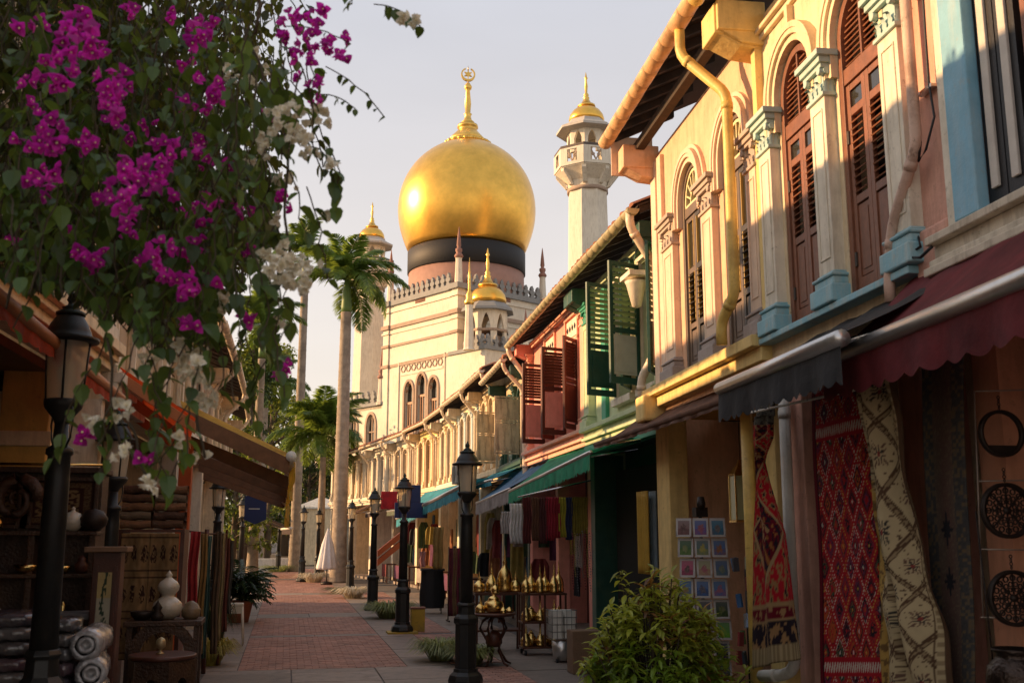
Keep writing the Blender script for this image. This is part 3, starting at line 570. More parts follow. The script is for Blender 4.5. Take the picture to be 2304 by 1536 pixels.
P = [(4.86, 20.9), (5.0, 24.0), (5.05, 27.3), (5.0, 30.6), (4.93, 34.0), (4.6, 37.6), (4.1, 41.2), (3.5, 44.7), (2.85, 48.3), (2.1, 52), (1.2, 55.6)]
far = []
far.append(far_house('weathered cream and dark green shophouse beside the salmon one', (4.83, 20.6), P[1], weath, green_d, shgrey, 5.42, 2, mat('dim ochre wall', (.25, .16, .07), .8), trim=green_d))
far.append(far_house('stained cream shophouse with mossy gable and cream shutters', P[1], P[2], weath, cream_w, shcream, 5.72, 3, MATS['dim ochre wall']))
far.append(far_house('cream shophouse with pale blue pilasters above the teal awning', P[2], P[3], cream_w, ltblue, shcream, 5.66, 3, MATS['dim ochre wall'], trim=offw))
far.append(far_house('cream shophouse with tan shutters above the red cloth', P[3], P[4], cream_w, cream_w, shcream, 5.6, 3, MATS['dim ochre wall'], trim=offw))
far.append(far_house('yellowish cream shophouse with brown shutters behind the third lamp', P[4], P[5], yel_w, cream_w, mat('tan brown shutter', (.24, .11, .05), .6), 5.55, 3, MATS['dim ochre wall']))
far.append(far_house('pale stone shophouse behind the fourth lamp', P[5], P[6], offw, stone, shcream, 5.5, 3, MATS['dim maroon wall']))
far.append(far_house('greyish white shophouse beside the tall palm trunk', P[6], P[7], offw, offw, mat('grey shutter', (.3, .29, .27), .6), 5.5, 3, MATS['dim maroon wall']))
far.append(far_house('cream shophouse just behind the tall palm trunk', P[7], P[8], cream_w, offw, shcream, 5.45, 3, MATS['dim ochre wall']))
far.append(far_house('pale blue grey shophouse between the two palm trunks', P[8], P[9], ltblue, offw, shcream, 5.4, 3, MATS['dim ochre wall']))
# weathered party-wall shutter board facing down the street
for k, (fh, u) in enumerate(((far[0], 1.0), (far[1], .5))):
    b = MB(); leaf_frame(b, .55, 3.5, 4.75, (4.2,), .03, .03); panel(b, .03, .52, 3.56, 4.17); panel(b, .03, .52, 4.23, 4.7); b.build('shutter', weath, fh.root, (u, .06, 0), (0, 0, radians(100)))
# ---------------------------------------------------------------- mosque
mosq = mat('mosque cream plaster', (.72, .65, .52), .75, dirt=.3, dcol=(.40, .32, .22), streak=True, vs=.5, bump=.05); mosq_t = mat('mosque taupe trim', (.36, .26, .19), .75, vs=2); mosq_g = mat('mosque grey trim', (.25, .25, .24), .75, vs=2)
terra = mat('terracotta spire', (.30, .15, .11), .7, vs=2); drum_b = mat('black bottle band', (.014, .013, .013), .6, bump=.8, bs=9); drum_p = mat('dusky pink drum', (.36, .20, .15), .75, vs=1.5)
YM = 84.; K = at(1030, 700, YM); DR, DL = Vector((.866, .5, 0)), Vector((-.5, .866, 0)); AB = 10.6
mq = thing('mosque', 'cream mosque with a great golden onion dome at the end of the street', 'mosque', (K.x, K.y, 0), radians(30))
zc = lambda y: at(1030, y, YM).z                                   # heights read at the near corner
ML = T(0, 0, 0, rz=pi/2); MR = T(AB, 0, 0, rz=pi)
def addM(dst, src, M, mi=None): dst.add(src.v, src.f, 0 if mi is None else mi, False, M)
ztop = zc(640)
b = MB(); s_ = MB(); cs = [3.2, 4.9, 6.7]; zw0, zsp = zc(985), zc(868)
wins = [(c-.62, c+.62, zw0, zsp+(.5 if i == 1 else 0), 1.1) for i, c in enumerate(cs)]
wall_open(s_, .6, AB-.6, 0, ztop, wins, -.5, 0); addM(b, s_, ML); s_ = MB(); s_.box(.6, AB-.6, -.5, 0, 0, ztop); addM(b, s_, MR)
b.box(AB-.5, AB, .6, AB, 0, ztop); b.box(.6, AB-.6, AB-.5, AB, 0, ztop); b.box(.5, AB-.5, .5, AB-.5, ztop-.6, ztop-.1)
b.build('wall', mosq, mq)
MB().box(.6, .9, 1, AB-1, 0, zc(700)).build('window_backing', dark_void, mq)
b = MB()
for cx, cy in ((.3, .3), (.3, AB-.3), (AB-.3, .3)): b.box(cx-.42, cx+.42, cy-.42, cy+.42, 0, ztop+.02)
b.build('corner_pier', mosq, mq, kind='stuff')
def band(y, h, pr, m, name='string_course', faces=(ML, MR)):
    z = zc(y); b = MB()
    for M in faces:
        s_ = MB(); s_.box(.7, AB-.7, -.02, pr, z, z+h); addM(b, s_, M)
    for cx, cy in ((.3, .3), (.3, AB-.3), (AB-.3, .3)): b.box(cx-.45-pr, cx+.45+pr, cy-.45-pr, cy+.45+pr, z, z+h+.02)
    o = b.build(name, m, mq, kind='stuff'); return o
for y, h, pr, m in ((648, .45, .22, mosq_g), (664, .2, .1, mosq), (704, .35, .15, mosq_t), (716, .15, .08, mosq), (748, .22, .1, mosq_t), (797, .25, .08, mosq_t)): band(y, h, pr, m)
for i, (a, c, z0, z1, r) in enumerate(wins):                       # the three cusped windows
    cc, hw = (a+c)/2, (c-a)/2; b = MB(); s_ = MB(); arch_ring(s_, cc, hw-.01, z1, r, .22, -.05, .12, z0); addM(b, s_, ML); wf = b.build('window', mosq_t, mq)
    b = MB(); s_ = MB()
    for k in range(5):
        t = pi*(k+.5)/5; s_.lathe([(.17, -.1), (.17, .04)], 10, T(cc-hw*cos(t), -.05, z1+r*sin(t), rx=-pi/2))
    s_.box(a, c, -.2, -.12, z1-.9, z1-.7); s_.box(cc-.04, cc+.04, -.2, -.12, z0, z1-.9)
    for sx in (-1, 1):
        for zz in (z0+.9, z0+1.5): s_.box(cc+sx*.32-.25, cc+sx*.32+.25, -.2, -.13, zz, zz+.06)
        s_.box(cc+sx*.32-.03, cc+sx*.32+.03, -.2, -.13, z0+.9, z1-.9); s_.box(cc+sx*.32-.26, cc+sx*.32+.26, -.2, -.14, z0, z0+.9)
    addM(b, s_, ML); b.build('tracery', mat('pink window joinery', (.45, .24, .14), .6), wf)
    b = MB(); s_ = MB(); s_.box(a, c, -.35, -.3, z0, z1+r); addM(b, s_, ML); b.build('pane', glass_dark, wf)
b = MB(); s_ = MB(); z0, z1 = zc(980), zc(790); s_.box(1.6, 1.72, 0, .1, z0, z1); s_.box(8.2, 8.32, 0, .1, z0, z1); s_.box(1.6, 8.32, 0, .11, z1, z1+.12); s_.box(1.9, 8.0, 0, .06, zc(822), zc(816)); addM(b, s_, ML); b.build('panel_frame', mosq, mq)
for k in range(8):                                                 # pierced star frieze
    c = 2.3+k*.76; b = MB(); s_ = MB(); s_.lathe([(.36, 0), (.36, .07), (.27, .07), (.27, 0)], 6, T(c, 0, zc(806), rx=-pi/2), capb=False, capt=False); addM(b, s_, ML); b.build('frieze_ring', mosq_t, mq)
MERL = [(-.26, 0), (.26, 0), (.26, .2), (.14, .28), (.34, .42), (.34, .62), (.16, .68), (.2, .84), (0, 1.1), (-.2, .84), (-.16, .68), (-.34, .62), (-.34, .42), (-.14, .28), (-.26, .2)]
merl = MB().poly([(x*.85, z*1.05) for x, z in MERL], .28).mesh('merlon', mosq_g)
n = 12; zm = zc(637)
for i in range(n):
    u = 1.25+(AB-2.5)*i/(n-1); piece('merlon', merl, mq, (-.0, u, zm), (0, 0, pi/2)); piece('merlon', merl, mq, (u, 0, zm)); 
    if i % 2: piece('merlon', merl, mq, (AB, u, zm), (0, 0, pi/2))
def pinnacle(parent, x, y, z, sc=1.0, name='pinnacle'):
    b = MB(); b.lathe([(.42*sc, 0), (.42*sc, .25*sc), (.34*sc, .3*sc), (.26*sc, 2.3*sc), (.3*sc, 2.4*sc)], 8, T(x, y, z), sm=False); o = b.build(name, mosq, parent)
    MB().lathe([(.3*sc, 2.4*sc), (.4*sc, 2.55*sc), (.3*sc, 2.75*sc), (.2*sc, 2.8*sc), (.29*sc, 3.0*sc), (.29*sc, 3.2*sc), (.13*sc, 3.3*sc), (.2*sc, 3.5*sc), (.14*sc, 4.2*sc), (.03*sc, 5.1*sc), (0, 5.2*sc)], 10, T(x, y, z)).build('spire', terra, o); return o
for x, y in ((.3, .3), (.3, AB-.3), (AB-.3, .3)): pinnacle(mq, x, y, ztop, 1.02)
# drum, dome, finial
YD = K.y+(DR.y+DL.y)*AB/2; kx = FW.dot(at(1057, 478, YD)-CAM)/2304; zd = lambda y: at(1057, y, YD).z
CX = CY = AB/2
def prof(lst): return [(r*kx, zd(y)) for r, y in lst]
MB().lathe(prof([(128, 700), (128, 618)]), 48, T(CX, CY, 0)).build('drum', drum_p, mq)
MB().lathe(prof([(128.5, 622), (131, 620), (131, 574), (128, 572)]), 64, T(CX, CY, 0)).build('drum_band', drum_b, mq)
dm = MB().lathe(prof([(127, 573), (131, 569), (138, 553), (146, 530), (152, 508), (155, 482), (154, 456), (148.5, 430), (138, 404), (123, 381), (104, 361), (82, 345), (62, 334), (48, 329)]), 72, T(CX, CY, 0)).build('dome', gold, mq, sub=1)
goldf = mat('gilded finial', (.80, .50, .12), .35, .9, .15, 3)
b = MB(); b.lathe(prof([(46, 332), (52, 331), (54, 325), (46, 322)]), 40, T(CX, CY, 0), wob=lambda a, k: 1+.05*sin(20*a)); b.lathe(prof([(46, 323), (36, 310), (24, 298), (19, 291), (24, 289), (23, 283), (12, 281), (15, 276), (9, 271), (7, 262), (9.5, 258), (6, 255), (7.5, 235), (4.5, 205), (8, 201), (9, 196), (6, 191), (4, 188)]), 24, T(CX, CY, 0), wob=lambda a, k: 1+(.04*sin(20*a) if k < 3 else 0))
fin = b.build('finial', goldf, mq)
pet = MB(); rr = 52*kx
for i in range(24): a = 2*pi*i/24; pet.lathe([(0, -.22), (.2, -.1), (.2, .06), (.1, .16), (0, .18)], 6, T(CX+rr*cos(a), CY+rr*sin(a), zd(328)))
pet.build('petal_ring', goldf, fin, kind='stuff')
zz = zd(169); R = 16.5*kx; b = MB(); nn = 28; pts = []
face = T(CX, CY, zz, rz=-radians(30)-YAW*.3)
for i in range(nn+1):
    t = radians(62+ (360-124+0)*i/nn)+pi/2-radians(62)+radians(62)-pi/2; t = pi/2+radians(22)+(2*pi-radians(44))*i/nn
    pts.append((R*cos(t), R*sin(t)))
inn = []
for i in range(nn+1): t = pi/2+radians(26)+(2*pi-radians(52))*(nn-i)/nn; inn.append((R*.80*cos(t), R*.80*sin(t)+R*.10))
b.poly(pts+inn, .22, 0, face); st = []
for i in range(12): r_ = R*(.62 if i % 2 == 0 else .27); t = pi/2+i*pi/6; st.append((r_*cos(t), r_*sin(t)+R*.06))
b.poly(st, .2, 0, face); b.lathe([(.05, zd(189)), (.05, zd(182))], 6, T(CX, CY, 0)); b.box(-.03, .03, -.05, .05, -R, R*.3, 0, face); b.lathe([(.07, R*.6), (.01, R*1.35)], 6, face)
b.build('crescent_and_star', goldf, fin)
# domed turret on the porch beside the near corner
def small_dome(par, M, R, z, name='small_dome'):                       # gilded cupola with lotus collar and finial
    b = MB(); b.lathe([(R*1.0, z), (R*1.04, z+R*.2), (R*.98, z+R*.45), (R*.8, z+R*.72), (R*.5, z+R*.93), (R*.38, z+R*.98)], 28, M); d = b.build(name, gold, par)
    b = MB(); b.lathe([(R*.36, z+R*.98), (R*.52, z+R*1.0), (R*.5, z+R*1.1), (R*.36, z+R*1.12), (R*.2, z+R*1.42), (R*.15, z+R*1.5), (R*.2, z+R*1.56), (R*.12, z+R*1.66), (R*.16, z+R*1.75), (R*.07, z+R*1.9), (R*.1, z+R*2.3), (R*.05, z+R*2.7), (R*.11, z+R*2.8), (R*.06, z+R*2.9), (R*.02, z+R*3.15), (0, z+R*3.2)], 16, M, wob=lambda a, k: 1+(.06*sin(14*a) if k in (1, 2) else 0)); b.build('finial', goldf, d); return d
def lancet_ring(mb, M, r, z0, z1, n=8, ow=.55, t=.2):                 # n flat walls round an axis, each with a pointed opening
    w = 2*r*tan(pi/n); h = z1-z0
    for i in range(n):
        s_ = MB(); o = w*ow/2; zs = z0+h*.55; m = 6
        s_.box(-w/2, -o, -t, 0, z0, z1); s_.box(o, w/2, -t, 0, z0, z1)
        for k in range(2*m):
            x0, x1 = -o+o*k/m, -o+o*(k+1)/m; f = lambda x: zs+h*.32*(1-(abs(x)/o)**1.6)
            s_.add([(x0, -t, f(x0)), (x1, -t, f(x1)), (x1, 0, f(x1)), (x0, 0, f(x0)), (x0, -t, z1), (x1, -t, z1), (x1, 0, z1), (x0, 0, z1)], [(0, 3, 2, 1), (4, 5, 6, 7), (0, 1, 5, 4), (2, 3, 7, 6)])
        a = 2*pi*i/n; mb.add(s_.v, s_.f, 0, False, M @ T(r*cos(a), r*sin(a), 0, rz=a-pi/2))
YT = 82.3; C = at(1097, 700, YT); kt = FW.dot(C-CAM)/2304; zt_ = lambda y: at(1097, y, YT).z
rel = Matrix.Rotation(-radians(30), 3, 'Z') @ Vector((C.x-K.x, C.y-K.y, 0)); TC = T(rel.x, rel.y, 0)
por = MB().box(rel.x-1.9, rel.x+6, rel.y-1.9, 0, 0, zt_(797)).build('porch', mosq, mq)
b = MB(); b.box(rel.x-2.05, rel.x+6.1, rel.y-2.05, .1, zt_(797), zt_(789)); b.build('porch_cornice', mosq_g, por)
for k in range(8): piece('merlon', merl, mq, (rel.x-1.6+k*.85, rel.y-1.9, zt_(789)), sc=.85); piece('merlon', merl, mq, (rel.x-1.9, rel.y-1.6+k*.7, zt_(789)), (0, 0, pi/2), sc=.85) if k < 4 else None
tur = MB(); lancet_ring(tur, TC, 44*kt, zt_(790), zt_(700)); tw = tur.build('turret', mosq, mq)
b = MB(); b.lathe([(46*kt, zt_(704)), (62*kt, zt_(705)), (60*kt, zt_(699)), (45*kt, zt_(687)), (41*kt, zt_(684))], 8, TC, sm=False, a0=pi/8); b.build('turret_eave', mosq_g, tw)
b = MB(); b.lathe([(50*kt, zt_(751)), (50*kt, zt_(746))], 8, TC, a0=pi/8, sm=False); b.lathe([(36*kt, zt_(790)), (36*kt, zt_(760))], 8, TC, sm=False); b.build('impost_band', mosq_t, tw)
small_dome(mq, TC, 41*kt, zt_(684))
P1 = at(1055, 790, YT-2.3); r1 = Matrix.Rotation(-radians(30), 3, 'Z') @ Vector((P1.x-K.x, P1.y-K.y, 0))
b = MB(); b.lathe([(.5, zt_(800)), (.42, zt_(795)), (.3, zt_(710)), (.34, zt_(702))], 8, T(r1.x, r1.y, 0), sm=False); pn = b.build('pinnacle', mosq, mq)
MB().lathe([(.34, zt_(702)), (.42, zt_(696)), (.26, zt_(688)), (.3, zt_(682)), (.12, zt_(672)), (.1, zt_(640)), (.02, zt_(598))], 10, T(r1.x, r1.y, 0)).build('spire', goldf, pn)
P1 = at(1183, 760, 80); r1 = Matrix.Rotation(-radians(30), 3, 'Z') @ Vector((P1.x-K.x, P1.y-K.y, 0)); pinnacle(mq, r1.x, r1.y, at(1183, 745, 80).z-2.0, .75)
# lower wing at the left with its own merlons and pointed windows
zl = zc(868)*.98; b = MB(); s_ = MB(); wall_open(s_, AB, AB+12, 0, zl, [(AB+1.2, AB+2.6, zc(985), zc(935), 1.2), (AB+4.2, AB+5.6, zc(985), zc(935), 1.2)], -.5, 0); addM(b, s_, ML); s_ = MB(); s_.box(AB+.05, AB+12, -.9, -.6, 0, zl-.5); addM(b, s_, ML)
b.box(.0, 6, AB+.01, AB+12, zl-.6, zl-.1); lw = b.build('wing', mosq, mq)
b = MB(); s_ = MB(); s_.box(AB, AB+12, -.02, .2, zl-.3, zl); addM(b, s_, ML); b.build('wing_cornice', mosq_g, lw)
for k in range(12): piece('merlon', merl, mq, (0, AB+.6+k*.95, zl), (0, 0, pi/2))
for c in (AB+1.9, AB+4.9):
    b = MB(); s_ = MB(); arch_ring(s_, c, .68, zc(935), 1.18, .25, -.03, .1, zc(985)); s_.box(c-.05, c+.05, -.2, -.1, zc(985), zc(935)+1); s_.box(c-.68, c+.68, -.2, -.1, zc(948), zc(945)); addM(b, s_, ML); wf = b.build('window', mosq_t, mq)
    b = MB(); s_ = MB(); s_.box(c-.7, c+.7, -.4, -.3, zc(985), zc(935)+1.2); addM(b, s_, ML); b.build('pane', glass_dark, wf)
pinnacle(mq, 0, AB+.4, zl-.3, 1.0); pinnacle(mq, 0, AB+6.5, zl-.3, 1.0)
# minarets
def minaret(x, label):
    Y = 72.; B = at(x, 432, Y); k = FW.dot(B-CAM)/2304; z = lambda y: at(x, y, Y).z
    m = thing('minaret', label, 'minaret', (B.x, B.y, 0), 0, 'minarets of the mosque')
    MB().lathe([(56*k, 0), (56*k, z(800)), (51*k, z(798)), (44.5*k, z(434))], 8, T(0, 0, 0), sm=False, a0=.2).build('shaft', mosq, m)
    b = MB(); b.lathe([(46*k, z(437)), (46*k, z(429))], 24); b.build('ring_moulding', mosq_t, m)
    b = MB(); b.lathe([(44*k, z(429)), (46*k, z(415)), (60*k, z(402)), (70*k, z(394)), (73*k, z(392)), (73*k, z(388))], 8, sm=False, a0=pi/8); b.build('corbel_table', mosq, m)
    cb = MB().add([(x_, y_, z_) for x_ in (-.16, .16) for y_, z_ in ((43*k, z(426)), (50*k, z(424)), (71*k, z(399)), (71*k, z(393)), (58*k, z(393)))], [(0, 1, 2, 3, 4), (9, 8, 7, 6, 5), (0, 5, 6, 1), (1, 6, 7, 2), (2, 7, 8, 3), (3, 8, 9, 4)]).mesh('corbel', mosq)
    for i in range(8): piece('corbel', cb, m, (0, 0, 0), (0, 0, 2*pi*i/8+pi/8))
    r = 70*k; w = 2*r*tan(pi/8); b = MB(); z0, z1 = z(390), z(352)
    for i in range(8):
        s_ = MB(); s_.box(-w/2, -.42, -.14, 0, z0, z1); s_.box(.42, w/2, -.14, 0, z0, z1); s_.box(-.42, .42, -.14, 0, z0, z0+.25); s_.box(-.42, .42, -.14, 0, z1-.15, z1)
        a = 2*pi*i/8; b.add(s_.v, s_.f, 0, False, T(r*cos(a), r*sin(a), 0, rz=a-pi/2))
    bal = b.build('balcony', mosq, m); b = MB()
    for i in range(8):
        s_ = MB()
        for sx in (-1, 1): s_.box(-.05, .05, -.08, -.02, -.5, .5, 0, T(sx*.2, 0, (z0+z1)/2, ry=sx*.45)); s_.lathe([(.13, -.04), (.13, .04)], 8, T(sx*.21, -.06, (z0+z1)/2, rx=pi/2))
        a = 2*pi*i/8; b.add(s_.v, s_.f, 0, False, T(r*cos(a), r*sin(a), 0, rz=a-pi/2))
    b.build('balcony_lattice', mosq_t, bal)
    b = MB(); b.lathe([(68*k, z(352)), (75*k, z(351)), (75*k, z(346)), (66*k, z(346))], 8, sm=False, a0=pi/8, capb=False, capt=False); b.build('balcony_rail', mat('dark rail', (.10, .075, .06), .6), bal)
    b = MB(); lancet_ring(b, I4, 42*k, z(352), z(300), 8, .55, .25); b.build('lantern_room', mosq, m)
    b = MB(); b.lathe([(44*k, z(304)), (70*k, z(302)), (70*k, z(297)), (52*k, z(288)), (45*k, z(283)), (44*k, z(278)), (40*k, z(277))], 8, sm=False, a0=pi/8); b.build('eave_roof', mat('pale lead roof', (.48, .44, .38), .6), m)
    small_dome(m, I4, 39*k, z(278)); return m
mA = minaret(1322, 'tall cream minaret with gilded cupola right of the great dome')
pl = at(832, 700, 107.5); mB = copy_thing(mA, (pl.x, pl.y, 0), label='farther minaret standing left of the great dome behind the palm crown')
# ---------------------------------------------------------------- left-hand row
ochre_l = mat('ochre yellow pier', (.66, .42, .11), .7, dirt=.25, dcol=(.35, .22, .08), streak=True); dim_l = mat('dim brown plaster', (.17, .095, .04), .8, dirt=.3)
orange_p = mat('orange red pillar', (.62, .12, .03), .55, dirt=.2, dcol=(.3, .08, .03))
G2 = 'shophouses on the left of the street'
HL = House('shophouse', 'cream shophouse with yellow piers behind the bougainvillea', (-1.8, 10.3), (-2.15, 2.6), group=G2); H = HL; L = H.L
ops = [(.6+i*1.5, 1.5+i*1.5, 3.75, 5.2, .25) for i in range(4)]
H.wall(0, L, 3.3, 6.0, ops, cream_w); H.body(cream_w, 6, 5.95)
for a, b_, za, zs, r in ops:
    b = MB(); arch_ring(b, (a+b_)/2, .45, zs, r, .06, -.02, .06, za); wf = b.build('window', offw, H.root)
    MB().box(a, b_, -.22, -.2, za, zs+r).build('window_backing', dark_void, wf)
    bal = MB().lathe([(.03, 0), (.035, .04), (.02, .08), (.045, .25), (.02, .45), (.035, .5), (.03, .55)], 8).mesh('baluster', offw)
    for k in range(6): piece('baluster', bal, wf, (a+.1+k*.14, -.04, za))
    MB().box(a, b_, -.1, .04, za+.55, za+.61).build('balustrade_rail', offw, wf)
    for sx in (0, 1): b = MB(); leaf_frame(b, .4, za+.65, zs, (za+1,), .05, .035); panel(b, .05, .35, za+.7, zs-.1); b.build('shutter', shcream, wf, (a+.03+sx*.44, -.1, 0))
for i in range(5): H.pilaster(.3+i*1.5, .24, 3.6, 5.5, offw, offw, offw, .1, 5.2, panel=False)
H.moulding(0, L, 3.34, [(.08, .1), (.06, .16), (.1, .22)], cream_w)
H.eave(-.05, L, 5.95, .5, radians(13), tile_m, depth=4, raft=.7); H.gutter(-.05, L, 5.92, .56, pvc, .065)
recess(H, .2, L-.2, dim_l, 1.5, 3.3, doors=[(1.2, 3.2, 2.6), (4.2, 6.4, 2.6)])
pier_m = MB()
for i, u in enumerate((.55, 4.6, 7.2)): MB().box(u, u+.26, -.62, -.22, .02, 3.3).build('pier', ochre_l, H.root, bevel=.01); MB().box(u-.04, u+.30, -.66, -.18, 2.55, 2.68).build('pier_band', cream_w, H.root, bevel=.01)
lefts = [((-1.66, 16.2), (-1.8, 10.35), cream_w, offw, shcream, 5.05, 'cream shophouse beside the orange red pier'), ((-1.64, 20.6), (-1.66, 16.25), peach_w, offw, shcream, 5.1, 'peach shophouse above the slatted brown awning'),
         ((-1.66, 25.2), (-1.64, 20.65), cream_w, cream_w, shgrey, 5.15, 'cream shophouse behind the large potted fern'), ((-1.75, 30), (-1.66, 25.25), stone, offw, shcream, 5.1, 'farthest pale shophouse of the left row')]
lh = [far_house(lab, p, q, wm, pm, sm, ze, 3, dim_l, depth=5, pipe_u=.25) for p, q, wm, pm, sm, ze, lab in lefts]
u_, z_ = hit(lh[0], 422, 1100, .25); MB().box(u_-.09, u_+.09, .12, .30, .02, 3.15).build('pier', orange_p, lh[0].root, bevel=.012, label='orange red painted pier')
# ---------------------------------------------------------------- street lamps
lampglass = glassmat('frosted lamp glass', (.82, .74, .58), .42, .25)
def make_lamp():
    t = thing('street_lamp', 'black lamp post', 'street lamp')
    MB().lathe([(.21, 0), (.22, .06), (.20, .12), (.155, .16), (.15, .2)], 8, sm=False).build('foot', black_metal, t, bevel=.008)
    MB().lathe([(.135, .2), (.135, .72), (.155, .74), (.155, .79), (.14, .81), (.11, .84), (.10, .93), (.12, .95), (.10, .98)], 8, sm=False).build('pedestal', black_metal, t, bevel=.006)
    MB().lathe([(.085, .98), (.074, 1.9), (.07, 2.02), (.085, 2.03), (.085, 2.06), (.05, 2.08), (.045, 2.2)], 16).build('post', black_metal, t)
    b = MB().lathe([(.045, 2.2), (.06, 2.23), (.115, 2.29), (.122, 2.31), (.122, 2.335), (.1, 2.34)], 20)
    for k in range(2):
        a = pi*k+.9; b.tube([(.07*cos(a), .07*sin(a), 2.06), (.13*cos(a), .13*sin(a), 2.12), (.15*cos(a), .15*sin(a), 2.2), (.13*cos(a), .13*sin(a), 2.29)], .007, 5)
    b.build('lantern_cup', black_metal, t)
    MB().lathe([(.105, 2.335), (.118, 2.5), (.130, 2.67)], 24, capb=False, capt=False).build('lamp_glass', lampglass, t)
    b = MB(); 
    for k in range(4): a = pi/2*k+.35; b.tube([(.109*cos(a), .109*sin(a), 2.33), (.134*cos(a), .134*sin(a), 2.68)], .008, 5)
    b.build('lantern_frame', black_metal, t)
    MB().lathe([(.03, 2.34), (.035, 2.4), (.02, 2.42), (.05, 2.46), (.055, 2.52), (.03, 2.57), (.0, 2.58)], 12).build('bulb', white_paint, t)
    MB().lathe([(.135, 2.665), (.19, 2.67), (.195, 2.69), (.145, 2.705), (.14, 2.73), (.12, 2.77), (.09, 2.81), (.085, 2.825)], 24).build('lantern_cap', black_metal, t)
    MB().lathe([(.095, 2.825), (.095, 2.84), (.05, 2.86), (.06, 2.87), (.025, 2.885), (.02, 2.9), (.032, 2.915), (.022, 2.94), (.0, 2.98)], 14).build('finial', green_metal, t)
    return t
lm = make_lamp(); LG = 'black street lamps along the paved street'
spots = [((2.21, 12.91), 'black lamp post standing beside the table of brass lamps'), ((2.18, 19.84), 'black lamp post rising from yellow box beside the striped grass tuft'), ((2.11, 25.9), 'black lamp post before the orange banner, third along the right kerb'), ((2.1, 35), 'black lamp post between the white flower bed and the broad palm trunk'),
         ((.63, 42), 'small distant black lamp post on the right edge where the street bends'), ((1.35, 46), 'small distant lamp post half behind the thick palm trunk'), ((-.37, 54), 'small distant lamp post in a green tuft before the far palms'),
         ((at(160, 700, 7).x, 7.0), 'large black lamp post close by under the bougainvillea'), ((at(262, 1000, 10.3).x, 10.3), 'black lamp post with blossoms hiding its lantern beside the stacked textiles'), ((-1.3, 20.6), 'black lamp post under the slatted brown awning on the left'), ((-1.3, 32), 'distant lamp post behind the potted fern on the left')]
for i, ((x, y), lab) in enumerate(spots):
    if i == 0: lm.location = (x, y, 0); tag(lm, lab, group=LG)
    else:
        c_ = copy_thing(lm, (x, y, 0), rnd.uniform(0, 1.5), lab, LG)
        if i == 7: c_.scale = (.98, .98, 1.135)
# ---------------------------------------------------------------- awnings
def fabric(name, col, trans, rough=.8, w=.3):
    return leafmat(name, col, trans, .0, rough, w, .4)
def awning(label, p, q, back, zb, fm, zs=None, val=.2, scal=.16, barm=None, barr=.05, vm=None, sag=.03, group='shop awnings', frill=False, arms=True, off=0):
    """p, q: the two ends of the front bar; back: horizontal reach to the wall, zb: height at the wall"""
    p, q = Vector(p), Vector(q); d = (q-p); Ln = d.length; dh = Vector((d.x, d.y, 0)).normalized(); nrm = Vector((dh.y, -dh.x, 0))  # towards the wall
    if nrm.x*(1 if p.x > 0 else -1) < 0: nrm = -nrm
    t = thing('awning', label, 'awning', (p.x+nrm.x*back, p.y+nrm.y*back, zb), 0, group); o = Vector(t.location)
    b = MB()
    def fn(u, v):
        A = p+d*u; B = A+nrm*back; B.z = zb; P = A.lerp(B, v); P.z -= sag*sin(pi*v)*(1+.3*sin(u*Ln*9))+.008*sin(u*Ln*14+v*3); return P-o
    b.grid(max(8, int(Ln*8)), 6, fn); b.build('canopy', fm, t)
    b = MB(); nx = max(10, int(Ln/.02))
    def fv(u, v):
        A = p+d*u; s_ = u*Ln/scal; h = val*(.86+.14*abs(sin(pi*s_)))+(rnd.uniform(-.02, .02) if frill and v > .9 else 0); w_ = .012*sin(u*Ln*17)*v+.01*sin(u*Ln*6.3+1)*v
        return A-nrm*(.012+w_)-Vector((0, 0, .04+v*h))-o
    b.grid(nx, 4, fv); b.build('valance', vm or fm, t)
    MB().tube([p-o-Vector((0, 0, .02)), q-o-Vector((0, 0, .02))], barr, 12).build('front_bar', barm or alu, t)
    if arms:
        for u in (.06, .94):
            A = p+d*u; B = A+nrm*back; B.z = zb-.25; MB().tube([A-o-Vector((0, 0, .04)), B-o], .018, 6).build('arm', chrome, t)
    return t
f_maroon = fabric('maroon canvas', (.16, .022, .026), (.22, .02, .02)); f_black = fabric('black canvas', (.022, .021, .022), (.02, .02, .02), w=.1); f_green = fabric('emerald canvas', (.03, .30, .16), (.03, .3, .12)); f_teal = fabric('teal canvas', (.035, .26, .34), (.04, .25, .28))
f_brown = fabric('brown canvas', (.16, .08, .05), (.2, .08, .03)); f_red = fabric('red orange canvas', (.55, .07, .02), (.75, .09, .02), w=.5); f_dk = fabric('dark plum canvas', (.05, .03, .03), (.05, .03, .02))
f_grey = fabric('grey green canvas', (.10, .12, .08), (.12, .14, .07))
aM = awning('maroon canvas awning with silver front bar and scalloped valance', (3.17, 5.62, 2.86), (2.72, 1.6, 2.86), .58, 3.36, f_maroon, val=.24, scal=.2)
aB = awning('black canvas awning with silver front bar beside the maroon one', (3.15, 7.15, 2.9), (2.93, 5.0, 2.88), .85, 3.36, f_black, val=.24, scal=.13)
aR = awning('thin brown rolled awning along the peach house ledge', (3.74, 12.35, 2.93), (3.55, 7.5, 2.93), .5, 3.2, f_brown, val=.04, barr=.03, barm=f_brown)
aG = awning('emerald green awning with frayed edge and silver bar', (3.95, 18.5, 2.60), (3.84, 12.9, 2.88), .75, 3.18, f_green, val=.22, frill=True, scal=.1, barr=.03)
E1 = atX(1148, 1112, 4.0); E2 = atX(1072, 1140, 4.0)
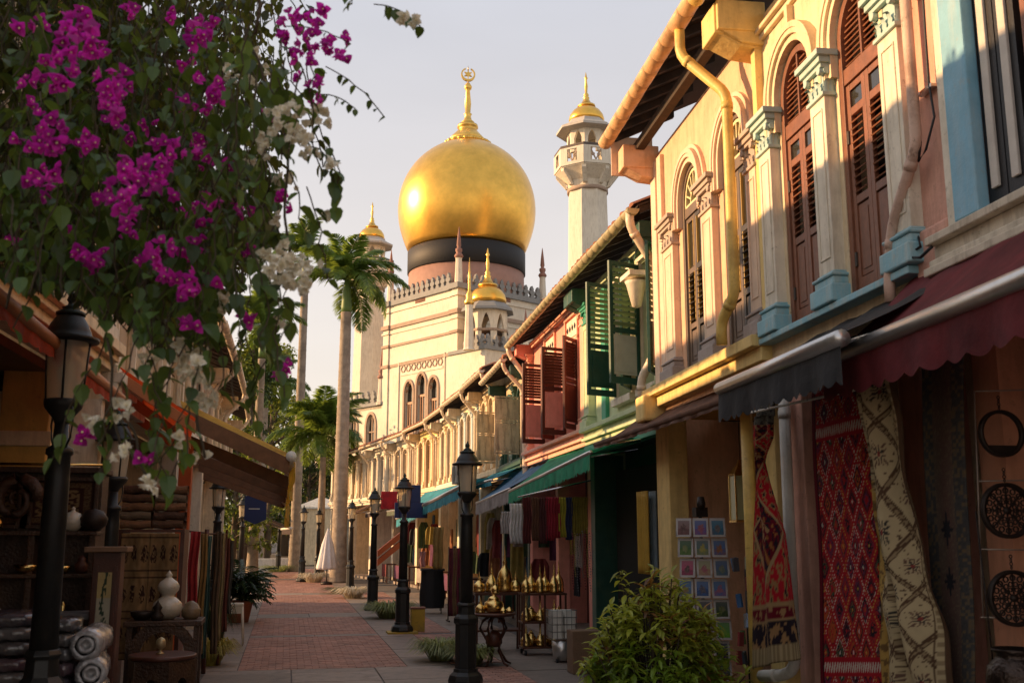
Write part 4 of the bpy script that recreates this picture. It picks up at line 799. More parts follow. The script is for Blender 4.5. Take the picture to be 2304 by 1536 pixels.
aS = awning('small striped blue and white awning beyond the green one', E2+Vector((0, 0, .1)), Vector((4.0, 18.7, 2.66)), .8, 3.15, fabric('faded blue canvas', (.10, .22, .36), (.1, .2, .3)), val=.25, frill=True, scal=.1, vm=fabric('pale striped valance', (.34, .30, .28), (.3, .28, .25)), barr=.025)
T1, T2 = atX(893, 1165, 3.45), atX(1065, 1078, 3.9)
aT = awning('teal blue awning with silver bar before the cream houses', (T1.x, T1.y, T1.z), (T2.x, T2.y, T2.z), .9, 3.15, f_teal, val=.26, frill=True, scal=.1)
aT2 = awning('short teal awning above the maroon garment rack', (4.15, 24.5, 2.95), (4.15, 21.2, 2.95), .75, 3.3, f_teal, val=.1, barr=.03)
for i, (Y0, Y1, x, fm, lab) in enumerate(((29.5, 33.4, 3.9, f_dk, 'dark plum awning beyond the teal one'), (34, 37.4, 3.7, f_grey, 'grey green awning above the orange banner shop'), (37.6, 41, 3.2, f_dk, 'dark awning behind the white flower bed'), (41.2, 44.5, 2.6, f_brown, 'brown awning beside the thick palm trunk'))):
    awning(lab, (x-.2, Y1, 2.65), (x, Y0, 2.65), .9, 3.05, fm, val=.15, barr=.03)
f1, f2 = at(700, 1165, 50), at(632, 1202, 48)
awning('far maroon awning with white front bar at the end of the street', (at(632, 1203, 47).x, 49.5, 2.1), (at(655, 1203, 44).x, 44.5, 2.1), 2.0, 3.0, f_dk, val=.25, barr=.06, barm=white_paint)
# left: red awning close by, and the slatted brown one
aL = awning('red orange awning glowing over the shop at the left edge', (-1.5, 9.8, 3.02), (-1.5, 3.2, 3.02), .45, 3.45, f_red, val=.10, barr=.045, barm=mat('orange timber rail', (.38, .13, .04), .5))
slatw = mat('dark slatted timber', (.13, .06, .028), .55, var=.25, vs=8)
t = thing('slatted_awning', 'dark brown slatted awning with yellow cloth hanging from its tip', 'awning', (-1.6, 15, 3.6), 0, 'shop awnings'); o = Vector(t.location)
def board(px0, px1, Y0, Y1, h, name='awning_board', m=None):
    A, B = at(*px0, Y0)-o, at(*px1, Y1)-o; th = .02
    b = MB(); b.add([(P.x, P.y+dy, P.z+dz) for P in (A, B) for dy in (-th, th) for dz in (0, -h)], [(0, 1, 3, 2), (4, 6, 7, 5), (0, 4, 5, 1), (2, 3, 7, 6), (0, 2, 6, 4), (1, 5, 7, 3)]); return b.build(name, m or slatw, t, bevel=.004)
board((400, 912), (652, 1032), 14.3, 15.0, .23); board((418, 975), (649, 1072), 15.6, 15.6, .19); board((435, 1014), (646, 1096), 16.5, 16.5, .16); board((448, 1042), (643, 1114), 17.5, 17.5, .13); board((458, 1064), (640, 1130), 18.6, 18.6, .11)
a0, a1, a2, a3 = at(405, 905, 14.3)-o, at(652, 1026, 15.0)-o, at(640, 1130, 18.7)-o, at(462, 1062, 18.7)-o
b = MB(); b.grid(10, 12, lambda u, v: (a0.lerp(a3, u*.28)).lerp(a1.lerp(a2, u*.28), v)+Vector((0, 0, .03-.04*sin(pi*u)**2))); b.build('canopy', fabric('brown striped canvas', (.42, .25, .09), (.7, .42, .1), w=.5), t)
MB().tube([a1+Vector((.02, -.05, 0)), a2+Vector((.02, 0, 0))], .075, 12).build('front_bar', white_paint, t)
b = MB(); b.grid(20, 6, lambda u, v: a1.lerp(a2, u)+Vector((.05+.04*sin(u*22+v*2), 0, -.06-v*(.30+.14*sin(u*9)))) ); b.build('hanging_cloth', fabric('yellow cloth', (.55, .36, .05), (.7, .45, .05), w=.45), t)
t = thing('slatted_awning', 'orange timber awning frame over the textile shop', 'awning', (-1.7, 11, 3.7), 0, 'shop awnings'); o = Vector(t.location); orw = MATS['orange timber rail']
for a_, b_, Y in (((205, 790), (440, 950), 10.5), ((225, 838), (430, 985), 11.4), ((240, 880), (425, 1010), 12.4)): board(a_, b_, Y, Y+.3, .12, m=orw)
a0, a1, a2, a3 = at(205, 785, 10.5)-o, at(440, 945, 10.8)-o, at(425, 1005, 12.7)-o, at(240, 875, 12.4)-o
b = MB(); b.grid(6, 6, lambda u, v: (a0.lerp(a3, u)).lerp(a1.lerp(a2, u), v)+Vector((0, 0, .02))); b.build('canopy', f_red, t)
# ---------------------------------------------------------------- vegetation
def leaf_mesh(mb, L, W, M, curl=.18, fold=.25, heart=True):
    o = [(0, 0), (.30, .10), (.46, .34), (.34, .68), (0, 1)] if heart else [(0, 0), (.30, .22), (.5, .45), (.32, .75), (0, 1)]
    vs = [(0, L*y, -curl*L*y*y) for _, y in (o[0], (0, .36), (0, .7), o[-1])]
    for s_ in (-1, 1): vs += [(s_*x*W, L*y, fold*x*W-curl*L*y*y) for x, y in o[1:4]]
    mb.add(vs, [(0, 4, 5, 1), (1, 5, 6, 2), (2, 6, 3), (0, 1, 8, 7), (1, 2, 9, 8), (2, 3, 9)], 0, False, M)
def rmat(p, yaw, pitch, roll=0):     # leaf axis (+y) turned to yaw and pitched
    return Matrix.Translation(p) @ Matrix.Rotation(yaw, 4, 'Z') @ Matrix.Rotation(pitch, 4, 'X') @ Matrix.Rotation(roll, 4, 'Y')
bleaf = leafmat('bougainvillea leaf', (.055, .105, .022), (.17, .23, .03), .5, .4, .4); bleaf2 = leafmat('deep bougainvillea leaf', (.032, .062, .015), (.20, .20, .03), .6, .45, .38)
mag = leafmat('magenta bract', (.50, .02, .33), (.70, .03, .48), .38, .6, .5); whi = leafmat('cream white bract', (.84, .79, .64), (.8, .74, .56), .12, .6, .4); stem_m = mat('brown vine stem', (.06, .045, .025), .8)
eye = mat('pale flower eye', (.75, .62, .35), .6)
def bract_mesh(seed):
    r = random.Random(seed); b = MB()
    for k in range(3):
        leaf_mesh(b, .031*r.uniform(.85, 1.15), .026, rmat((0, 0, 0), 2*pi*k/3+r.uniform(-.2, .2), r.uniform(.25, .75)), -.1, .5, False)
    for k in range(3): leaf_mesh(b, .026, .02, rmat((0, 0, .002), 2*pi*k/3+1+r.uniform(-.2, .2), r.uniform(.7, 1.1)), -.1, .4, False)
    b.lathe([(.001, 0), (.001, .016), (.0035, .02), (0, .022)], 5, mi=1); return b
brm = [bract_mesh(i).mesh('flower', [mag, eye]) for i in range(4)]; brw = [bract_mesh(i+9).mesh('flower', [whi, eye]) for i in range(4)]
VP_ = [(0, 0), (600, 0), (680, 20), (735, 60), (700, 160), (690, 240), (640, 330), (640, 420), (640, 520), (600, 560), (560, 600), (540, 640), (480, 740), (440, 800), (380, 780), (300, 720), (225, 700), (150, 640), (70, 640), (0, 590)]
def inside(x, y, P):
    c = False; j = len(P)-1
    for i in range(len(P)):
        if (P[i][1] > y) != (P[j][1] > y) and x < (P[j][0]-P[i][0])*(y-P[i][1])/(P[j][1]-P[i][1])+P[i][0]: c = not c
        j = i
    return c
bark_v = mat('woody vine bark', (.09, .065, .04), .9, bump=.6)
vine = thing('bougainvillea', 'great hanging bougainvillea with dark leaves and magenta blossoms at the upper left', 'bougainvillea', (-1.9, 5.2, 3.4), 0, 'flowering vines over the street'); vo = Vector(vine.location)
vinew = thing('bougainvillea', 'trailing sprays of cream white bougainvillea mixed through the magenta vine', 'bougainvillea', (-1.8, 4.2, 3.6), 0, 'flowering vines over the street'); wo = Vector(vinew.location)
big = []; fol = MB(); stems = MB(); big_me = []
for i in range(3): b = MB(); leaf_mesh(b, 1, .8, I4, .15+.1*i, .3); big_me.append(b.mesh('leaf', bleaf))
def strand(x, y, Y, n, step, lsz, mb, dx=0, big_=False, clip=True, gap=1.0, st=None):
    P = at(x, y, Y); drift = rnd.uniform(-.25, .25)+dx; path = [P-vo]; z = 0
    for k in range(n):
        P = P+Vector((drift*step+rnd.gauss(0, .012), rnd.gauss(0, .012), -step)); drift += rnd.gauss(0, .06); path.append(P-vo)
        q = P-CAM; dd = q.dot(FW); px, py = 1152+2304*q.dot(RT)/dd, 768-2304*q.dot(UP)/dd
        if clip and not inside(px, py, VP_): break
        if rnd.random() > gap: continue
        for s_ in range(1 if big_ else 2):
            a = rnd.uniform(0, 2*pi); L = lsz*rnd.uniform(.65, 1.25); pit = -rnd.uniform(.3, 1.35)
            if big_: big.append((P-vo, a, pit, L))
            else: leaf_mesh(mb, L, L*.82, rmat(P-vo+Vector((rnd.gauss(0, .02), rnd.gauss(0, .03), 0)), a, pit), .15, .3)
    if len(path) > 2: (st or stems).tube(path[:len(path)], .003 if not big_ else .0025, 3, sm=False)
for i in range(880):                                               # deep foliage
    x, y = rnd.uniform(-90, 640), rnd.uniform(-260, 560)
    if x > 500 and rnd.random() < .5: continue
    strand(x, y, rnd.uniform(3.8, 6.4), rnd.randint(8, 22), .05, rnd.choice((.038, .05, .06)), fol, gap=.9, clip=y > -60)
fol2 = MB()
for i in range(170):                                               # nearer, larger leaves
    x, y = rnd.uniform(0, 690), rnd.uniform(-80, 600); strand(x, y, rnd.uniform(2.9, 3.9), rnd.randint(5, 12), .045, .058, fol2, gap=.7)
for x, y, n, Y in ((585, 130, 26, 2.7), (600, 330, 16, 2.75), (560, 60, 20, 2.8), (640, 500, 10, 2.9), (700, 120, 9, 2.9), (520, 200, 12, 2.9), (600, 560, 12, 2.9), (440, 640, 13, 2.9), (380, 700, 14, 3.0), (300, 690, 13, 3.0), (230, 640, 14, 3.1), (500, 720, 6, 3.1), (90, 610, 5, 3.2), (560, 640, 12, 3.3), (430, 900, 8, 3.3), (360, 560, 12, 2.9), (700, 230, 8, 3.0), (735, 330, 5, 3.0), (690, 420, 8, 3.0), (650, 640, 6, 3.1), (410, 940, 6, 3.4), (260, 900, 5, 3.2), (620, 700, 6, 3.2), (400, 800, 9, 3.1), (330, 780, 8, 3.2), (470, 560, 9, 2.9), (660, 300, 9, 2.9), (120, 420, 6, 3), (60, 250, 6, 3), (400, 420, 7, 3), (500, 400, 8, 3)):
    strand(x, y, Y, n, .036, .056, fol2, big_=True, clip=False, gap=.85)
for x0, y0, x1, y1, Y in ((735, 150, 868, 265, 3.0), (700, 215, 800, 245, 3.0), (700, 330, 750, 380, 3.0), (838, 10, 948, 60, 2.8), (770, -30, 792, 10, 2.8), (640, 60, 790, 100, 3.0)):      # twigs against the sky
    path = []
    for k in range(9):
        u = k/8; P = at(x0+(x1-x0)*u+rnd.uniform(-3, 3), y0+(y1-y0)*u-14*sin(pi*u), Y)-vo; path.append(P)
        if k > 1: big.append((P, rnd.uniform(0, 6.28), -rnd.uniform(.4, 1.4), rnd.uniform(.022, .034) if x0 < 760 else .04))
    stems.tube(path, .002, 4)
big.sort(key=lambda t_: -t_[3])
for P, a, pit, L in big[:300]:
    piece('leaf', rnd.choice(big_me), vine, P, rmat((0, 0, 0), a, pit, rnd.uniform(-.4, .4)).to_euler(), L)
for P, a, pit, L in big[300:]: leaf_mesh(fol2, L, L*.8, rmat(P, a, pit))
br_ = MB()
for pts_ in (((-1.95, 5.6, 3.2), (-1.6, 5.2, 4.3), (-1.2, 4.9, 4.8), (-.7, 4.5, 4.75), (-.3, 4.2, 4.4), (.0, 4.0, 3.9)), ((-1.6, 5.2, 4.3), (-1.3, 4.4, 4.6), (-1.0, 3.7, 4.3), (-.8, 3.3, 3.8), (-.7, 3.1, 3.3)), ((-1.95, 6.2, 3.0), (-1.7, 5.9, 4.0), (-1.5, 5.3, 3.9), (-1.3, 4.8, 3.5), (-1.2, 4.5, 3.0), (-1.1, 4.3, 2.6)), ((-1.2, 4.9, 4.8), (-.7, 4.0, 4.7), (-.3, 3.4, 4.2), (-.15, 3.1, 3.7), (-.2, 3.0, 3.2)), ((-1.95, 5.0, 3.6), (-1.5, 4.6, 3.6), (-1.25, 4.2, 3.2), (-1.15, 3.9, 2.8))):
    q_ = [Vector(p_)-vo for p_ in pts_]; fine = []
    for i_ in range(len(q_)-1):
        for k_ in range(4): fine.append(q_[i_].lerp(q_[i_+1], k_/4)+Vector((rnd.gauss(0, .02), rnd.gauss(0, .02), rnd.gauss(0, .02))))
    br_.tube(fine, [.028*(1-.85*i_/len(fine)) for i_ in range(len(fine))], 6)
br_.build('branch', bark_v, vine, kind='stuff')
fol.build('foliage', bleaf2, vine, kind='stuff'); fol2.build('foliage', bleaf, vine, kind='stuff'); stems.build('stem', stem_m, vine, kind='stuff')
def clusters(lst, par, o, mes, per, name, lim, sc=1.0):
    cnt = 0; rest = MB(); src = {}
    for x, y, r, Y in sorted(lst, key=lambda c_: -c_[2]/c_[3]):
        n = max(3, int((r/21)**2*per))
        for k in range(n):
            a = rnd.uniform(0, 2*pi); q = sqrt(rnd.random()); P = at(x+r*q*cos(a)*.95, y+r*q*sin(a), Y+rnd.uniform(-.10, .10)-.22*(1-q))-o
            f = (CAM-(P+o)).normalized(); v = Vector((f.x+rnd.gauss(0, .9), f.y+rnd.gauss(0, .8), f.z+rnd.gauss(0, .8)-.15)); rot = v.to_track_quat('Z', 'Y').to_euler(); rot.rotate_axis('Z', rnd.uniform(0, 6.28))
            if cnt < lim: piece(name, rnd.choice(mes), par, P, rot, sc*rnd.uniform(.8, 1.2))
            else:
                src = rnd.choice(mes); Mx = Matrix.Translation(P) @ rot.to_matrix().to_4x4() @ Matrix.Scale(sc*rnd.uniform(.8, 1.2), 4)
                n0 = len(rest.v); rest.v += [tuple(Mx @ v_.co) for v_ in src.vertices]; rest.f += [tuple(i_+n0 for i_ in p_.vertices) for p_ in src.polygons]; rest.mi += [p_.material_index for p_ in src.polygons]; rest.sm += [False]*len(src.polygons)
            cnt += 1
    if rest.v: rest.build('blossom', list(mes[0].materials), par, kind='stuff')
    return cnt
MAGC = [(180, 75, 48, 2.7), (130, 160, 46, 2.7), (215, 105, 25, 2.7), (255, 190, 40, 2.75), (250, 245, 36, 2.75), (445, 70, 40, 3.1), (470, 205, 46, 3.0), (405, 245, 22, 3.2), (705, 60, 48, 3.0), (760, 110, 34, 3.0), (680, 140, 36, 3.0), (715, 200, 32, 3.0), (650, 60, 36, 3.1), (110, 300, 46, 2.8), (205, 318, 24, 2.8), (285, 355, 18, 2.8), (322, 362, 18, 2.8), (375, 350, 36, 2.8), (350, 405, 34, 2.8), (290, 430, 56, 2.65), (95, 400, 42, 2.9), (470, 470, 38, 3.1), (360, 585, 44, 2.9), (420, 640, 38, 2.9), (200, 570, 34, 3.0), (215, 590, 26, 3.1), (415, 735, 26, 2.9), (640, 828, 26, 3.1), (562, 722, 18, 3.2), (480, 640, 26, 3.1), (318, 1025, 18, 3.1), (190, 978, 18, 3.1), (650, 455, 26, 3.2), (540, 470, 24, 3.3), (560, 560, 22, 3.3), (440, 330, 26, 3.3), (420, 130, 22, 3.3), (600, 250, 20, 3.4), (300, 20, 24, 3.3)]
WHIC = [(640, 280, 52, 3.0), (690, 330, 34, 3.0), (720, 262, 26, 3.1), (560, 150, 42, 3.7), (520, 170, 26, 3.8), (620, 590, 56, 2.9), (680, 620, 46, 2.95), (730, 480, 16, 3.2), (755, 372, 16, 3.0), (640, 420, 26, 3.3), (440, 820, 40, 3.1), (465, 880, 36, 3.2), (400, 790, 30, 3.2), (330, 800, 26, 3.3), (272, 922, 24, 3.0), (265, 1020, 26, 3.0), (210, 950, 22, 3.1), (340, 1098, 22, 3.0), (450, 1030, 16, 3.2), (500, 672, 22, 3.2), (600, 330, 24, 3.1), (620, 480, 18, 3.3), (910, 35, 14, 2.8), (935, 55, 10, 2.8), (620, 722, 14, 3.2), (405, 985, 14, 3.3), (560, 370, 18, 3.4)]
MAGC += [(rnd.uniform(20, 560), rnd.uniform(20, 600), rnd.uniform(12, 20), rnd.uniform(3.0, 3.7)) for _ in range(34)]
clusters(MAGC, vine, vo, brm, 3.6, 'flower', 300, .82); clusters(WHIC, vinew, wo, brw, 5.6, 'flower', 300, .74)
sw = MB()
for x0, y0, x1, y1, Y in ((560, 100, 640, 280, 3.05), (640, 300, 650, 600, 3.0), (380, 640, 440, 820, 3.1), (440, 820, 455, 1030, 3.2), (240, 760, 268, 1020, 3.05), (290, 950, 340, 1100, 3.05)):
    sw.tube([at(x0+(x1-x0)*k/8+6*sin(k), y0+(y1-y0)*k/8, Y+.03)-wo for k in range(9)], .004, 4)
sw.build('stem', stem_m, vinew, kind='stuff')
# palms
palm_leaf = leafmat('palm leaflet', (.085, .15, .03), (.26, .36, .05), .3, .4, .4); palm_tr = mat('grey palm trunk', (.30, .24, .18), .85, var=.25, vs=3, bump=.5, bs=14, dirt=.4, dcol=(.14, .11, .08)); shaft_m = mat('green crown shaft', (.12, .20, .05), .5)
def frond_mesh(seed, L):
    r = random.Random(seed); b = MB(); n = 52; pts = []; droop = r.uniform(.6, 1.0)
    for k in range(n+1): u = k/n; pts.append(Vector((0, L*u*(1-.18*u*u*droop), L*(.5*u-.80*droop*u**2.2))))
    b.tube(pts[::4], [.035*(1-.85*k/14) for k in range(len(pts[::4]))], 5)
    for k in range(3, n+1):
        u = k/n; p = pts[k]; t_ = (pts[k]-pts[k-1]).normalized(); ll = L*.30*(sin(pi*min(1, u*1.02))**.5)*(.55+.45*(1-u))+.12
        for s_ in (-1, 1):
            for q in range(2):
                d = (Vector((s_*r.uniform(.75, 1.0), .0, r.uniform(-.35, .35)))+t_*r.uniform(.5, .9)).normalized(); w = .04; dn = Vector((0, 0, -1))
                m_ = p+d*ll*.5+dn*ll*.06; e = p+d*ll+dn*ll*r.uniform(.25, .5); sd = t_*w
                b.add([p-sd*.4, p+sd*.4, m_+sd, m_-sd, e], [(0, 1, 2, 3), (3, 2, 4)])
    return b.mesh('frond', palm_leaf)
fr_me = [frond_mesh(i, 3.1) for i in range(4)]
def palm(label, x, y, zt, r0, n=17, sc=1.0, shaft=1.5, lean=0):
    t = thing('palm_tree', label, 'palm tree', (x, y, 0), 0, 'tall palms beside the street'); pr_ = []; k = 0; z = 0
    while z < zt: f = z/zt; rr = r0*(1.12-.35*f+.25*max(0, .12-f)/.12); pr_ += [(rr, z), (rr*1.035, z+.06), (rr, z+.1)]; z += .34
    MB().lathe(pr_, 16, sm=True).build('trunk', palm_tr, t)
    MB().lathe([(r0*.72, zt-.05), (r0*.8, zt+.15), (r0*.6, zt+shaft*.6), (r0*.25, zt+shaft)], 12).build('crown_shaft', shaft_m, t)
    for i in range(n):
        a = i*2.39996+rnd.uniform(-.2, .2); up_ = rnd.uniform(-.55, .85)+(.6 if i < 5 else 0)
        piece('frond', rnd.choice(fr_me), t, (.05*cos(a), .05*sin(a), zt+shaft*.85), (up_, 0, a), sc*rnd.uniform(.85, 1.1))
    return t
pz = at(762, 640, 41).z
palm('tall grey trunked palm whose crown stands before the left minaret', 2.0, 41, pz-1.1, .27, 22, .84)
palm('slender bare palm trunk rising at the left of the taller crown', .42, 53.8, at(665, 620, 53.8).z, .24, 16, .85)
p2 = at(728, 1000, 46.5); palm('shorter palm with a rounded crown below the taller palm', p2.x, 46.5, p2.z-.6, .17, 28, .85, 1.2)
p3 = at(592, 1000, 60); palm('palm trunk among the green trees at the far left', p3.x, 60, 9, .25, 14, 1); p4 = at(580, 1000, 45); palm('low palm trunk behind the left awning', p4.x, 45, at(580, 800, 45).z, .2, 12, .8)
# trees
tl1 = leafmat('bright tree leaf', (.085, .13, .025), (.24, .28, .03), .4, .5, .4); tl2 = leafmat('dark tree leaf', (.03, .06, .018), (.08, .11, .02), .45, .5, .35); bark = mat('tree bark', (.10, .075, .05), .9, bump=.6)
def tree(label, x, y, h, w, lm_, shape='cone', n=2600, ls=.2, seed=0, z0=.12):
    r = random.Random(seed); t = thing('tree', label, 'tree', (x, y, 0), 0, 'trees closing the street'); tr = MB(); tr.tube([(0, 0, 0), (.05, .02, h*.3), (-.05, .03, h*.6), (.02, 0, h*.92)], [w*.09, w*.07, w*.05, w*.01], 8)
    b = MB(); lobes = []
    for k in range(46):
        zf = z0+(1-z0)*r.random()**.8; R = w*(1-zf)**.7 if shape == 'cone' else w*sqrt(max(.05, 1-((zf-.58)/.46)**2)); a = r.uniform(0, 6.28); q = R*r.uniform(.45, .95); lobes.append((Vector((q*cos(a), q*sin(a), h*zf)), w*r.uniform(.16, .34)))
        tr.tube([(0, 0, h*zf*.85), (q*cos(a)*.5, q*sin(a)*.5, h*zf*.95), (q*cos(a), q*sin(a), h*zf)], [w*.02, w*.012, w*.005], 4)
    for i in range(n):
        c, R = lobes[i % len(lobes)]; d = Vector((r.gauss(0, 1), r.gauss(0, 1), r.gauss(0, .7))); d = d.normalized()*R*r.uniform(.5, 1.1); leaf_mesh(b, ls*r.uniform(.6, 1.3), ls*.6, rmat(c+d, r.uniform(0, 6.28), r.uniform(-1.2, .5)), .2, .2, False)
    tr.build('trunk', bark, t); b.build('crown', lm_, t); return t
for i, (px, top, Y, w, lm_, sh, lab, n, ls) in enumerate(((580, 640, 52, 1.7, tl2, 'cone', 'narrow dark conical tree behind the left gutters', 5200, .24), (545, 790, 44, 1.6, tl1, 'cone', 'bright green tree just behind the left downpipes', 4200, .22), (620, 780, 64, 2.6, tl1, 'round', 'sunlit leafy tree between the left awning and slender palm', 5200, .28), (700, 1000, 78, 2.8, tl2, 'round', 'dark bushy tree between the two palm trunks', 4200, .32), (650, 930, 92, 5, tl2, 'round', 'broad dark tree at the end of the street', 5000, .45), (560, 850, 78, 3.8, tl2, 'round', 'deep green tree behind the palms at the far left', 4500, .36), (735, 1060, 95, 4, tl2, 'round', 'low dark tree beside the far white pavilion', 3000, .4), (610, 1000, 100, 5, tl1, 'round', 'yellow green tree in the far background', 3500, .45))):
    q = at(px, top, Y); tree(lab, q.x, Y, q.z, w, lm_, sh, n, ls, i)
# far pavilion with a white roof, and a pale building
q = at(712, 1145, 66); t = thing('pavilion', 'small white roofed pavilion far down the street', 'pavilion', (q.x, 66, 0)); MB().box(-1, 1.6, -1, 2, 0, q.z).build('wall', cream_w, t); MB().lathe([(2.3, q.z), (2.3, q.z+.1), (.2, q.z+.75)], 4, T(.3, .5, 0), sm=False, a0=pi/4).build('roof', white_paint, t)
q = at(577, 1225, 100); t = thing('far_building', 'pale grey building at the far end of the street', 'building', (q.x, 112, 0)); MB().box(-2.5, 2, 0, 5, 0, 7).build('wall', mat('far grey wall', (.42, .42, .44), .8), t)
for i in range(3):
    for j in range(3): MB().box(-1.9+i*1.2, -1.3+i*1.2, -.05, 0, 1.2+j*2, 2.4+j*2).build('window', glass_dark, t)
# ground plants
gl = leafmat('variegated grass blade', (.24, .27, .10), (.32, .36, .10), .4, .5, .35); gy = leafmat('yellow grass blade', (.35, .30, .06), (.5, .4, .06), .35, .5, .35); wl = leafmat('pale cream foliage', (.62, .55, .42), (.5, .45, .3), .2, .6, .3); fernm = leafmat('glossy dark fern leaf', (.03, .055, .022), (.06, .10, .02), .3, .22, .25)
def blades(mb, n, R, h, w, seed, spread=1.0):
    r = random.Random(seed)
    for i in range(n):
        a = r.uniform(0, 6.28); q = R*sqrt(r.random())*.55; d = Vector((cos(a), sin(a), 0)); p = d*q; H_ = h*r.uniform(.6, 1.1); o_ = R*1.5*spread*r.uniform(.3, 1.0); s_ = Vector((-d.y, d.x, 0))*w
        m1 = p+d*o_*.3+Vector((0, 0, H_*.62)); m2 = p+d*o_*.75+Vector((0, 0, H_*.78)); e = p+d*o_*1.15+Vector((0, 0, H_*.42))
        mb.add([p-s_, p+s_, m1+s_, m1-s_, m2+s_*.7, m2-s_*.7, e], [(0, 1, 2, 3), (3, 2, 4, 5), (5, 4, 6)])
for i, (x, y, R, h, m_, lab, n) in enumerate(((2.28, 15.5, .30, .36, gl, 'striped grass tuft beside the nearest right hand lamp', 420), (2.62, 14.9, .28, .32, gl, 'second striped grass tuft close beside the brass table', 380), (2.30, 23.5, .42, .42, gl, 'striped grass clump at the foot of the third lamp', 480), (1.96, 31, .42, .38, wl, 'cream white leafy bed beside the fourth lamp', 420), (1.1, 41.5, .5, .45, wl, 'pale distant flower clump where the street bends', 300), (1.75, 33.5, .5, .22, fernm, 'dark low ground cover around the palm foot', 300), (-.37, 53.6, .8, .4, gl, 'green tuft round the farthest lamp foot', 300), (-.98, 15.6, .24, .42, gy, 'yellow grass tuft under the leaning fabric frame', 380), (-1.05, 17.6, .2, .9, fernm, 'thin dark plant behind the plastic stool', 120))):
    t = thing('grass_tuft', lab, 'plant', (x, y, 0), 0, 'low plants along the kerbs'); b = MB(); blades(b, n, R, h, .011, i); b.build('blades', m_, t, kind='stuff')
q = atX(728, 1330, 1.9); 
t = thing('potted_fern', 'large dark glossy fern in a terracotta pot on the left kerb', 'plant', (-.92, 23, 0)); MB().lathe([(.2, 0), (.28, .4), (.3, .44), (.26, .44)], 18).build('pot', mat('terracotta pot', (.35, .12, .06), .8), t)
ff = []
for k in range(90):
    a = rnd.uniform(0, 6.28); el = rnd.uniform(-.5, 1.3); L_ = rnd.uniform(.5, .85); b = MB(); 
    if k < 8:
        for j in range(9):
            for s_ in (-1, 1): leaf_mesh(b, .24, .075, rmat((0, .12+j*.085, .02*j-.005*j*j), -s_*.85, -.25), .3, .3, False)
        ff.append(b.mesh('fern_leaf', fernm))
    piece('fern_leaf', ff[k % len(ff)], t, (0, 0, .45+.5*rnd.random()), (el*.7, 0, a), L_*1.1)
# croton shrub in the foreground
cl = leafmat('shrub leaf green', (.19, .29, .03), (.4, .52, .05), .4, .4, .35); cr = leafmat('shrub leaf reddish', (.22, .10, .03), (.4, .2, .04), .35, .4, .35); cy = leafmat('shrub young yellow green leaf', (.36, .40, .05), (.45, .48, .05), .3, .4, .4)
shr = thing('shrub', 'bushy green shrub with reddish tips in the foreground before the postcard rack', 'shrub', (2.92, 8.05, 0)); shr.scale = (.93, .93, 1.0); st = MB(); lmz = []
for m_ in (cl, cr, cy):
    for j in range(2): b = MB(); leaf_mesh(b, 1, .36, I4, .25+.2*j, .35, False); lmz.append(b.mesh('leaf', m_))
tips = []
for i in range(520):
    a = rnd.uniform(0, 6.28); zf = rnd.random(); zc_ = .12+1.18*zf; R = .55*sqrt(max(0, 1-((zf-.38)/.66)**2))*rnd.uniform(.8, 1.05)*(1+.22*sin(3*a+1)+.12*sin(7*a)); p = Vector((R*cos(a)*1.05, R*sin(a), zc_*(1+.09*sin(2*a)))); tips.append((p, a, zf))
for x_, z_ in ((-.28, 1.36), (-.12, 1.44), (.16, 1.36), (-.42, 1.22), (.30, 1.22), (.62, .62), (.75, .7), (.85, .5), (.95, .38), (.6, .4), (.7, .3), (1.0, .6), (-.62, .95), (-.66, .8), (-.5, 1.1), (.0, 1.5), (.42, 1.05), (-.3, 1.48), (.08, 1.46), (.5, .9), (-.58, 1.05)): tips.append((Vector((x_, -.1+rnd.uniform(-.15, .15), z_)), atan2(-.3, x_), .95))
allv = []
for p, a, zf in tips:
    if rnd.random() < .35 or zf > .9: st.tube([(p.x*.15, p.y*.15, .1), (p.x*.6, p.y*.6, p.z*.55), p], .006, 4)
    kind = 1 if rnd.random() < .12 else (2 if (zf > .7 or rnd.random() < .2) else 0)
    for k in range(9):
        aa = a+k*2.4+rnd.uniform(-.3, .3); allv.append((p+Vector((0, 0, .012*k-.05)), aa, rnd.uniform(-.5, .95)-.3*(1-zf), rnd.uniform(.10, .165)*(1-.03*k), kind))
front = sorted(range(len(allv)), key=lambda i_: allv[i_][0].y*.6-allv[i_][0].z*.5+rnd.uniform(-.25, .25)); fs_ = set(front[:300]); lo = [MB(), MB(), MB()]
for i_, (p, a, pit, L_, kd) in enumerate(allv):
    if i_ in fs_: piece('leaf', lmz[kd*2+i_ % 2], shr, p, rmat((0, 0, 0), a, pit).to_euler(), L_)
    else: leaf_mesh(lo[kd], L_, L_*.36, rmat(p, a, pit), .3, .35, False)
for m_, b in zip((cl, cr, cy), lo): b.build('foliage', m_, shr, kind='stuff')
st.build('stem', stem_m, shr, kind='stuff')
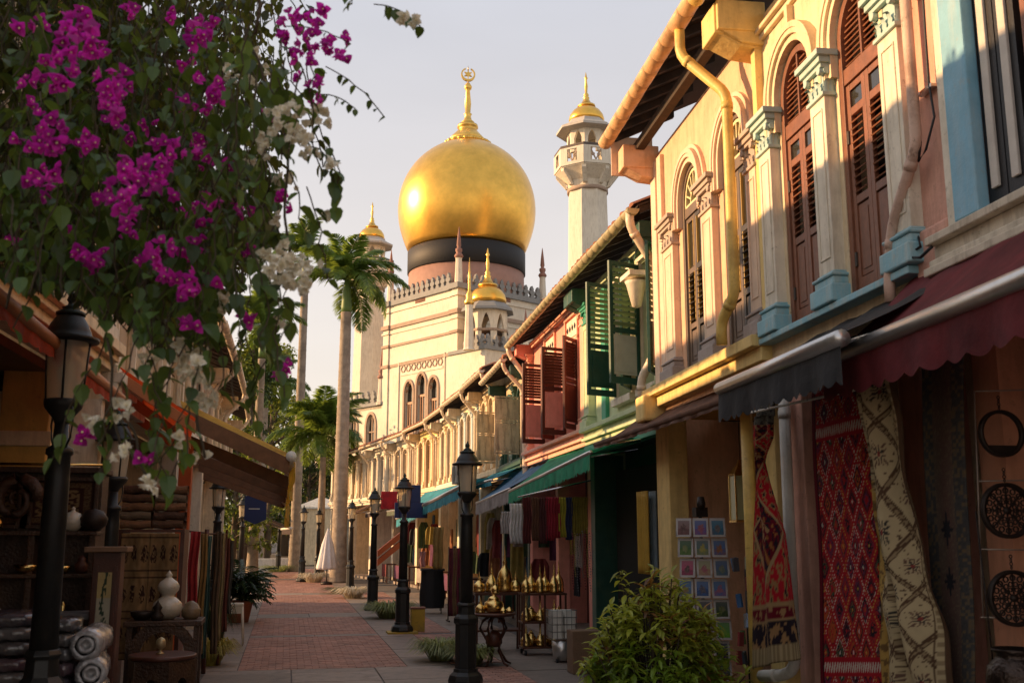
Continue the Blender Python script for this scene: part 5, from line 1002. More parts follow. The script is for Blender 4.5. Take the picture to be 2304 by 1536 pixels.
# ---------------------------------------------------------------- carpets on the right
def colored(name, fpos, fcol, nu, nv, m, parent=None, origin=Vector((0, 0, 0)), th=.006, label=None):
    vs = []; cols = []
    for j in range(nv+1):
        for i in range(nu+1):
            p = fpos(i/nu, j/nv)-origin; vs.append((p.x, p.y, p.z)); c = fcol(i/nu, j/nv); cols += [c[0], c[1], c[2], 1]
    me = bpy.data.meshes.new(name); me.from_pydata(vs, [], [(j*(nu+1)+i, j*(nu+1)+i+1, (j+1)*(nu+1)+i+1, (j+1)*(nu+1)+i) for j in range(nv) for i in range(nu)])
    at_ = me.color_attributes.new('Col', 'FLOAT_COLOR', 'POINT'); at_.data.foreach_set('color', cols); me.materials.append(m); me.polygons.foreach_set('use_smooth', [True]*len(me.polygons))
    o = piece(name, me, parent, origin if parent is None else (0, 0, 0), label=label)
    if th: md = o.modifiers.new('t', 'SOLIDIFY'); md.thickness = th
    return o
rug = attrmat('woven wool', .95, .6, 320)
N0 = Vector((-D0.y, D0.x, 0))                       # outward from the near right facades
def fpos0(u, off, z): q = A0+D0*u; return Vector((q.x, q.y, z))+N0*off
class FL: pass
FP = FL(); FP.p = (A0.x, A0.y); FP.rz = atan2(D0.y, D0.x)
def hash2(i, j, k=0): return math.modf(abs(sin(i*12.9898+j*78.233+k*37.719)*43758.5453))[0]
def mixc(a, b, t): return tuple(a[i]*(1-t)+b[i]*t for i in range(3))
RED, DRED, WHT, ORG, YEL, DRK, GRN, PUR = (.42, .012, .02), (.14, .005, .014), (.62, .52, .42), (.45, .10, .02), (.55, .30, .05), (.02, .012, .018), (.06, .10, .05), (.12, .03, .07)
def kilim(u, v):                                     # u: 0 near edge .. 1 far edge, v: 0 top .. 1 bottom
    w, h = u*.9, v*2.5
    if u > .93: return DRED if u > .95 else (.05, .004, .008)
    def zig(c0):
        t = (h-c0)/.075; s_ = abs(((w/.034) % 2)-1); k = int(w/.034)
        return WHT if 0 < t < 1 and abs(s_-(t if k % 2 else 1-t)) < .34 else None
    for c0 in (.30, 2.02):
        if c0-.03 < h < c0+.105: z = zig(c0); return z or RED
    if h < .05: return WHT if hash2(int(w/.012), int(h/.012)) > .86 else RED
    P_, Q_ = (.205, .31) if .4 < h < 2.0 else (.2, .27)
    hh = h-.405 if h > .4 and h < 2.0 else (h-.06 if h < .4 else h-2.13)
    a, b = w/P_, hh/Q_; ia, ib = math.floor(a), math.floor(b); fa, fb = a-ia-.5, b-ib-.5; d = abs(fa)+abs(fb)
    inn = d < .5
    if not inn: ia, ib = (ia+(1 if fa > 0 else 0)+50, ib+(1 if fb > 0 else 0)+50); fa -= math.copysign(.5, fa); fb -= math.copysign(.5, fb); d = abs(fa)+abs(fb)
    r = hash2(ia, ib); dots = hash2(int(w/.011), int(h/.011), 3)
    if d > .462: return (WHT if (int(h/.012) % 2) else RED) if (ia % 2) else (YEL if int(h/.012) % 2 else RED)
    pal = [ORG, DRK, PUR, DRK, GRN, (.35, .03, .03), PUR]
    if d > .36: return RED
    if d > .325: return WHT if (ia+ib) % 3 == 0 and dots > .35 else ((.36, .06, .03) if dots > .4 else RED)
    if d > .2: return mixc(pal[int(r*7)], RED, .3) if dots > .25 else DRK
    if d > .12: return pal[int(hash2(ia, ib, 1)*7)] if dots > .2 else RED
    if d > .06: return DRK if r > .4 else RED
    return [ORG, YEL, WHT, RED][int(hash2(ia, ib, 2)*4)]
def hang(name, label, Lp, Rp, off, fcol, nu, nv, wav, origin_px, extra=None):     # edges given as photo points on a plane off in front of the wall
    def edge(pts):
        return [hit(FP, x, y, off) for x, y in pts]
    E, G = edge(Lp), edge(Rp)
    def lerp_(E_, v):
        t = v*(len(E_)-1); i = min(int(t), len(E_)-2); f = t-i; return E_[i][0]*(1-f)+E_[i+1][0]*f, E_[i][1]*(1-f)+E_[i+1][1]*f
    def fp(u, v):
        a, b = lerp_(G, v), lerp_(E, v); return fpos0(a[0]*(1-u)+b[0]*u, off+wav(u, v), a[1]*(1-u)+b[1]*u)
    o = colored(name, fp, fcol, nu, nv, rug, None, fp(.5, 1)); return tag(o, label, 'carpet', 'carpets hung outside the shops')
k0 = hang('carpet', 'tall red kilim carpet with diamond lattice and two white zigzag bands', [(1823, 880), (1838, 1250), (1856, 1640)], [(1962, 838), (1975, 1250), (2000, 1640)], .22, kilim, 100, 270, lambda u, v: .012*sin(u*5+v*2)+.01*sin(v*9), None)
BG, BGD, BRN, CHA = (.50, .39, .22), (.30, .22, .12), (.10, .055, .03), (.045, .04, .035)
def beige(u, v):
    w, h = u*.75, v*2.5
    if u > .50+.05*sin(v*11)+.10*v:                                                        # gold coloured turned-over side
        n = mnoise.noise(Vector((w*30, h*22, 1)))+.5*mnoise.noise(Vector((w*70, h*60, 4))); return mixc((.50, .31, .08), BRN, .8 if n > .22 else .2*(n+.6))
    if u < .05 or .10 < u < .115: return BRN
    if u < .10: return BGD if (int(h/.03)) % 2 else BG
    a, b = (w*1.0+h*.62)/.27, (h*.62-w)/.27; fa, fb = a % 1, b % 1
    if fa < .14 or fb < .14: return BRN if (int((h-w)/.016) % 3 == 0 or min(abs(fa-.02), abs(fb-.02)) < .02 or abs(fa-.125) < .012 or abs(fb-.125) < .012) else BGD
    x, y = fa-.57, fb-.57; d = hypot(x, y); an = atan2(y, x); rr = .22+.07*cos(an*4)+.04*cos(an*8+1)
    if d < .05: return (.25, .05, .04)
    if d < rr*.55: return CHA if sin(an*8+d*30) > -.2 else BG
    if d < rr: return (CHA if hash2(int(a), int(b)) > .5 else (.16, .09, .06)) if sin(an*12) > -.1 else BG
    return BRN if mnoise.noise(Vector((w*55, h*55, 2))) > .42 else BG
hang('carpet', 'beige and gold carpet draped in a fold beside the red kilim', [(1955, 812), (1968, 1000), (1982, 1250), (2000, 1420), (2012, 1640)], [(2022, 800), (2048, 1000), (2085, 1250), (2118, 1420), (2150, 1640)], .30, beige, 110, 250, lambda u, v: (.11*sin(pi*u)+.05*sin(u*15+v*5)*(1-v*.3)+.012*sin(v*23+u*9)+.05*(u > .5)*sin((u-.5)*12+v*2)), None)
def greyrug(u, v):
    w, h = u*.4, v*2.4; n = mnoise.noise(Vector((w*60, h*50, 0)))
    if u < .22 or u > .80: return mixc((.10, .095, .085), (.22, .14, .06) if hash2(int(h/.02), int(w/.02)) > .6 else (.05, .05, .055), .5+.5*n)
    for c in (1.05, 1.38):
        x, y = (u-.5)*.4, h-c; d = abs(x)*1.3+abs(y)
        if d < .09+.02*cos(8*atan2(y, x)): return (.03, .03, .038)
    c = mixc((.17, .085, .07), (.12, .10, .075), .5+.5*mnoise.noise(Vector((w*8, h*3, 5))))
    return mixc(c, (.22, .17, .10), .5) if n > .25 else c
hang('carpet', 'narrow faded grey rose carpet hanging beside the metal discs', [(2072, 792), (2088, 1250), (2102, 1640)], [(2166, 775), (2182, 1250), (2196, 1640)], .16, greyrug, 46, 220, lambda u, v: .015*sin(u*6)+.01*sin(v*7), None)
def redrug(u, v):
    w, h = u*.6, v*2.1; n = mnoise.noise(Vector((w*26, h*20, 3)))+.5*mnoise.noise(Vector((w*60, h*55, 8)))
    if v > .968: return (.40, .30, .16) if int(w/.006) % 2 else (.25, .18, .09)
    if v > .885:
        if v < .892 or .915 < v < .921: return (.35, .22, .1)
        return (.34, .19, .08) if n > .12 else (DRK if v > .92 else DRED)
    if v < .16: return mixc((.18, .17, .13), DRK, .8 if n > .1 else .1)
    a, b = (w-.3)/.34+(h % .62-.31)/.31, (w-.3)/.34-(h % .62-.31)/.31
    d = abs(w-.3)/.26+abs((h % .62)-.31)/.30
    if d < .4: return (.34, .20, .09) if n > -.05 else DRED
    if d < .85: return DRK if n > .12 else ((.30, .12, .03) if n < -.25 else DRED)
    if d < .95: return (.38, .25, .12)
    return RED if n < .1 else ((.32, .18, .07) if n < .4 else DRK)
hang('carpet', 'knotted red and brown carpet with fringe hanging from the rod end', [(1703, 905), (1700, 985), (1712, 1040), (1700, 1200), (1693, 1505)], [(1742, 900), (1745, 985), (1726, 1040), (1772, 1200), (1802, 1482)], .34, redrug, 70, 220, lambda u, v: .05*sin(pi*u)+.025*sin(u*13+v*3)*(v > .1), None)
t = thing('hanging_rod', 'thin white drying rod holding the carpets under the awnings', 'rod', fpos0(3, .4, 2.9)); o = Vector(t.location)
def P0(x, y, off): u, z = hit(FP, x, y, off); return fpos0(u, off, z)
MB().tube([P0(1688, 928, .42)-o, P0(1965, 868, .36)-o], .009, 8).build('rod', white_paint, t)
for a_, b_ in (((1663, 910), (1880, 850)), ((1680, 917), (1900, 862))): MB().tube([P0(*a_, .5)-o, P0(*b_, .48)-o], .003, 5).build('wire', chrome, t)
for x, y, y2 in ((1816, 845, 900), (1730, 880, 925)): MB().tube([P0(x, y, .45)-o, P0(x, y2, .42)-o], .003, 5).build('hook', chrome, t)
MB().tube([P0(1960, 842, .2)-o, P0(2062, 830, .35)-o], .01, 6).build('bracket_arm', mat('gilt arm', (.5, .3, .06), .4, .5), t)
# pierced metal discs on the pink wall
iron = mat('dark pierced iron', (.028, .018, .013), .5, .4, .3); wire_m = mat('grid wire', (.30, .24, .19), .45, .4)
YW = 4.72; RZW = FP.rz-pi/2                          # the party wall that faces down the street towards the viewer
def PW(x, y, dy=0): return at(x, y, YW-dy)
t = thing('wire_grid', 'wire hanging grid fixed to the pink wall', 'grid', PW(2250, 1100)); o = Vector(t.location)
for a_, b_ in (((2195, 880), (2420, 874)), ((2200, 1082), (2420, 1078)), ((2205, 1235), (2420, 1238)), ((2207, 1388), (2420, 1392))): MB().tube([PW(*a_, .04)-o, PW(*b_, .04)-o], .004, 5).build('wire', wire_m, t)
MB().tube([PW(2192, 880, .04)-o, PW(2212, 1390, .04)-o], .004, 5).build('wire', wire_m, t); MB().tube([PW(2196, 1150, .08)-o, PW(2240, 1540, .12)-o], .005, 5).build('cable', iron, t)
def disc(cx, cy, R_, label, pierced=True):
    c = PW(cx, cy, .09); R = R_/2304*FW.dot(c-CAM); t = thing('metal_disc', label, 'disc', c, RZW, 'metal discs hung on the pink wall'); Mx = T(0, 0, 0, rx=pi/2)
    b = MB(); b.lathe([(R*.86, -.012), (R, -.016), (R, .016), (R*.86, .012), (R*.86, -.012)], 40, Mx, capb=False, capt=False); b.build('rim', iron, t)
    b = MB()
    if pierced:
        b.lathe([(R*.14, -.008), (R*.14, .008), (.0, .012)], 16, Mx)
        for k in range(16):
            a = 2*pi*k/16
            if k % 2 == 0: b.box(R*.12, R*.88, -.004, .004, -R*.022, R*.022, 0, T(0, 0, 0, ry=a))
            for rr, q in ((.32, .085), (.5, .10), (.72, .12)):
                aa = a+(.2 if rr == .5 else 0); x_, z_ = R*rr*cos(aa), R*rr*sin(aa); b.lathe([(R*q, -.004), (R*q, .004), (R*q*.66, .004), (R*q*.66, -.004), (R*q, -.004)], 7, T(x_, 0, z_, rx=pi/2, ry=aa), capb=False, capt=False)
        b.build('fretwork', iron, t, kind='stuff')
    else: b.poly([(R*.9*cos(pi+pi*k/16), R*.9*sin(pi+pi*k/16)) for k in range(17) if sin(pi+pi*k/16) < -.5], .012); b.build('tray', iron, t)
    b = MB()
    for k in range(4): b.lathe([(.007, -.003), (.011, 0), (.007, .003), (.005, 0), (.007, -.003)], 8, T(0, 0, R+.012+k*.018, rx=pi/2 if k % 2 else 0, ry=pi/2 if k % 2 == 0 else 0), capb=False, capt=False)
    b.build('chain', iron, t, kind='stuff')
disc(2253, 975, 53, 'open iron ring hanging topmost on the pink wall', False); disc(2266, 1148, 62, 'large pierced iron disc hanging below the open ring'); disc(2282, 1345, 62, 'pierced iron disc lowest on the pink wall')
c = PW(2290, 1525, .35); t = thing('metal_pot', 'dark hammered metal pot low at the right edge', 'pot', c); MB().lathe([(.05, -.14), (.11, -.10), (.14, -.02), (.13, .05), (.09, .09), (.085, .11), (.11, .13), (.105, .135), (.08, .115)], 24).build('bowl', mat('hammered dark metal', (.05, .035, .028), .3, .8, .3, 14, .5, 40), t)
MB().box(-.2, .3, -.14, .14, -c.z+.09, -.14).build('pedestal', darkwood, t)
# ---------------------------------------------------------------- postcard rack
pic = attrmat('postcard print', .35, .0); cardw = mat('white card', (.42, .38, .36), .5)
R0 = at(1580, 1300, 9.35); t = thing('postcard_rack', 'tall white wire postcard rack by the yellow wall', 'rack', (R0.x, R0.y, 0)); wirew = mat('white wire', (.5, .47, .43), .4)
MB().tube([(0, 0, 0), (0, 0, 1.97)], .018, 8).build('pole', iron, t); MB().lathe([(.28, 0), (.28, .02), (.04, .05)], 16).build('base', iron, t)
b = MB(); b.box(-.06, .06, -.05, .05, 1.97, 2.06); b.lathe([(.035, 0), (.045, .05), (.03, .12)], 10, T(.0, -.03, 2.04)); b.build('clip_lamp', iron, t)
vd = Vector((-R0.x, -R0.y, 0)).normalized(); sd_ = Vector((-vd.y, vd.x, 0)); rot_ = atan2(sd_.y, sd_.x)
colw = ('left', 'middle', 'right'); roww = ('top', 'second', 'third', 'fourth', 'fifth', 'sixth', 'seventh', 'lowest')
scen = [((.20, .10, .09), (.10, .05, .05), 'brown'), ((.06, .09, .28), (.25, .06, .10), 'blue and red'), ((.03, .16, .26), (.10, .10, .12), 'teal blue'), ((.03, .10, .02), (.14, .18, .06), 'green garden'), ((.05, .10, .10), (.30, .26, .04), 'yellow field'), ((.05, .12, .30), (.25, .10, .05), 'orange and blue'), ((.40, .05, .12), (.10, .05, .06), 'crimson pink'), ((.30, .27, .12), (.30, .08, .10), 'cream and rose'), ((.05, .10, .22), (.12, .16, .12), 'grey blue'), ((.04, .14, .30), (.20, .14, .06), 'blue sky'), ((.03, .10, .28), (.05, .05, .09), 'deep blue'), ((.06, .14, .32), (.30, .10, .16), 'pink and blue'), ((.28, .26, .02), (.08, .03, .06), 'yellow and plum'), ((.02, .02, .03), (.25, .24, .02), 'black and yellow'), ((.02, .04, .02), (.09, .12, .03), 'dark green'), ((.05, .10, .05), (.1, .05, .05), 'mossy'), ((.1, .1, .12), (.2, .1, .1), 'grey'), ((.08, .26, .02), (.16, .30, .04), 'bright green'), ((.05, .06, .07), (.04, .09, .03), 'dusky'), ((.10, .07, .06), (.05, .04, .04), 'dim brown'), ((.02, .03, .07), (.08, .03, .04), 'night blue'), ((.1, .1, .08), (.04, .04, .04), 'dim grey'), ((.05, .05, .1), (.1, .08, .03), 'dim blue'), ((.03, .06, .03), (.06, .06, .06), 'dim green')]
wr = MB()
for r in range(8):
    z = 1.87-r*.187
    for c_ in range(3):
        off = (c_-1)*.158+.012*(r % 3); tilt = radians(14); a0_, a1_, nm = scen[r*3+c_]
        P = Vector((R0.x, R0.y, z))+sd_*off+vd*(.10-.02*abs(c_-1))
        cdo = thing('postcard', '%s postcard in the %s row of the tall rack, %s column' % (nm, roww[r], colw[c_]), 'postcard', P, rot_, 'postcards in the tall rack')
        cdo.rotation_euler = (-tilt, 0, rot_+(c_-1)*.15)
        MB().box(-.073, .073, -.002, .002, -.09, .09).build('card', cardw, cdo)
        def pc(u, v, s=r*3+c_): 
            n = mnoise.noise(Vector((u*4+s*7, v*5, s))); hzn = .42+.18*n; bl = hypot((u-.5)/.3, (v-.45)/.32)+.5*mnoise.noise(Vector((u*6, v*6, s*3.3)))
            if bl < .8: return mixc(a1_, (.3, .22, .16), .4*hash2(int(u*9), int(v*9), s))
            return mixc(a0_, (.4, .4, .4), .25*v) if v > hzn else mixc(a1_, a0_, .5+.5*n)
        colored('picture', lambda u, v: Vector((-.054+.108*u, -.0035, -.07+.135*v)), pc, 14, 18, pic, cdo, th=0)
        for s_ in (-1, 1): q = Vector((P.x-R0.x, P.y-R0.y, z-.075))+sd_*(s_*.07); wr.tube([q-vd*.01, q+vd*.02+Vector((0, 0, .0)), q+vd*.03+Vector((0, 0, .06))], .003, 4); wr.tube([q-vd*.09, q-vd*.01], .003, 4)
wr.build('wire_pocket', wirew, t, kind='stuff')
q = at(1683, 1400, 8.75); t = thing('souvenir_rack', 'small crowded souvenir rack behind the yellow pipe', 'rack', (q.x, q.y, 0)); MB().tube([(0, 0, 0), (0, 0, 1.5)], .015, 6).build('pole', iron, t); MB().lathe([(.2, 0), (.2, .02)], 12).build('base', iron, t)
for k in range(30):
    a = rnd.uniform(0, 6.28); z = .75+.16*(k % 6); cc = [(.25, .05, .05), (.05, .12, .25), (.3, .3, .3), (.06, .07, .09), (.1, .16, .06)][k % 5]
    MB().box(-.028, .028, -.012, .012, -.07, .05).build('packet', mat('souvenir packet %d' % (k % 5), cc, .2, coat=.6), t, (.1*cos(a), .1*sin(a), z), (0, rnd.uniform(-.2, .2), a))
# speaker, folding glass lantern, gold curtains
q = hit(H2, 1556, 985, -.78); P = H2.w(q[0], -.78, q[1]); t = thing('loudspeaker', 'black loudspeaker hung on the yellow inner wall', 'loudspeaker', P, H2.rz); MB().box(-.13, .13, -.12, .12, -.16, .16).build('cabinet', blackp, t, bevel=.01); MB().box(-.115, .115, .12, .125, -.145, .145).build('grille', mat('speaker grille', (.02, .02, .02), .8), t); MB().box(-.02, .02, -.16, -.1, -.02, .06).build('bracket', iron, t)
q = hit(H2, 1668, 1115, -.35); P = H2.w(q[0], -.35, q[1]); t = thing('glass_lantern', 'pale glass lantern hanging in the dark doorway', 'lantern', P, H2.rz)
b = MB()
for sx in (-1, 1):
    for sy in (-1, 1): b.box(sx*.09-.006, sx*.09+.006, sy*.09-.006, sy*.09+.006, -.24, .2)
b.box(-.1, .1, -.1, .1, -.26, -.24); b.lathe([(.14, .2), (.13, .22), (.05, .30), (.02, .36)], 4, sm=False, a0=pi/4); b.build('frame', brass, t); MB().box(-.085, .085, -.085, .085, -.235, .195).build('glass', glassmat('pale lantern glass', (.75, .78, .5), .5, .1), t); MB().tube([(0, 0, .36), (0, 0, .9)], .004, 4).build('chain', iron, t)
for k, (px, lab, cc) in enumerate(((1450, 'gold curtain hanging in the green doorway', (.45, .28, .04)), (1468, 'pale blue curtain hanging beside the gold one', (.20, .26, .30)))):
    q = hit(H3, px, 1200, -.1) if False else None; P = at(px, 1290, 12.0); h = at(px, 1105, 12.0).z-P.z; b = MB(); b.grid(24, 10, lambda u, v: Vector((-.0+.02*sin(u*24), (u-.5)*.34, v*h+.0))); o_ = b.build('curtain', mat('curtain cloth %d' % k, cc, .6, bump=.2), None, P, solid=.004); tag(o_, lab, 'curtain')
# ---------------------------------------------------------------- brassware
def bell(R, H_, seed=0):
    r = random.Random(seed); k = r.uniform(.85, 1.1)
    return [(R*.8, 0), (R, H_*.03), (R*.97, H_*.10), (R*.9, H_*.16), (R*.95, H_*.2), (R*.92, H_*.30), (R*.78, H_*.38*k), (R*.5, H_*.48), (R*.28, H_*.55), (R*.22, H_*.60), (R*.30, H_*.63), (R*.16, H_*.68), (R*.20, H_*.73), (R*.09, H_*.80), (R*.10, H_*.85), (R*.02, H_*.98), (0, H_)]
def jar(R, H_): return [(R*.7, 0), (R*.95, H_*.12), (R, H_*.35), (R*.9, H_*.55), (R*.55, H_*.66), (R*.6, H_*.72), (R*.45, H_*.8), (R*.2, H_*.88), (R*.24, H_*.93), (0, H_)]
BR = [MB().lathe(bell(1, 3.0, i), 20, wob=lambda a, k: 1+.03*sin(10*a)*(k in (2, 3, 4))).mesh('body', brass) for i in range(3)]+[MB().lathe(jar(1, 1.9), 20, wob=lambda a, k: 1+.03*sin(12*a)).mesh('body', brass)]
fret = mat('dark brass fretwork', (.20, .12, .04), .4, .8)
frm = MB()
for k in range(12): a = 2*pi*k/12; frm.lathe([(.10, 0), (.10, .03), (0, .03)], 6, T(.93*cos(a), .93*sin(a), .72, rz=a, ry=pi/2))
frm = frm.mesh('pierced_band', fret)
def brassware(k, x, y, z, R, label, group, hs=1):
    t = thing('brass_lamp' if k < 3 else 'brass_jar', label, 'brass lamp' if k < 3 else 'brass jar', (x, y, z), rnd.uniform(0, 6), group); piece('body', BR[k], t, sc=(R, R, R*hs)); piece('pierced_band', frm, t, (0, 0, R*(.0 if k < 3 else -.1)), sc=(R*.99, R*.99, R*hs)); return t
woodd = mat('dark red wood', (.085, .028, .016), .4, var=.3, vs=6, dirt=.3, dcol=(.03, .015, .01))
tx, ty = 2.93, 14.76; t = thing('round_table', 'round dark red wooden table with curved legs carrying brass lamps', 'table', (tx, ty, 0)); MB().lathe([(.27, .67), (.30, .685), (.31, .70), (.30, .715)], 32).build('tabletop', woodd, t)
for k in range(5): a = 2*pi*k/5+.3; MB().tube([(.06*cos(a), .06*sin(a), .67), (.16*cos(a), .16*sin(a), .60), (.20*cos(a), .20*sin(a), .50), (.10*cos(a), .10*sin(a), .33), (.09*cos(a), .09*sin(a), .2), (.2*cos(a), .2*sin(a), .04), (.27*cos(a), .27*sin(a), .01)], [.02, .022, .02, .018, .018, .018, .014], 6).build('leg', woodd, t)
MB().lathe([(.09, .25), (.12, .3), (.12, .4), (.05, .48)], 12).build('hub', woodd, t)
GB = 'brassware displayed outside the shops'
for k, dx, dy, R, lab, hs in ((3, 0, .02, .14, 'broad shiny brass jar in the middle of the round table', 1.0), (0, .02, .02, .06, 'brass lamp finial piece stacked on top of the broad jar', 1.15), (0, -.2, .0, .075, 'brass lamp at the left end of the round table', 1.0), (3, .22, -.02, .06, 'little brass jar at the right end of the round table', .7), (1, .1, -.18, .05, 'small brass lamp at the front of the round table', 1.0)):
    brassware(k, tx+dx, ty+dy, .715+(.265 if k == 0 and dx > 0 else 0), R, lab, GB, hs)
sx_, sy_ = 3.35, 16.6; t = thing('display_shelf', 'dark wooden display stand behind the round table', 'shelf', (sx_, sy_, 0)); MB().box(-.4, .4, -.2, .2, .86, .9).build('shelf_board', woodd, t); MB().box(-.4, .4, -.2, .2, .3, .33).build('shelf_board', woodd, t)
for x_ in (-.37, .37):
    for y_ in (-.17, .17): MB().box(x_-.02, x_+.02, y_-.02, y_+.02, 0, .86).build('leg', woodd, t)
for i, (dx, k, R, hs, lab) in enumerate(((-.3, 0, .10, 1.1, 'brass lamp at the left of the display stand'), (-.1, 1, .10, 1.6, 'tall tiered brass lamp left of centre on the display stand'), (.12, 2, .13, 1.9, 'tallest spired brass lamp in the middle of the display stand'), (.3, 0, .11, 1.0, 'squat brass lamp at the right of the display stand'))): brassware(k, sx_+dx, sy_, .9, R, lab, GB, hs)
qx, qy = 3.92, 15.9; t = thing('display_trolley', 'dark wooden trolley on castors with three tiers of gold lamps', 'trolley', (qx, qy, 0))
for z, nm in ((.13, 'lowest'), (.5, 'middle'), (.92, 'top')): MB().box(-.35, .35, -.18, .18, z-.03, z).build('shelf_board', woodd, t, bevel=.005)
for x_ in (-.33, .0, .33):
    for y_ in (-.16, .16): MB().box(x_-.014, x_+.014, y_-.014, y_+.014, .1, .9).build('upright', woodd, t)
for x_ in (-.3, .3): MB().lathe([(.035, -.015), (.035, .015)], 12, T(x_, -.15, .04, ry=pi/2)).build('castor', blackp, t); MB().lathe([(.035, -.015), (.035, .015)], 12, T(x_, .15, .04, ry=pi/2)).build('castor', blackp, t)
pos = ('far left', 'left', 'left of centre', 'right of centre', 'right', 'far right')
for z, nm in ((.13, 'lowest'), (.5, 'middle'), (.92, 'top')):
    for i in range(6): brassware(i % 3 if z > .8 else (3 if i % 2 else 1), qx-.28+i*.112, qy+(-.08 if i % 2 == 0 else .06), z, rnd.uniform(.074, .09), 'gold brass %s %s on the %s tier of the trolley' % ('lamp' if (z > .8 or i % 2 == 0) else 'jar', pos[i], nm), GB, rnd.uniform(1.4, 2.1) if z > .8 else rnd.uniform(1.2, 1.5))
bx, by = 3.96, 14.9; t = thing('wire_basket', 'white wire basket of boxes on a metal bin beside the trolley', 'basket', (bx, by, 0)); b = MB()
for i in range(6): b.tube([(-.18+i*.072, -.16, .32), (-.18+i*.072, -.16, .74)], .004, 4); b.tube([(-.19, -.16+.064*i, .32), (-.19, -.16+.064*i, .74)], .004, 4)
for i in range(5): z = .33+i*.1; b.tube([(-.19, .16, z), (-.19, -.16, z), (.19, -.16, z), (.19, .16, z)], .004, 4)
b.build('wire_mesh', mat('grey wire', (.2, .19, .17), .4, .5), t, kind='stuff'); MB().lathe([(.13, .03), (.15, .3)], 16).build('bin', alu, t)
for x_ in (-.1, .1): MB().lathe([(.03, -.01), (.03, .01)], 10, T(x_, -.1, .03, ry=pi/2)).build('castor', blackp, t)
for i in range(8): o_ = MB().box(-.08, .08, -.14, .14, 0, .09).build('box', white_paint, None, (bx-.09+.18*(i % 2), by, .335+.1*(i//2)), (0, 0, rnd.uniform(-.05, .05)), bevel=.006); tag(o_, 'white box %s in the wire basket, %s column' % (('lowest', 'second from bottom', 'third from bottom', 'topmost')[i//2], ('left', 'right')[i % 2]), 'box', 'white boxes in the wire basket')
o_ = MB().box(-.2, .2, -.15, .15, 0, .55).build('crate', mat('worn wicker crate', (.20, .12, .07), .8, bump=.6, bs=50), None, (3.95, 13.7, 0), bevel=.01); tag(o_, 'brown wicker crate half hidden behind the foreground shrub', 'crate')
# ---------------------------------------------------------------- hanging textiles and garments on the right
def cloth(label, px, py0, py1, Y, wpx, col, name='scarf', cat='scarf', group=None, folds=4, trans=None, taper=0):
    Pt, Pb = at(px, py0, Y), at(px, py1, Y); h = Pt.z-Pb.z; w = wpx/2304*Y*1.0; b = MB(); ph = rnd.uniform(0, 6)
    b.grid(max(12, folds*6), 14, lambda u, v: Vector(((u-.5)*w*(1-taper*v)+.008*sin(v*9+ph), .022*sin(u*2*pi*folds+ph+.8*sin(v*4))*(1-.4*v), v*h)))
    m_ = fabric('cloth '+'%.2f %.2f %.2f' % col, col, tuple(c*.8 for c in col), .85, .2); o_ = b.build(name, m_, None, (Pb.x, Y, Pb.z), solid=.004); return tag(o_, label, cat, group)
SG = 'scarves hung on the rail under the green awning'
for i, (px, c, lab, y1) in enumerate(((1186, (.10, .015, .015), 'dark maroon scarf nearest the white shirt', 1222), (1206, (.12, .05, .025), 'brown scarf second on the rail', 1216), (1222, (.08, .02, .02), 'oxblood scarf third on the rail', 1222), (1238, (.30, .015, .03), 'crimson scarf in the middle of the rail', 1215), (1252, (.26, .012, .02), 'deep red scarf right of the crimson one', 1210), (1266, (.34, .29, .02), 'yellow scarf beside the deep red one', 1208), (1281, (.02, .025, .07), 'navy scarf next to the yellow one', 1214), (1296, (.22, .17, .02), 'olive gold scarf right of the navy one', 1205), (1313, (.28, .20, .03), 'mustard scarf last on the rail', 1200))):
    cloth(lab, px, 1118, y1, 14.6, 19, c, group=SG, folds=3)
b = MB().tube([at(1165, 1118, 14.6), at(1330, 1080, 14.3)], .012, 8); tag(b.build('scarf_rail', chrome), 'thin metal rail holding the coloured scarves', 'rail')
cloth('white shirt hanging beside the green pier', 1162, 1132, 1222, 15.4, 30, (.62, .60, .58), 'shirt', 'shirt'); cloth('white patterned cloth hanging by the far shop post', 1137, 1150, 1200, 18, 22, (.5, .45, .42), 'hanging_cloth', 'cloth')
bead = [mat('bead strand %d' % i, c, .3, .2) for i, c in enumerate(((.25, .03, .05), (.4, .3, .08), (.12, .12, .14), (.2, .07, .12), (.3, .28, .25)))]
for i in range(9):
    px = 1288+i*5.5; Pt = at(px, 1195+rnd.uniform(-8, 8), 14.2); L_ = rnd.uniform(.62, .85); b = MB()
    for k in range(22): b.lathe([(0, -.013), (.011, 0), (0, .013)], 5, T(.006*sin(k), .006*cos(k*2), -L_*k/22))
    tag(b.build('bead_strand', bead[i % 5], None, Pt), 'strand of beads hanging by the red pier, %s from the left' % ('first', 'second', 'third', 'fourth', 'fifth', 'sixth', 'seventh', 'eighth', 'ninth')[i], 'beads', 'bead strands beside the red pier', )
GR = 'garments on the rack beside the second lamp'
for i, (px, c, lab) in enumerate(((1014, (.12, .02, .03), 'maroon garment first on the rack'), (1022, (.2, .12, .05), 'brown patterned garment second on the rack'), (1030, (.16, .02, .04), 'wine red garment third on the rack'), (1038, (.05, .07, .04), 'dark green garment fourth on the rack'), (1046, (.2, .05, .03), 'rust garment fifth on the rack'), (1055, (.08, .03, .06), 'plum garment last on the rack'))): cloth(lab, px, 1232, 1385, 21.5, 12, c, 'garment', 'garment', GR, 2)
q = at(1035, 1395, 21.5); t = thing('garment_rack', 'rolling garment rack under the teal awning', 'rack', (q.x, 21.5, 0)); zt2 = at(1035, 1230, 21.5).z; b = MB().tube([(-.25, 0, .08), (-.25, 0, zt2), (.25, 0, zt2), (.25, 0, .08)], .012, 6); b.build('frame', iron, t)
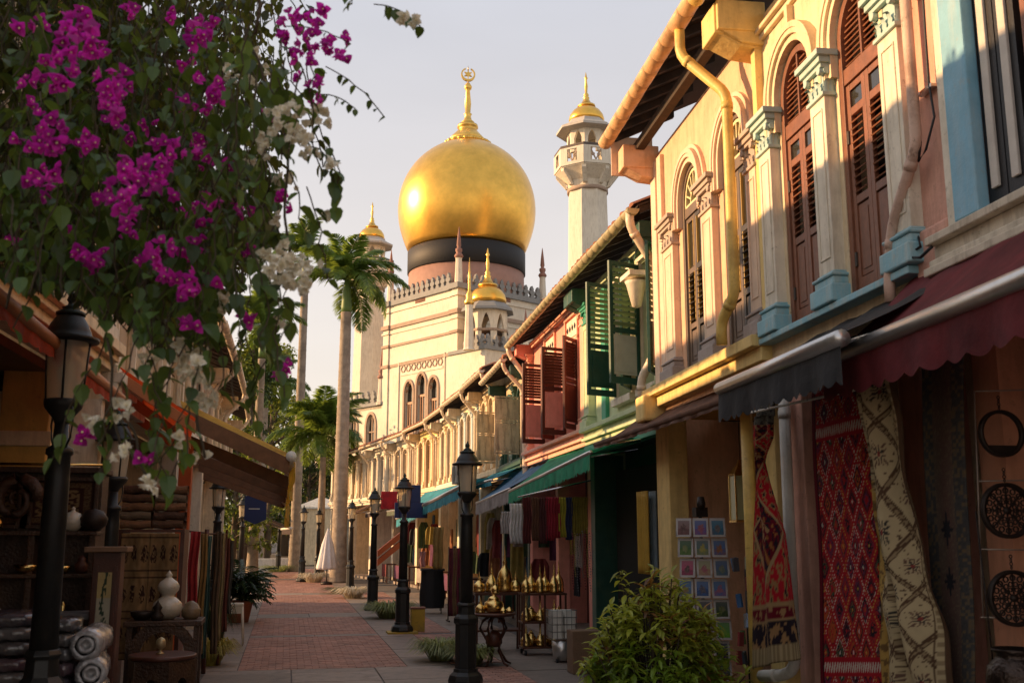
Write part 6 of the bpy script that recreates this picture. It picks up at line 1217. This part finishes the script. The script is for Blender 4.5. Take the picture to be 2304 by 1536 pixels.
for x_ in (-.25, .25): MB().box(x_-.015, x_+.015, -.2, .2, .06, .09).build('foot', iron, t)
t = thing('garment_stand', 'black covered garment stand beyond the second lamp', 'garment stand', at(972, 1372, 24.6)*1); o_ = t; q = t.location; t.location = (q.x, q.y, 0); b = MB()
b.grid(30, 8, lambda u, v: Vector(((.27+.02*sin(v*5))*cos(2*pi*u)*(1+.05*sin(u*40)), .16*sin(2*pi*u)*(1+.06*sin(u*52)), .12+.86*v))); b.box(-.27, .27, -.16, .16, .97, 1.02); b.build('cover', mat('black garment cover', (.012, .011, .012), .6), t)
for x_ in (-.2, .2): MB().lathe([(.03, -.01), (.03, .01)], 10, T(x_, -.1, .03, ry=pi/2)).build('castor', iron, t); MB().box(x_-.012, x_+.012, -.1, .1, .05, .13).build('leg', iron, t)
for i, (px, y0, y1, c, lab) in enumerate(((985, 1185, 1280, (.30, .20, .06), 'ochre poster of small pictures on the shop post'), (875, 1105, 1145, (.45, .02, .03), 'bright red cloth hanging above the shops by the second lamp'), (950, 1240, 1275, (.5, .25, .25), 'pale pink cloth hanging in the far shop'))):
    Y = (23, 30, 29)[i]; cloth(lab, px, y0, y1, Y, (22, 36, 14)[i], c, 'hanging_cloth', 'cloth', None, 2)
navy = mat('navy sign paint', (.012, .025, .10), .5); Pn = at(925, 1140, 28.5); t = thing('shop_sign', 'navy blue box sign above the teal awning', 'sign', Pn); MB().box(-.45, .45, -.05, .05, -.3, .12).build('board', navy, t, bevel=.01); MB().box(-.14, .26, -.04, .04, .121, .6).build('upper_board', navy, t, bevel=.01)
Pn = at(575, 1145, 26); t = thing('shop_sign', 'navy blue hanging sign with pale line under the brown slatted awning', 'sign', Pn); MB().poly([(-.26, .32), (.26, .32), (.26, -.25), (.0, -.36), (-.26, -.25)], .06).build('board', navy, t); MB().box(-.16, .1, -.036, -.032, .0, .02).build('line', white_paint, t); MB().tube([(-.2, 0, .32), (-.2, 0, .7)], .01, 5).build('hanger', iron, t)
t = thing('air_conditioner', 'grey air conditioner box fixed under the weathered shutters', 'air conditioner', at(1033, 1064, 24.0)); MB().box(-.12, .25, -.35, .35, -.25, .25).build('casing', mat('grey ac casing', (.3, .29, .26), .6, dirt=.5), t, bevel=.01)
b = MB(); b.lathe([(.2, -.005), (.2, .005)], 20, T(-.125, 0, 0, ry=pi/2)); b.lathe([(.17, -.005), (.17, .005)], 20, T(.06, -.355, 0, rx=pi/2)); b.build('fan_grille', blackp, t)
orb = mat('orange banner board', (.62, .14, .04), .6); P1_, P2_ = at(848, 1238, 27), at(905, 1192, 27); t = thing('banner', 'sloping orange red banner boards beside the third lamp', 'banner', P1_)
for dz in (0, -.22): 
    b = MB(); d = P2_-P1_; b.add([Vector((0, y_, dz+z_))+d*k for k in (0, 1) for y_ in (-.3, .0) for z_ in (0, -.16)], [(0, 1, 3, 2), (4, 6, 7, 5), (0, 4, 5, 1), (2, 3, 7, 6), (0, 2, 6, 4), (1, 5, 7, 3)]); b.build('board', orb, t)
Pq = at(735, 1295, 39.5); zt3 = at(738, 1188, 39.5).z; t = thing('parasol', 'folded white parasol beside the thick palm trunk', 'parasol', (Pq.x, 39.5, 0)); MB().lathe([(.34, .55), (.36, .62), (.28, 1.0), (.2, 1.45), (.05, zt3-.1), (.02, zt3)], 32, wob=lambda a, k: 1+.14*sin(9*a)).build('canopy', mat('white parasol cloth', (.6, .58, .58), .8), t); MB().tube([(0, 0, 0), (0, 0, .6)], .025, 8).build('pole', iron, t); MB().lathe([(.22, 0), (.22, .08), (.05, .12)], 16).build('base', iron, t)
t = thing('planter', 'low white planter box at the far left kerb', 'planter', at(610, 1278, 56)); MB().box(-.9, .9, -.3, .3, -.2, .5).build('box', white_paint, t)
t = thing('bollard_box', 'yellow electrical box at the foot of the second lamp', 'box', (2.5, 20.1, 0)); MB().box(-.13, .13, -.12, .12, 0, .42).build('casing', mat('yellow box paint', (.42, .27, .03), .6, dirt=.4), t, bevel=.01); MB().box(-.14, .14, -.13, .13, .42, .45).build('lid', mat('dull red lid', (.2, .08, .05), .6), t)
o_ = MB().box(-.28, .28, -.22, .22, 0, .14).build('kerb_base', MATS['yellow box paint'], None, (2.18, 19.84, -.11)); tag(o_, 'yellow painted plinth under the second lamp', 'plinth')

# stock hanging in the arcades of the far shops
pal_ = [((.20, .03, .03), 'red'), ((.05, .09, .14), 'blue'), ((.30, .22, .05), 'mustard'), ((.06, .10, .05), 'green'), ((.35, .30, .26), 'white'), ((.12, .03, .08), 'plum'), ((.28, .10, .04), 'rust'), ((.02, .02, .025), 'black')]
place_ = ('weathered house', 'mossy house', 'blue pilastered house', 'tan shuttered house', 'brown shuttered house', 'pale stone house')
num_ = ('first', 'second', 'third', 'fourth', 'fifth', 'sixth', 'seventh', 'eighth')
gm_ = {}
place_ = place_+('salmon house',)
for hi in range(7):
    Hf = (far[:6]+[H4])[hi]
    for k in range(8):
        c, nm = pal_[(k*3+hi*5) % 8]; u = .35+k*(Hf.L-.7)/7; yy = rnd.uniform(-.55, .05); h_ = rnd.uniform(.55, 1.1); z0 = rnd.uniform(1.25, 1.6) if k % 3 else .75; key = (nm, round(h_, 1))
        if key not in gm_:
            b = MB(); ph = rnd.uniform(0, 6); b.grid(14, 8, lambda u_, v: Vector(((u_-.5)*.38*(1-.45*max(0, v-.8)*5*abs(u_-.5)*2), .03*sin(u_*15+ph+v*2), v*round(h_, 1)))); gm_[key] = b.mesh('garment', fabric('stock cloth '+nm, c, tuple(q_*.7 for q_ in c), .85, .15))
        P = Hf.w(u, yy, z0); o_ = piece('garment', gm_[key], None, P, (0, 0, Hf.rz+rnd.choice((0, pi/2, .9)))); tag(o_, '%s garment in the arcade of the %s, %s from its near pier' % (nm, place_[hi], num_[k]), 'garment', 'garments hung in the far arcades')
    for k in range(2 if hi < 6 else 0):
        P = Hf.w(.8+k*(Hf.L-1.6), .32, 0); t = thing('goods_table', 'small goods table before the %s, %s one' % (place_[hi], ('nearer', 'farther')[k]), 'table', P, Hf.rz, 'goods tables before the far shops'); MB().box(-.35, .35, -.2, .2, .68, .72).build('tabletop', woodd, t)
        for x_ in (-.32, .28):
            for y_ in (-.17, .13): MB().box(x_, x_+.04, y_, y_+.04, 0, .68).build('leg', woodd, t)
        MB().grid(16, 4, lambda u_, v: Vector(((u_-.5)*.72, .205+.01*sin(u_*30), .7-.45*v))).build('cloth_skirt', fabric('stock cloth '+pal_[(hi+k*3) % 8][1], pal_[(hi+k*3) % 8][0], pal_[(hi+k*3) % 8][0], .85, .15), t)
# ---------------------------------------------------------------- goods of the left-hand shops
carv = mat('dark carved wood', (.045, .022, .012), .45, var=.35, vs=9, bump=.6, bs=45, dirt=.3, dcol=(.12, .06, .025)); plastic = mat('clear plastic wrap', (.30, .29, .29), .12, var=.5, vs=7, bump=1.0, bs=16, spec=.8, coat=.6)
panelp = attrmat('printed panel', .8, .3)
def ornament(base, ink, s=30, th=.1):
    def f(u, v):
        n = mnoise.noise(Vector((abs(u-.5)*s*.35, v*s*.6, s))); e = min(u, 1-u, v, 1-v)
        if e < .05: return ink
        if e < .16: return mixc(base, ink, .8 if mnoise.noise(Vector((u*s*1.3, v*s*1.3, 7))) > 0 else .35)
        if e < .2: return ink
        return ink if n > th else base
    return f
# big carved cabinet with framed panels
q0, q1 = at(-40, 1050, 8.9), at(226, 1050, 8.9); cw = q1.x-q0.x; t = thing('cabinet', 'dark carved wooden cabinet with framed ornamental panels behind the near lamp', 'cabinet', ((q0.x+q1.x)/2, 9.0, 0)); zt5 = q1.z; hw = cw/2
MB().box(-hw, hw, .05, .35, 0, zt5-.05).build('body', carv, t)
MB().box(-hw-.02, hw+.03, -.03, .36, zt5-.05, zt5).build('top_rail', carv, t, bevel=.01); MB().tube([(-hw, -.02, zt5+.02), (hw, -.02, zt5+.02)], .012, 6).build('brass_rail', brass, t)
for x0, x1 in ((-hw+.03, -hw+.34), (hw-.60, hw-.05)):
    b = MB(); zb_ = 1.88
    for bx_ in ((x0-.03, x0, zb_, zt5-.08), (x1, x1+.03, zb_, zt5-.08), (x0, x1, zt5-.11, zt5-.08), (x0, x1, zb_-.03, zb_)): b.box(bx_[0], bx_[1], .0, .05, bx_[2], bx_[3])
    f = b.build('panel_frame', carv, t, bevel=.004)
    colored('panel', lambda u, v, x0=x0, x1=x1: Vector((x0+(x1-x0)*u, .03, zb_+(zt5-.11-zb_)*v)), ornament((.17, .11, .05), (.035, .012, .008), 34, .05), 50, 60, panelp, f, th=0)
for z in (1.83, 1.5, 1.1): MB().box(-hw, hw+.02, -.16, .05, z-.035, z).build('shelf_board', carv, t, bevel=.008)
for x in (-hw, -.05, hw-.04): MB().box(x, x+.05, -.14, .05, 1.1, 1.8).build('post', carv, t, bevel=.006)
GLs = 'small wares on the carved cabinet'
def ware(name, label, cat, pr, m, P, n=20, group=None, sc=1): o_ = MB().lathe([(r*sc, z*sc) for r, z in pr], n).build(name, m, None, P); return tag(o_, label, cat, group)
porc = mat('old white porcelain', (.50, .45, .36), .25, dirt=.4, dcol=(.3, .22, .12), coat=.4)
cxx = t.location.x
ware('teapot', 'pale porcelain teapot on the cabinet beside the near lamp', 'teapot', [(.04, 0), (.07, .03), (.085, .08), (.06, .14), (.02, .155), (.012, .17), (.018, .18), (0, .195)], porc, (cxx+hw-.18, 8.9, 1.83))
ware('jar', 'dark lumpy jar at the right end of the cabinet shelf', 'jar', [(.05, 0), (.10, .05), (.11, .1), (.07, .16), (.0, .18)], iron, (cxx+hw-.02, 8.9, 1.83))
ware('bowl', 'brass bowl glinting on the lower cabinet shelf', 'bowl', [(.03, 0), (.08, .03), (.10, .07), (.095, .07), (.07, .035), (.0, .02)], brass, (cxx-.05, 8.9, 1.5)); ware('bowl', 'small brass bowl right of the larger one on the cabinet', 'bowl', [(.02, 0), (.06, .03), (.07, .06), (.065, .06), (.0, .02)], brass, (cxx+.22, 8.88, 1.5))
ware('brass_figure', 'small gold figure in the low cabinet opening', 'figurine', [(.05, 0), (.05, .02), (.02, .04), (.035, .09), (.02, .12), (.03, .15), (.0, .19)], brass, (cxx+.24, 8.9, 1.1))
for i_, (dx, z, m_, lab) in enumerate(((-.3, 1.83, brass, 'small brass pot far left on the cabinet shelf'), (.12, 1.83, woodd, 'little turned wooden pot on the cabinet shelf'), (-.22, 1.1, porc, 'small pale jar low in the cabinet'), (.0, 1.1, iron, 'dark jar low in the cabinet'), (.36, 1.5, woodd, 'wooden pot at the right of the lower cabinet shelf'))): ware('small_pot', lab, 'pot', [(.03, 0), (.05, .03), (.055, .07), (.03, .1), (.035, .115), (.015, .13), (0, .15)], m_, (cxx+dx, 8.88, z))
sw_ = []
for k in range(26): a = k*.42; r_ = .24-.008*k; sw_.append((r_*cos(a)*.7-.1, 0, r_*sin(a)*.8+.24))
o_ = MB().tube(sw_, [.055-.0018*k for k in range(26)], 8).build('scroll_ornament', carv, None, (cxx-.05, 8.8, 1.83)); tag(o_, 'large dark carved scroll standing on the cabinet shelf', 'ornament')
# plastic wrapped carpets
GW = 'plastic wrapped carpets stacked at the lower left'; Y = 7.4; zT = at(50, 1372, Y).z; ordn = ('topmost', 'second', 'third', 'fourth', 'fifth', 'sixth', 'seventh', 'eighth', 'lowest')
inner = [mat('wrapped carpet %d' % i, c, .22, var=.5, vs=9, bump=1.0, bs=16, coat=.8, spec=.7, dirt=.5, dcol=(.16, .15, .15)) for i, c in enumerate(((.04, .03, .05), (.16, .15, .15), (.05, .045, .05), (.09, .03, .05), (.12, .11, .10)))]
def pack(w, d, h, m, seed):
    b = MB(); r = random.Random(seed); sec = [(cos(2*pi*i/16), sin(2*pi*i/16)) for i in range(16)]; K = 14; vs = []
    for k in range(K+1):
        x = -w+2*w*k/K; e = 1-.35*abs(2*k/K-1)**6
        for c, s_ in sec: f = 1+r.uniform(-.07, .07); vs.append((x+r.uniform(-.004, .004), d*math.copysign(abs(c)**.45, c)*e*f, h*math.copysign(abs(s_)**.6, s_)*e*f))
    b.add(vs, [(k*16+i, k*16+(i+1) % 16, (k+1)*16+(i+1) % 16, (k+1)*16+i) for k in range(K) for i in range(16)], 0, True); b.f += [tuple(range(16))[::-1], tuple(K*16+i for i in range(16))]; b.mi += [0, 0]; b.sm += [True, True]; return b.mesh('wrapped_carpet', m)
packs = [pack(.2, .16, .047, inner[i], i) for i in range(5)]; packs2 = [pack(.115, .16, .047, inner[(i+2) % 5], 20+i) for i in range(5)]
xL = at(20, 1372, Y).x; xM = at(140, 1385, Y).x; xR = at(203, 1440, Y).x
for i in range(9):
    o_ = piece('wrapped_carpet', packs[i % 5], None, (xL+rnd.uniform(-.02, .02), Y, zT-.05-i*.092), (rnd.uniform(-.05, .05), 0, rnd.uniform(-.08, .08))); tag(o_, 'plastic wrapped folded carpet, %s of the wide stack at the left edge' % ordn[i], 'wrapped carpet', GW)
    if i < 8: o_ = piece('wrapped_carpet', packs2[(i*2) % 5], None, (xM+rnd.uniform(-.012, .012), Y, zT-.09-i*.092), (0, rnd.uniform(-.06, .06), rnd.uniform(-.08, .08))); tag(o_, 'plastic wrapped carpet, %s of the narrow stack behind the near lamp' % ordn[i], 'wrapped carpet', GW)
sp = []
for k in range(34): a = k*.55; sp.append((.098-.0024*k)*1.0)
def roll(seed):
    b = MB(); r = random.Random(seed)
    b.lathe([(.062, -.3), (.085, -.31), (.1, -.28), (.104, -.1), (.098, 0), (.104, .15), (.1, .3), (.06, .3), (.055, -.29), (.03, -.3), (.025, -.25), (.0, -.25)], 22, T(0, 0, 0, rx=-pi/2), wob=lambda a, k: 1+.04*sin(5*a+k*2)+.02*sin(11*a+k), capb=False); return b.mesh('carpet_roll', plastic)
rolls = [roll(i) for i in range(3)]; zr_ = at(203, 1437, Y).z
for i in range(6): o_ = piece('carpet_roll', rolls[i % 3], None, (xR+rnd.uniform(-.015, .015), Y+.1, zr_-i*.175-.02), (0, rnd.uniform(0, 6), rnd.uniform(-.15, .15))); tag(o_, 'silvery wrapped carpet roll, %s of the pile of rolls' % ordn[i], 'carpet roll', 'wrapped carpet rolls in a pile')
t = thing('bench', 'low dark bench under the wrapped carpets', 'bench', (-1.6, 7.45, 0)); MB().box(-.35, .5, -.2, .25, .12, .2).build('seat', darkwood, t); [MB().box(x, x+.06, -.18, .2, 0, .12).build('leg', darkwood, t) for x in (-.33, .42)]
# tall narrow display case with a painted panel
q = at(247, 1232, 8.5); t = thing('display_case', 'tall narrow wooden case with a pale painted panel', 'cabinet', (q.x, 8.5, 0)); zt6 = q.z
MB().box(-.10, .10, -.09, .12, .28, zt6-.03).build('body', woodd, t, bevel=.006); MB().box(-.16, .15, -.14, .15, zt6-.03, zt6+.01).build('top', mat('worn brown wood top', (.20, .11, .06), .5), t, bevel=.006); MB().box(-.14, .14, -.12, .14, 0, .28).build('plinth', woodd, t, bevel=.01); MB().box(-.15, .15, -.13, .15, .28, .32).build('plinth_moulding', woodd, t, bevel=.006)
colored('painted_panel', lambda u, v: Vector((-.055+.10*u, -.094, .55+(zt6-.18-.55)*v)), lambda u, v: (.03, .05, .03) if abs(u-.5-.12*sin(v*14))+.25*mnoise.noise(Vector((u*9, v*34, 2))) < .10 else ((.42, .32, .14) if v > .8 else (.36, .33, .24)), 16, 90, panelp, t, th=0)
for x in (-.075, .06): MB().box(x, x+.018, -.105, -.09, .5, zt6-.13).build('frame', woodd, t)
t2 = thing('side_table', 'narrow dark side table behind the wrapped rolls', 'table', (q.x-.22, 8.6, 0)); z_ = at(200, 1375, 8.6).z; MB().box(-.26, .16, -.15, .15, z_-.05, z_).build('tabletop', mat('grey worn table top', (.12, .11, .11), .35), t2, bevel=.008); [MB().box(x, x+.05, y_, y_+.05, 0, z_-.05).build('leg', carv, t2) for x in (-.24, .09) for y_ in (-.14, .09)]
# textile shelf
Y = 11.2; qa, qb = at(268, 1190, Y), at(416, 1190, Y); w = qb.x-qa.x; t = thing('textile_stand', 'textile stand hung with floral printed cloth on the left', 'stand', ((qa.x+qb.x)/2, Y, 0)); zs_ = qa.z; tx0 = t.location.x
MB().box(-w/2, w/2, -.02, .5, zs_-.03, zs_).build('shelf_board', woodd, t); [MB().box(x, x+.04, .0, .5, 0, zs_-.03).build('side_panel', woodd, t) for x in (-w/2, w/2-.04)]
def print_cloth(u, v):
    b = (v*3.1) % 1; base = (.24, .15, .07); ink = (.03, .014, .01)
    if .08 < b < .13 or .9 < b < .94: return ink
    n = mnoise.noise(Vector((u*9, v*16, 3))); m = abs((u*3) % 1-.5)
    if .3 < b < .75 and (hypot(m/.42, (b-.52)/.26)+.7*n < .75): return ink if mnoise.noise(Vector((u*30, v*46, 1))) > -.22 else base
    return mixc(base, (.15, .09, .04), .5+n)
pc_ = attrmat('printed cotton', .9, .3)
for i in range(2): colored('printed_cloth', lambda u, v, i=i: Vector((-w/2+.03+(w/2-.04)*(i+u)*1.0, -.03+.015*sin(u*7)+.01*sin(v*5), zs_-.04-(zs_-.62)*v)), print_cloth, 50, 90, pc_, t)
fold = []
for k in range(5):
    b = MB(); r = random.Random(k); pts = []
    b.grid(12, 16, lambda u, v: Vector(((u-.5)*w*.47, -.16*math.copysign(abs(cos(2*pi*v))**.4, cos(2*pi*v)), .045*math.copysign(abs(sin(2*pi*v))**.6, sin(2*pi*v))+.006*sin(u*9+k)+.004*sin(v*50)))); fold.append(b)
foldm = [fold[i].mesh('folded_textile', mat('folded textile %d' % i, c, .9, var=.35, vs=14, bump=.6, bs=70)) for i, c in enumerate(((.20, .10, .05), (.11, .055, .03), (.15, .11, .07), (.08, .04, .025), (.17, .085, .04)))]
for col_ in range(2):
    for r_ in range(5): o_ = piece('folded_textile', foldm[(r_*2+col_) % 5], None, (tx0-w/4+col_*w/2+rnd.uniform(-.01, .01), Y+.12, zs_+.05+r_*.088), (0, 0, rnd.uniform(-.06, .06))); tag(o_, 'folded brown textile, %s from the bottom of the %s pile on the stand' % (('first', 'second', 'third', 'fourth', 'fifth')[r_], ('left', 'right')[col_]), 'textile', 'folded textiles on the stand')
# gourd vase and tables
Y = 10.6; q = at(375, 1392, Y); t = thing('side_table', 'dark square table carrying the white gourd vase', 'table', (q.x, Y, 0)); MB().box(-.36, .34, -.25, .25, q.z-.05, q.z).build('tabletop', carv, t, bevel=.008)
for x in (-.33, .27):
    for y_ in (-.22, .17): MB().box(x, x+.05, y_, y_+.05, 0, q.z-.05).build('leg', carv, t)
b = MB(); arch_ring(b, -.0, .2, q.z-.3, .2, .1, -.24, -.2, q.z-.5); b.build('apron', carv, t)
hv = (at(372, 1282, Y).z-q.z)/.38
ware('vase', 'white double gourd porcelain vase with dark stopper', 'vase', [(.05, 0), (.10, .03), (.125, .08), (.115, .13), (.075, .17), (.05, .185), (.055, .20), (.085, .235), (.09, .27), (.07, .305), (.035, .33), (.02, .345), (.03, .36), (.012, .385), (0, .40)], porc, (q.x, Y, q.z), 28, sc=hv*.95)
ware('pot', 'small squat pot with domed lid right of the gourd vase', 'pot', [(.06, 0), (.085, .03), (.09, .09), (.08, .1), (.06, .14), (.02, .165), (0, .17)], mat('brown stoneware', (.16, .11, .06), .4), (q.x+.22, Y, q.z)); ware('pot', 'dark low bowl left of the gourd vase', 'pot', [(.06, 0), (.10, .04), (.11, .08), (.1, .08), (0, .05)], iron, (q.x-.22, Y-.05, q.z)); ware('figurine', 'dark pointed figurine before the gourd vase', 'figurine', [(.05, 0), (.06, .05), (.03, .09), (.045, .12), (.01, .17), (0, .19)], iron, (q.x-.07, Y-.16, q.z))
Y = 9.7; q = at(366, 1470, Y); t = thing('low_table', 'low round carved table in the bottom left foreground', 'table', (q.x, Y, 0)); r_ = (at(443, 1470, Y).x-q.x); MB().lathe([(r_*.96, q.z-.04), (r_, q.z-.03), (r_, q.z-.01), (r_*.97, q.z)], 32).build('tabletop', woodd, t)
for k in range(6):
    a = pi/3*k+.3; b = MB(); s_ = MB(); pw = r_*.92*2*tan(pi/6)/2; wall_open(s_, -pw, pw, 0, q.z-.04, [(-pw*.62, pw*.62, .0, q.z*.45, q.z*.32)], -.02, .0); b.add(s_.v, s_.f, 0, False, T(r_*.9*cos(a), r_*.9*sin(a), 0, rz=a-pi/2)); b.build('side_panel', carv, t)
ware('cup', 'small footed brass cup on the low round table', 'cup', [(.04, 0), (.045, .008), (.015, .02), (.015, .05), (.045, .07), (.05, .12), (.035, .15), (.01, .165), (0, .17)], mat('dull brass cup', (.42, .33, .18), .4, .5), (q.x-.02, Y, q.z), sc=.85)
# fabrics on a leaning frame
Y = 14.5; Pa, Pb = at(466, 1190, Y), at(458, 1500, Y); t = thing('fabric_frame', 'leaning dark timber frame hung with fabrics on the left kerb', 'frame', (Pb.x, Y, 0)); MB().tube([(0, 0, .02), (Pa.x-Pb.x, 0, Pa.z)], .03, 8).build('post', woodd, t); MB().tube([(Pa.x-Pb.x, 0, Pa.z-.05), (-.35, .1, Pa.z-.02)], .012, 6).build('rail', woodd, t); MB().tube([(.12, .9, .02), (.16, .9, Pa.z)], .02, 6).build('post', woodd, t); MB().tube([(.16, .9, Pa.z-.06), (Pa.x-Pb.x, 0, Pa.z-.06)], .012, 6).build('rail', woodd, t)
for i, (px, y0, y1, Yc, wp, c, lab) in enumerate(((428, 1195, 1400, 14.0, 20, (.32, .02, .02), 'bright red fabric beside the orange pillar'), (446, 1200, 1470, 14.2, 14, (.22, .12, .03), 'tan printed fabric left of the leaning post'), (456, 1205, 1480, 14.4, 12, (.05, .10, .08), 'dark green fabric left of the leaning post'), (478, 1195, 1470, 14.9, 14, (.10, .06, .03), 'brown fabric right of the leaning post'), (490, 1200, 1440, 15.2, 12, (.30, .22, .10), 'cream striped fabric right of the leaning post'), (502, 1210, 1420, 15.6, 12, (.12, .03, .02), 'russet fabric farther along the frame'), (512, 1215, 1380, 16.2, 12, (.08, .08, .07), 'grey fabric at the far end of the frame'))): cloth(lab, px, y0, y1, Yc, wp, c, 'hanging_fabric', 'fabric', 'fabrics hung along the left frame', 2)
# plastic stool, small plant
q = at(530, 1450, 18.3); t = thing('plastic_stool', 'white plastic stool by the dark fern on the left kerb', 'stool', (q.x-.05, 18.3, 0)); zs2 = at(530, 1356, 18.3).z; wp = mat('white plastic', (.55, .5, .4), .35); MB().box(-.15, .15, -.15, .15, zs2-.05, zs2).build('seat', wp, t, bevel=.012)
for sx in (-1, 1):
    for sy in (-1, 1): MB().tube([(sx*.13, sy*.13, zs2-.05), (sx*.17, sy*.17, 0)], [.022, .016], 6).build('leg', wp, t)
    MB().box(sx*.14-.012, sx*.14+.012, -.13, .13, zs2*.45, zs2*.45+.05).build('stretcher', wp, t)
MB().box(-.13, .13, -.155, -.13, zs2-.16, zs2-.05).build('skirt', wp, t)
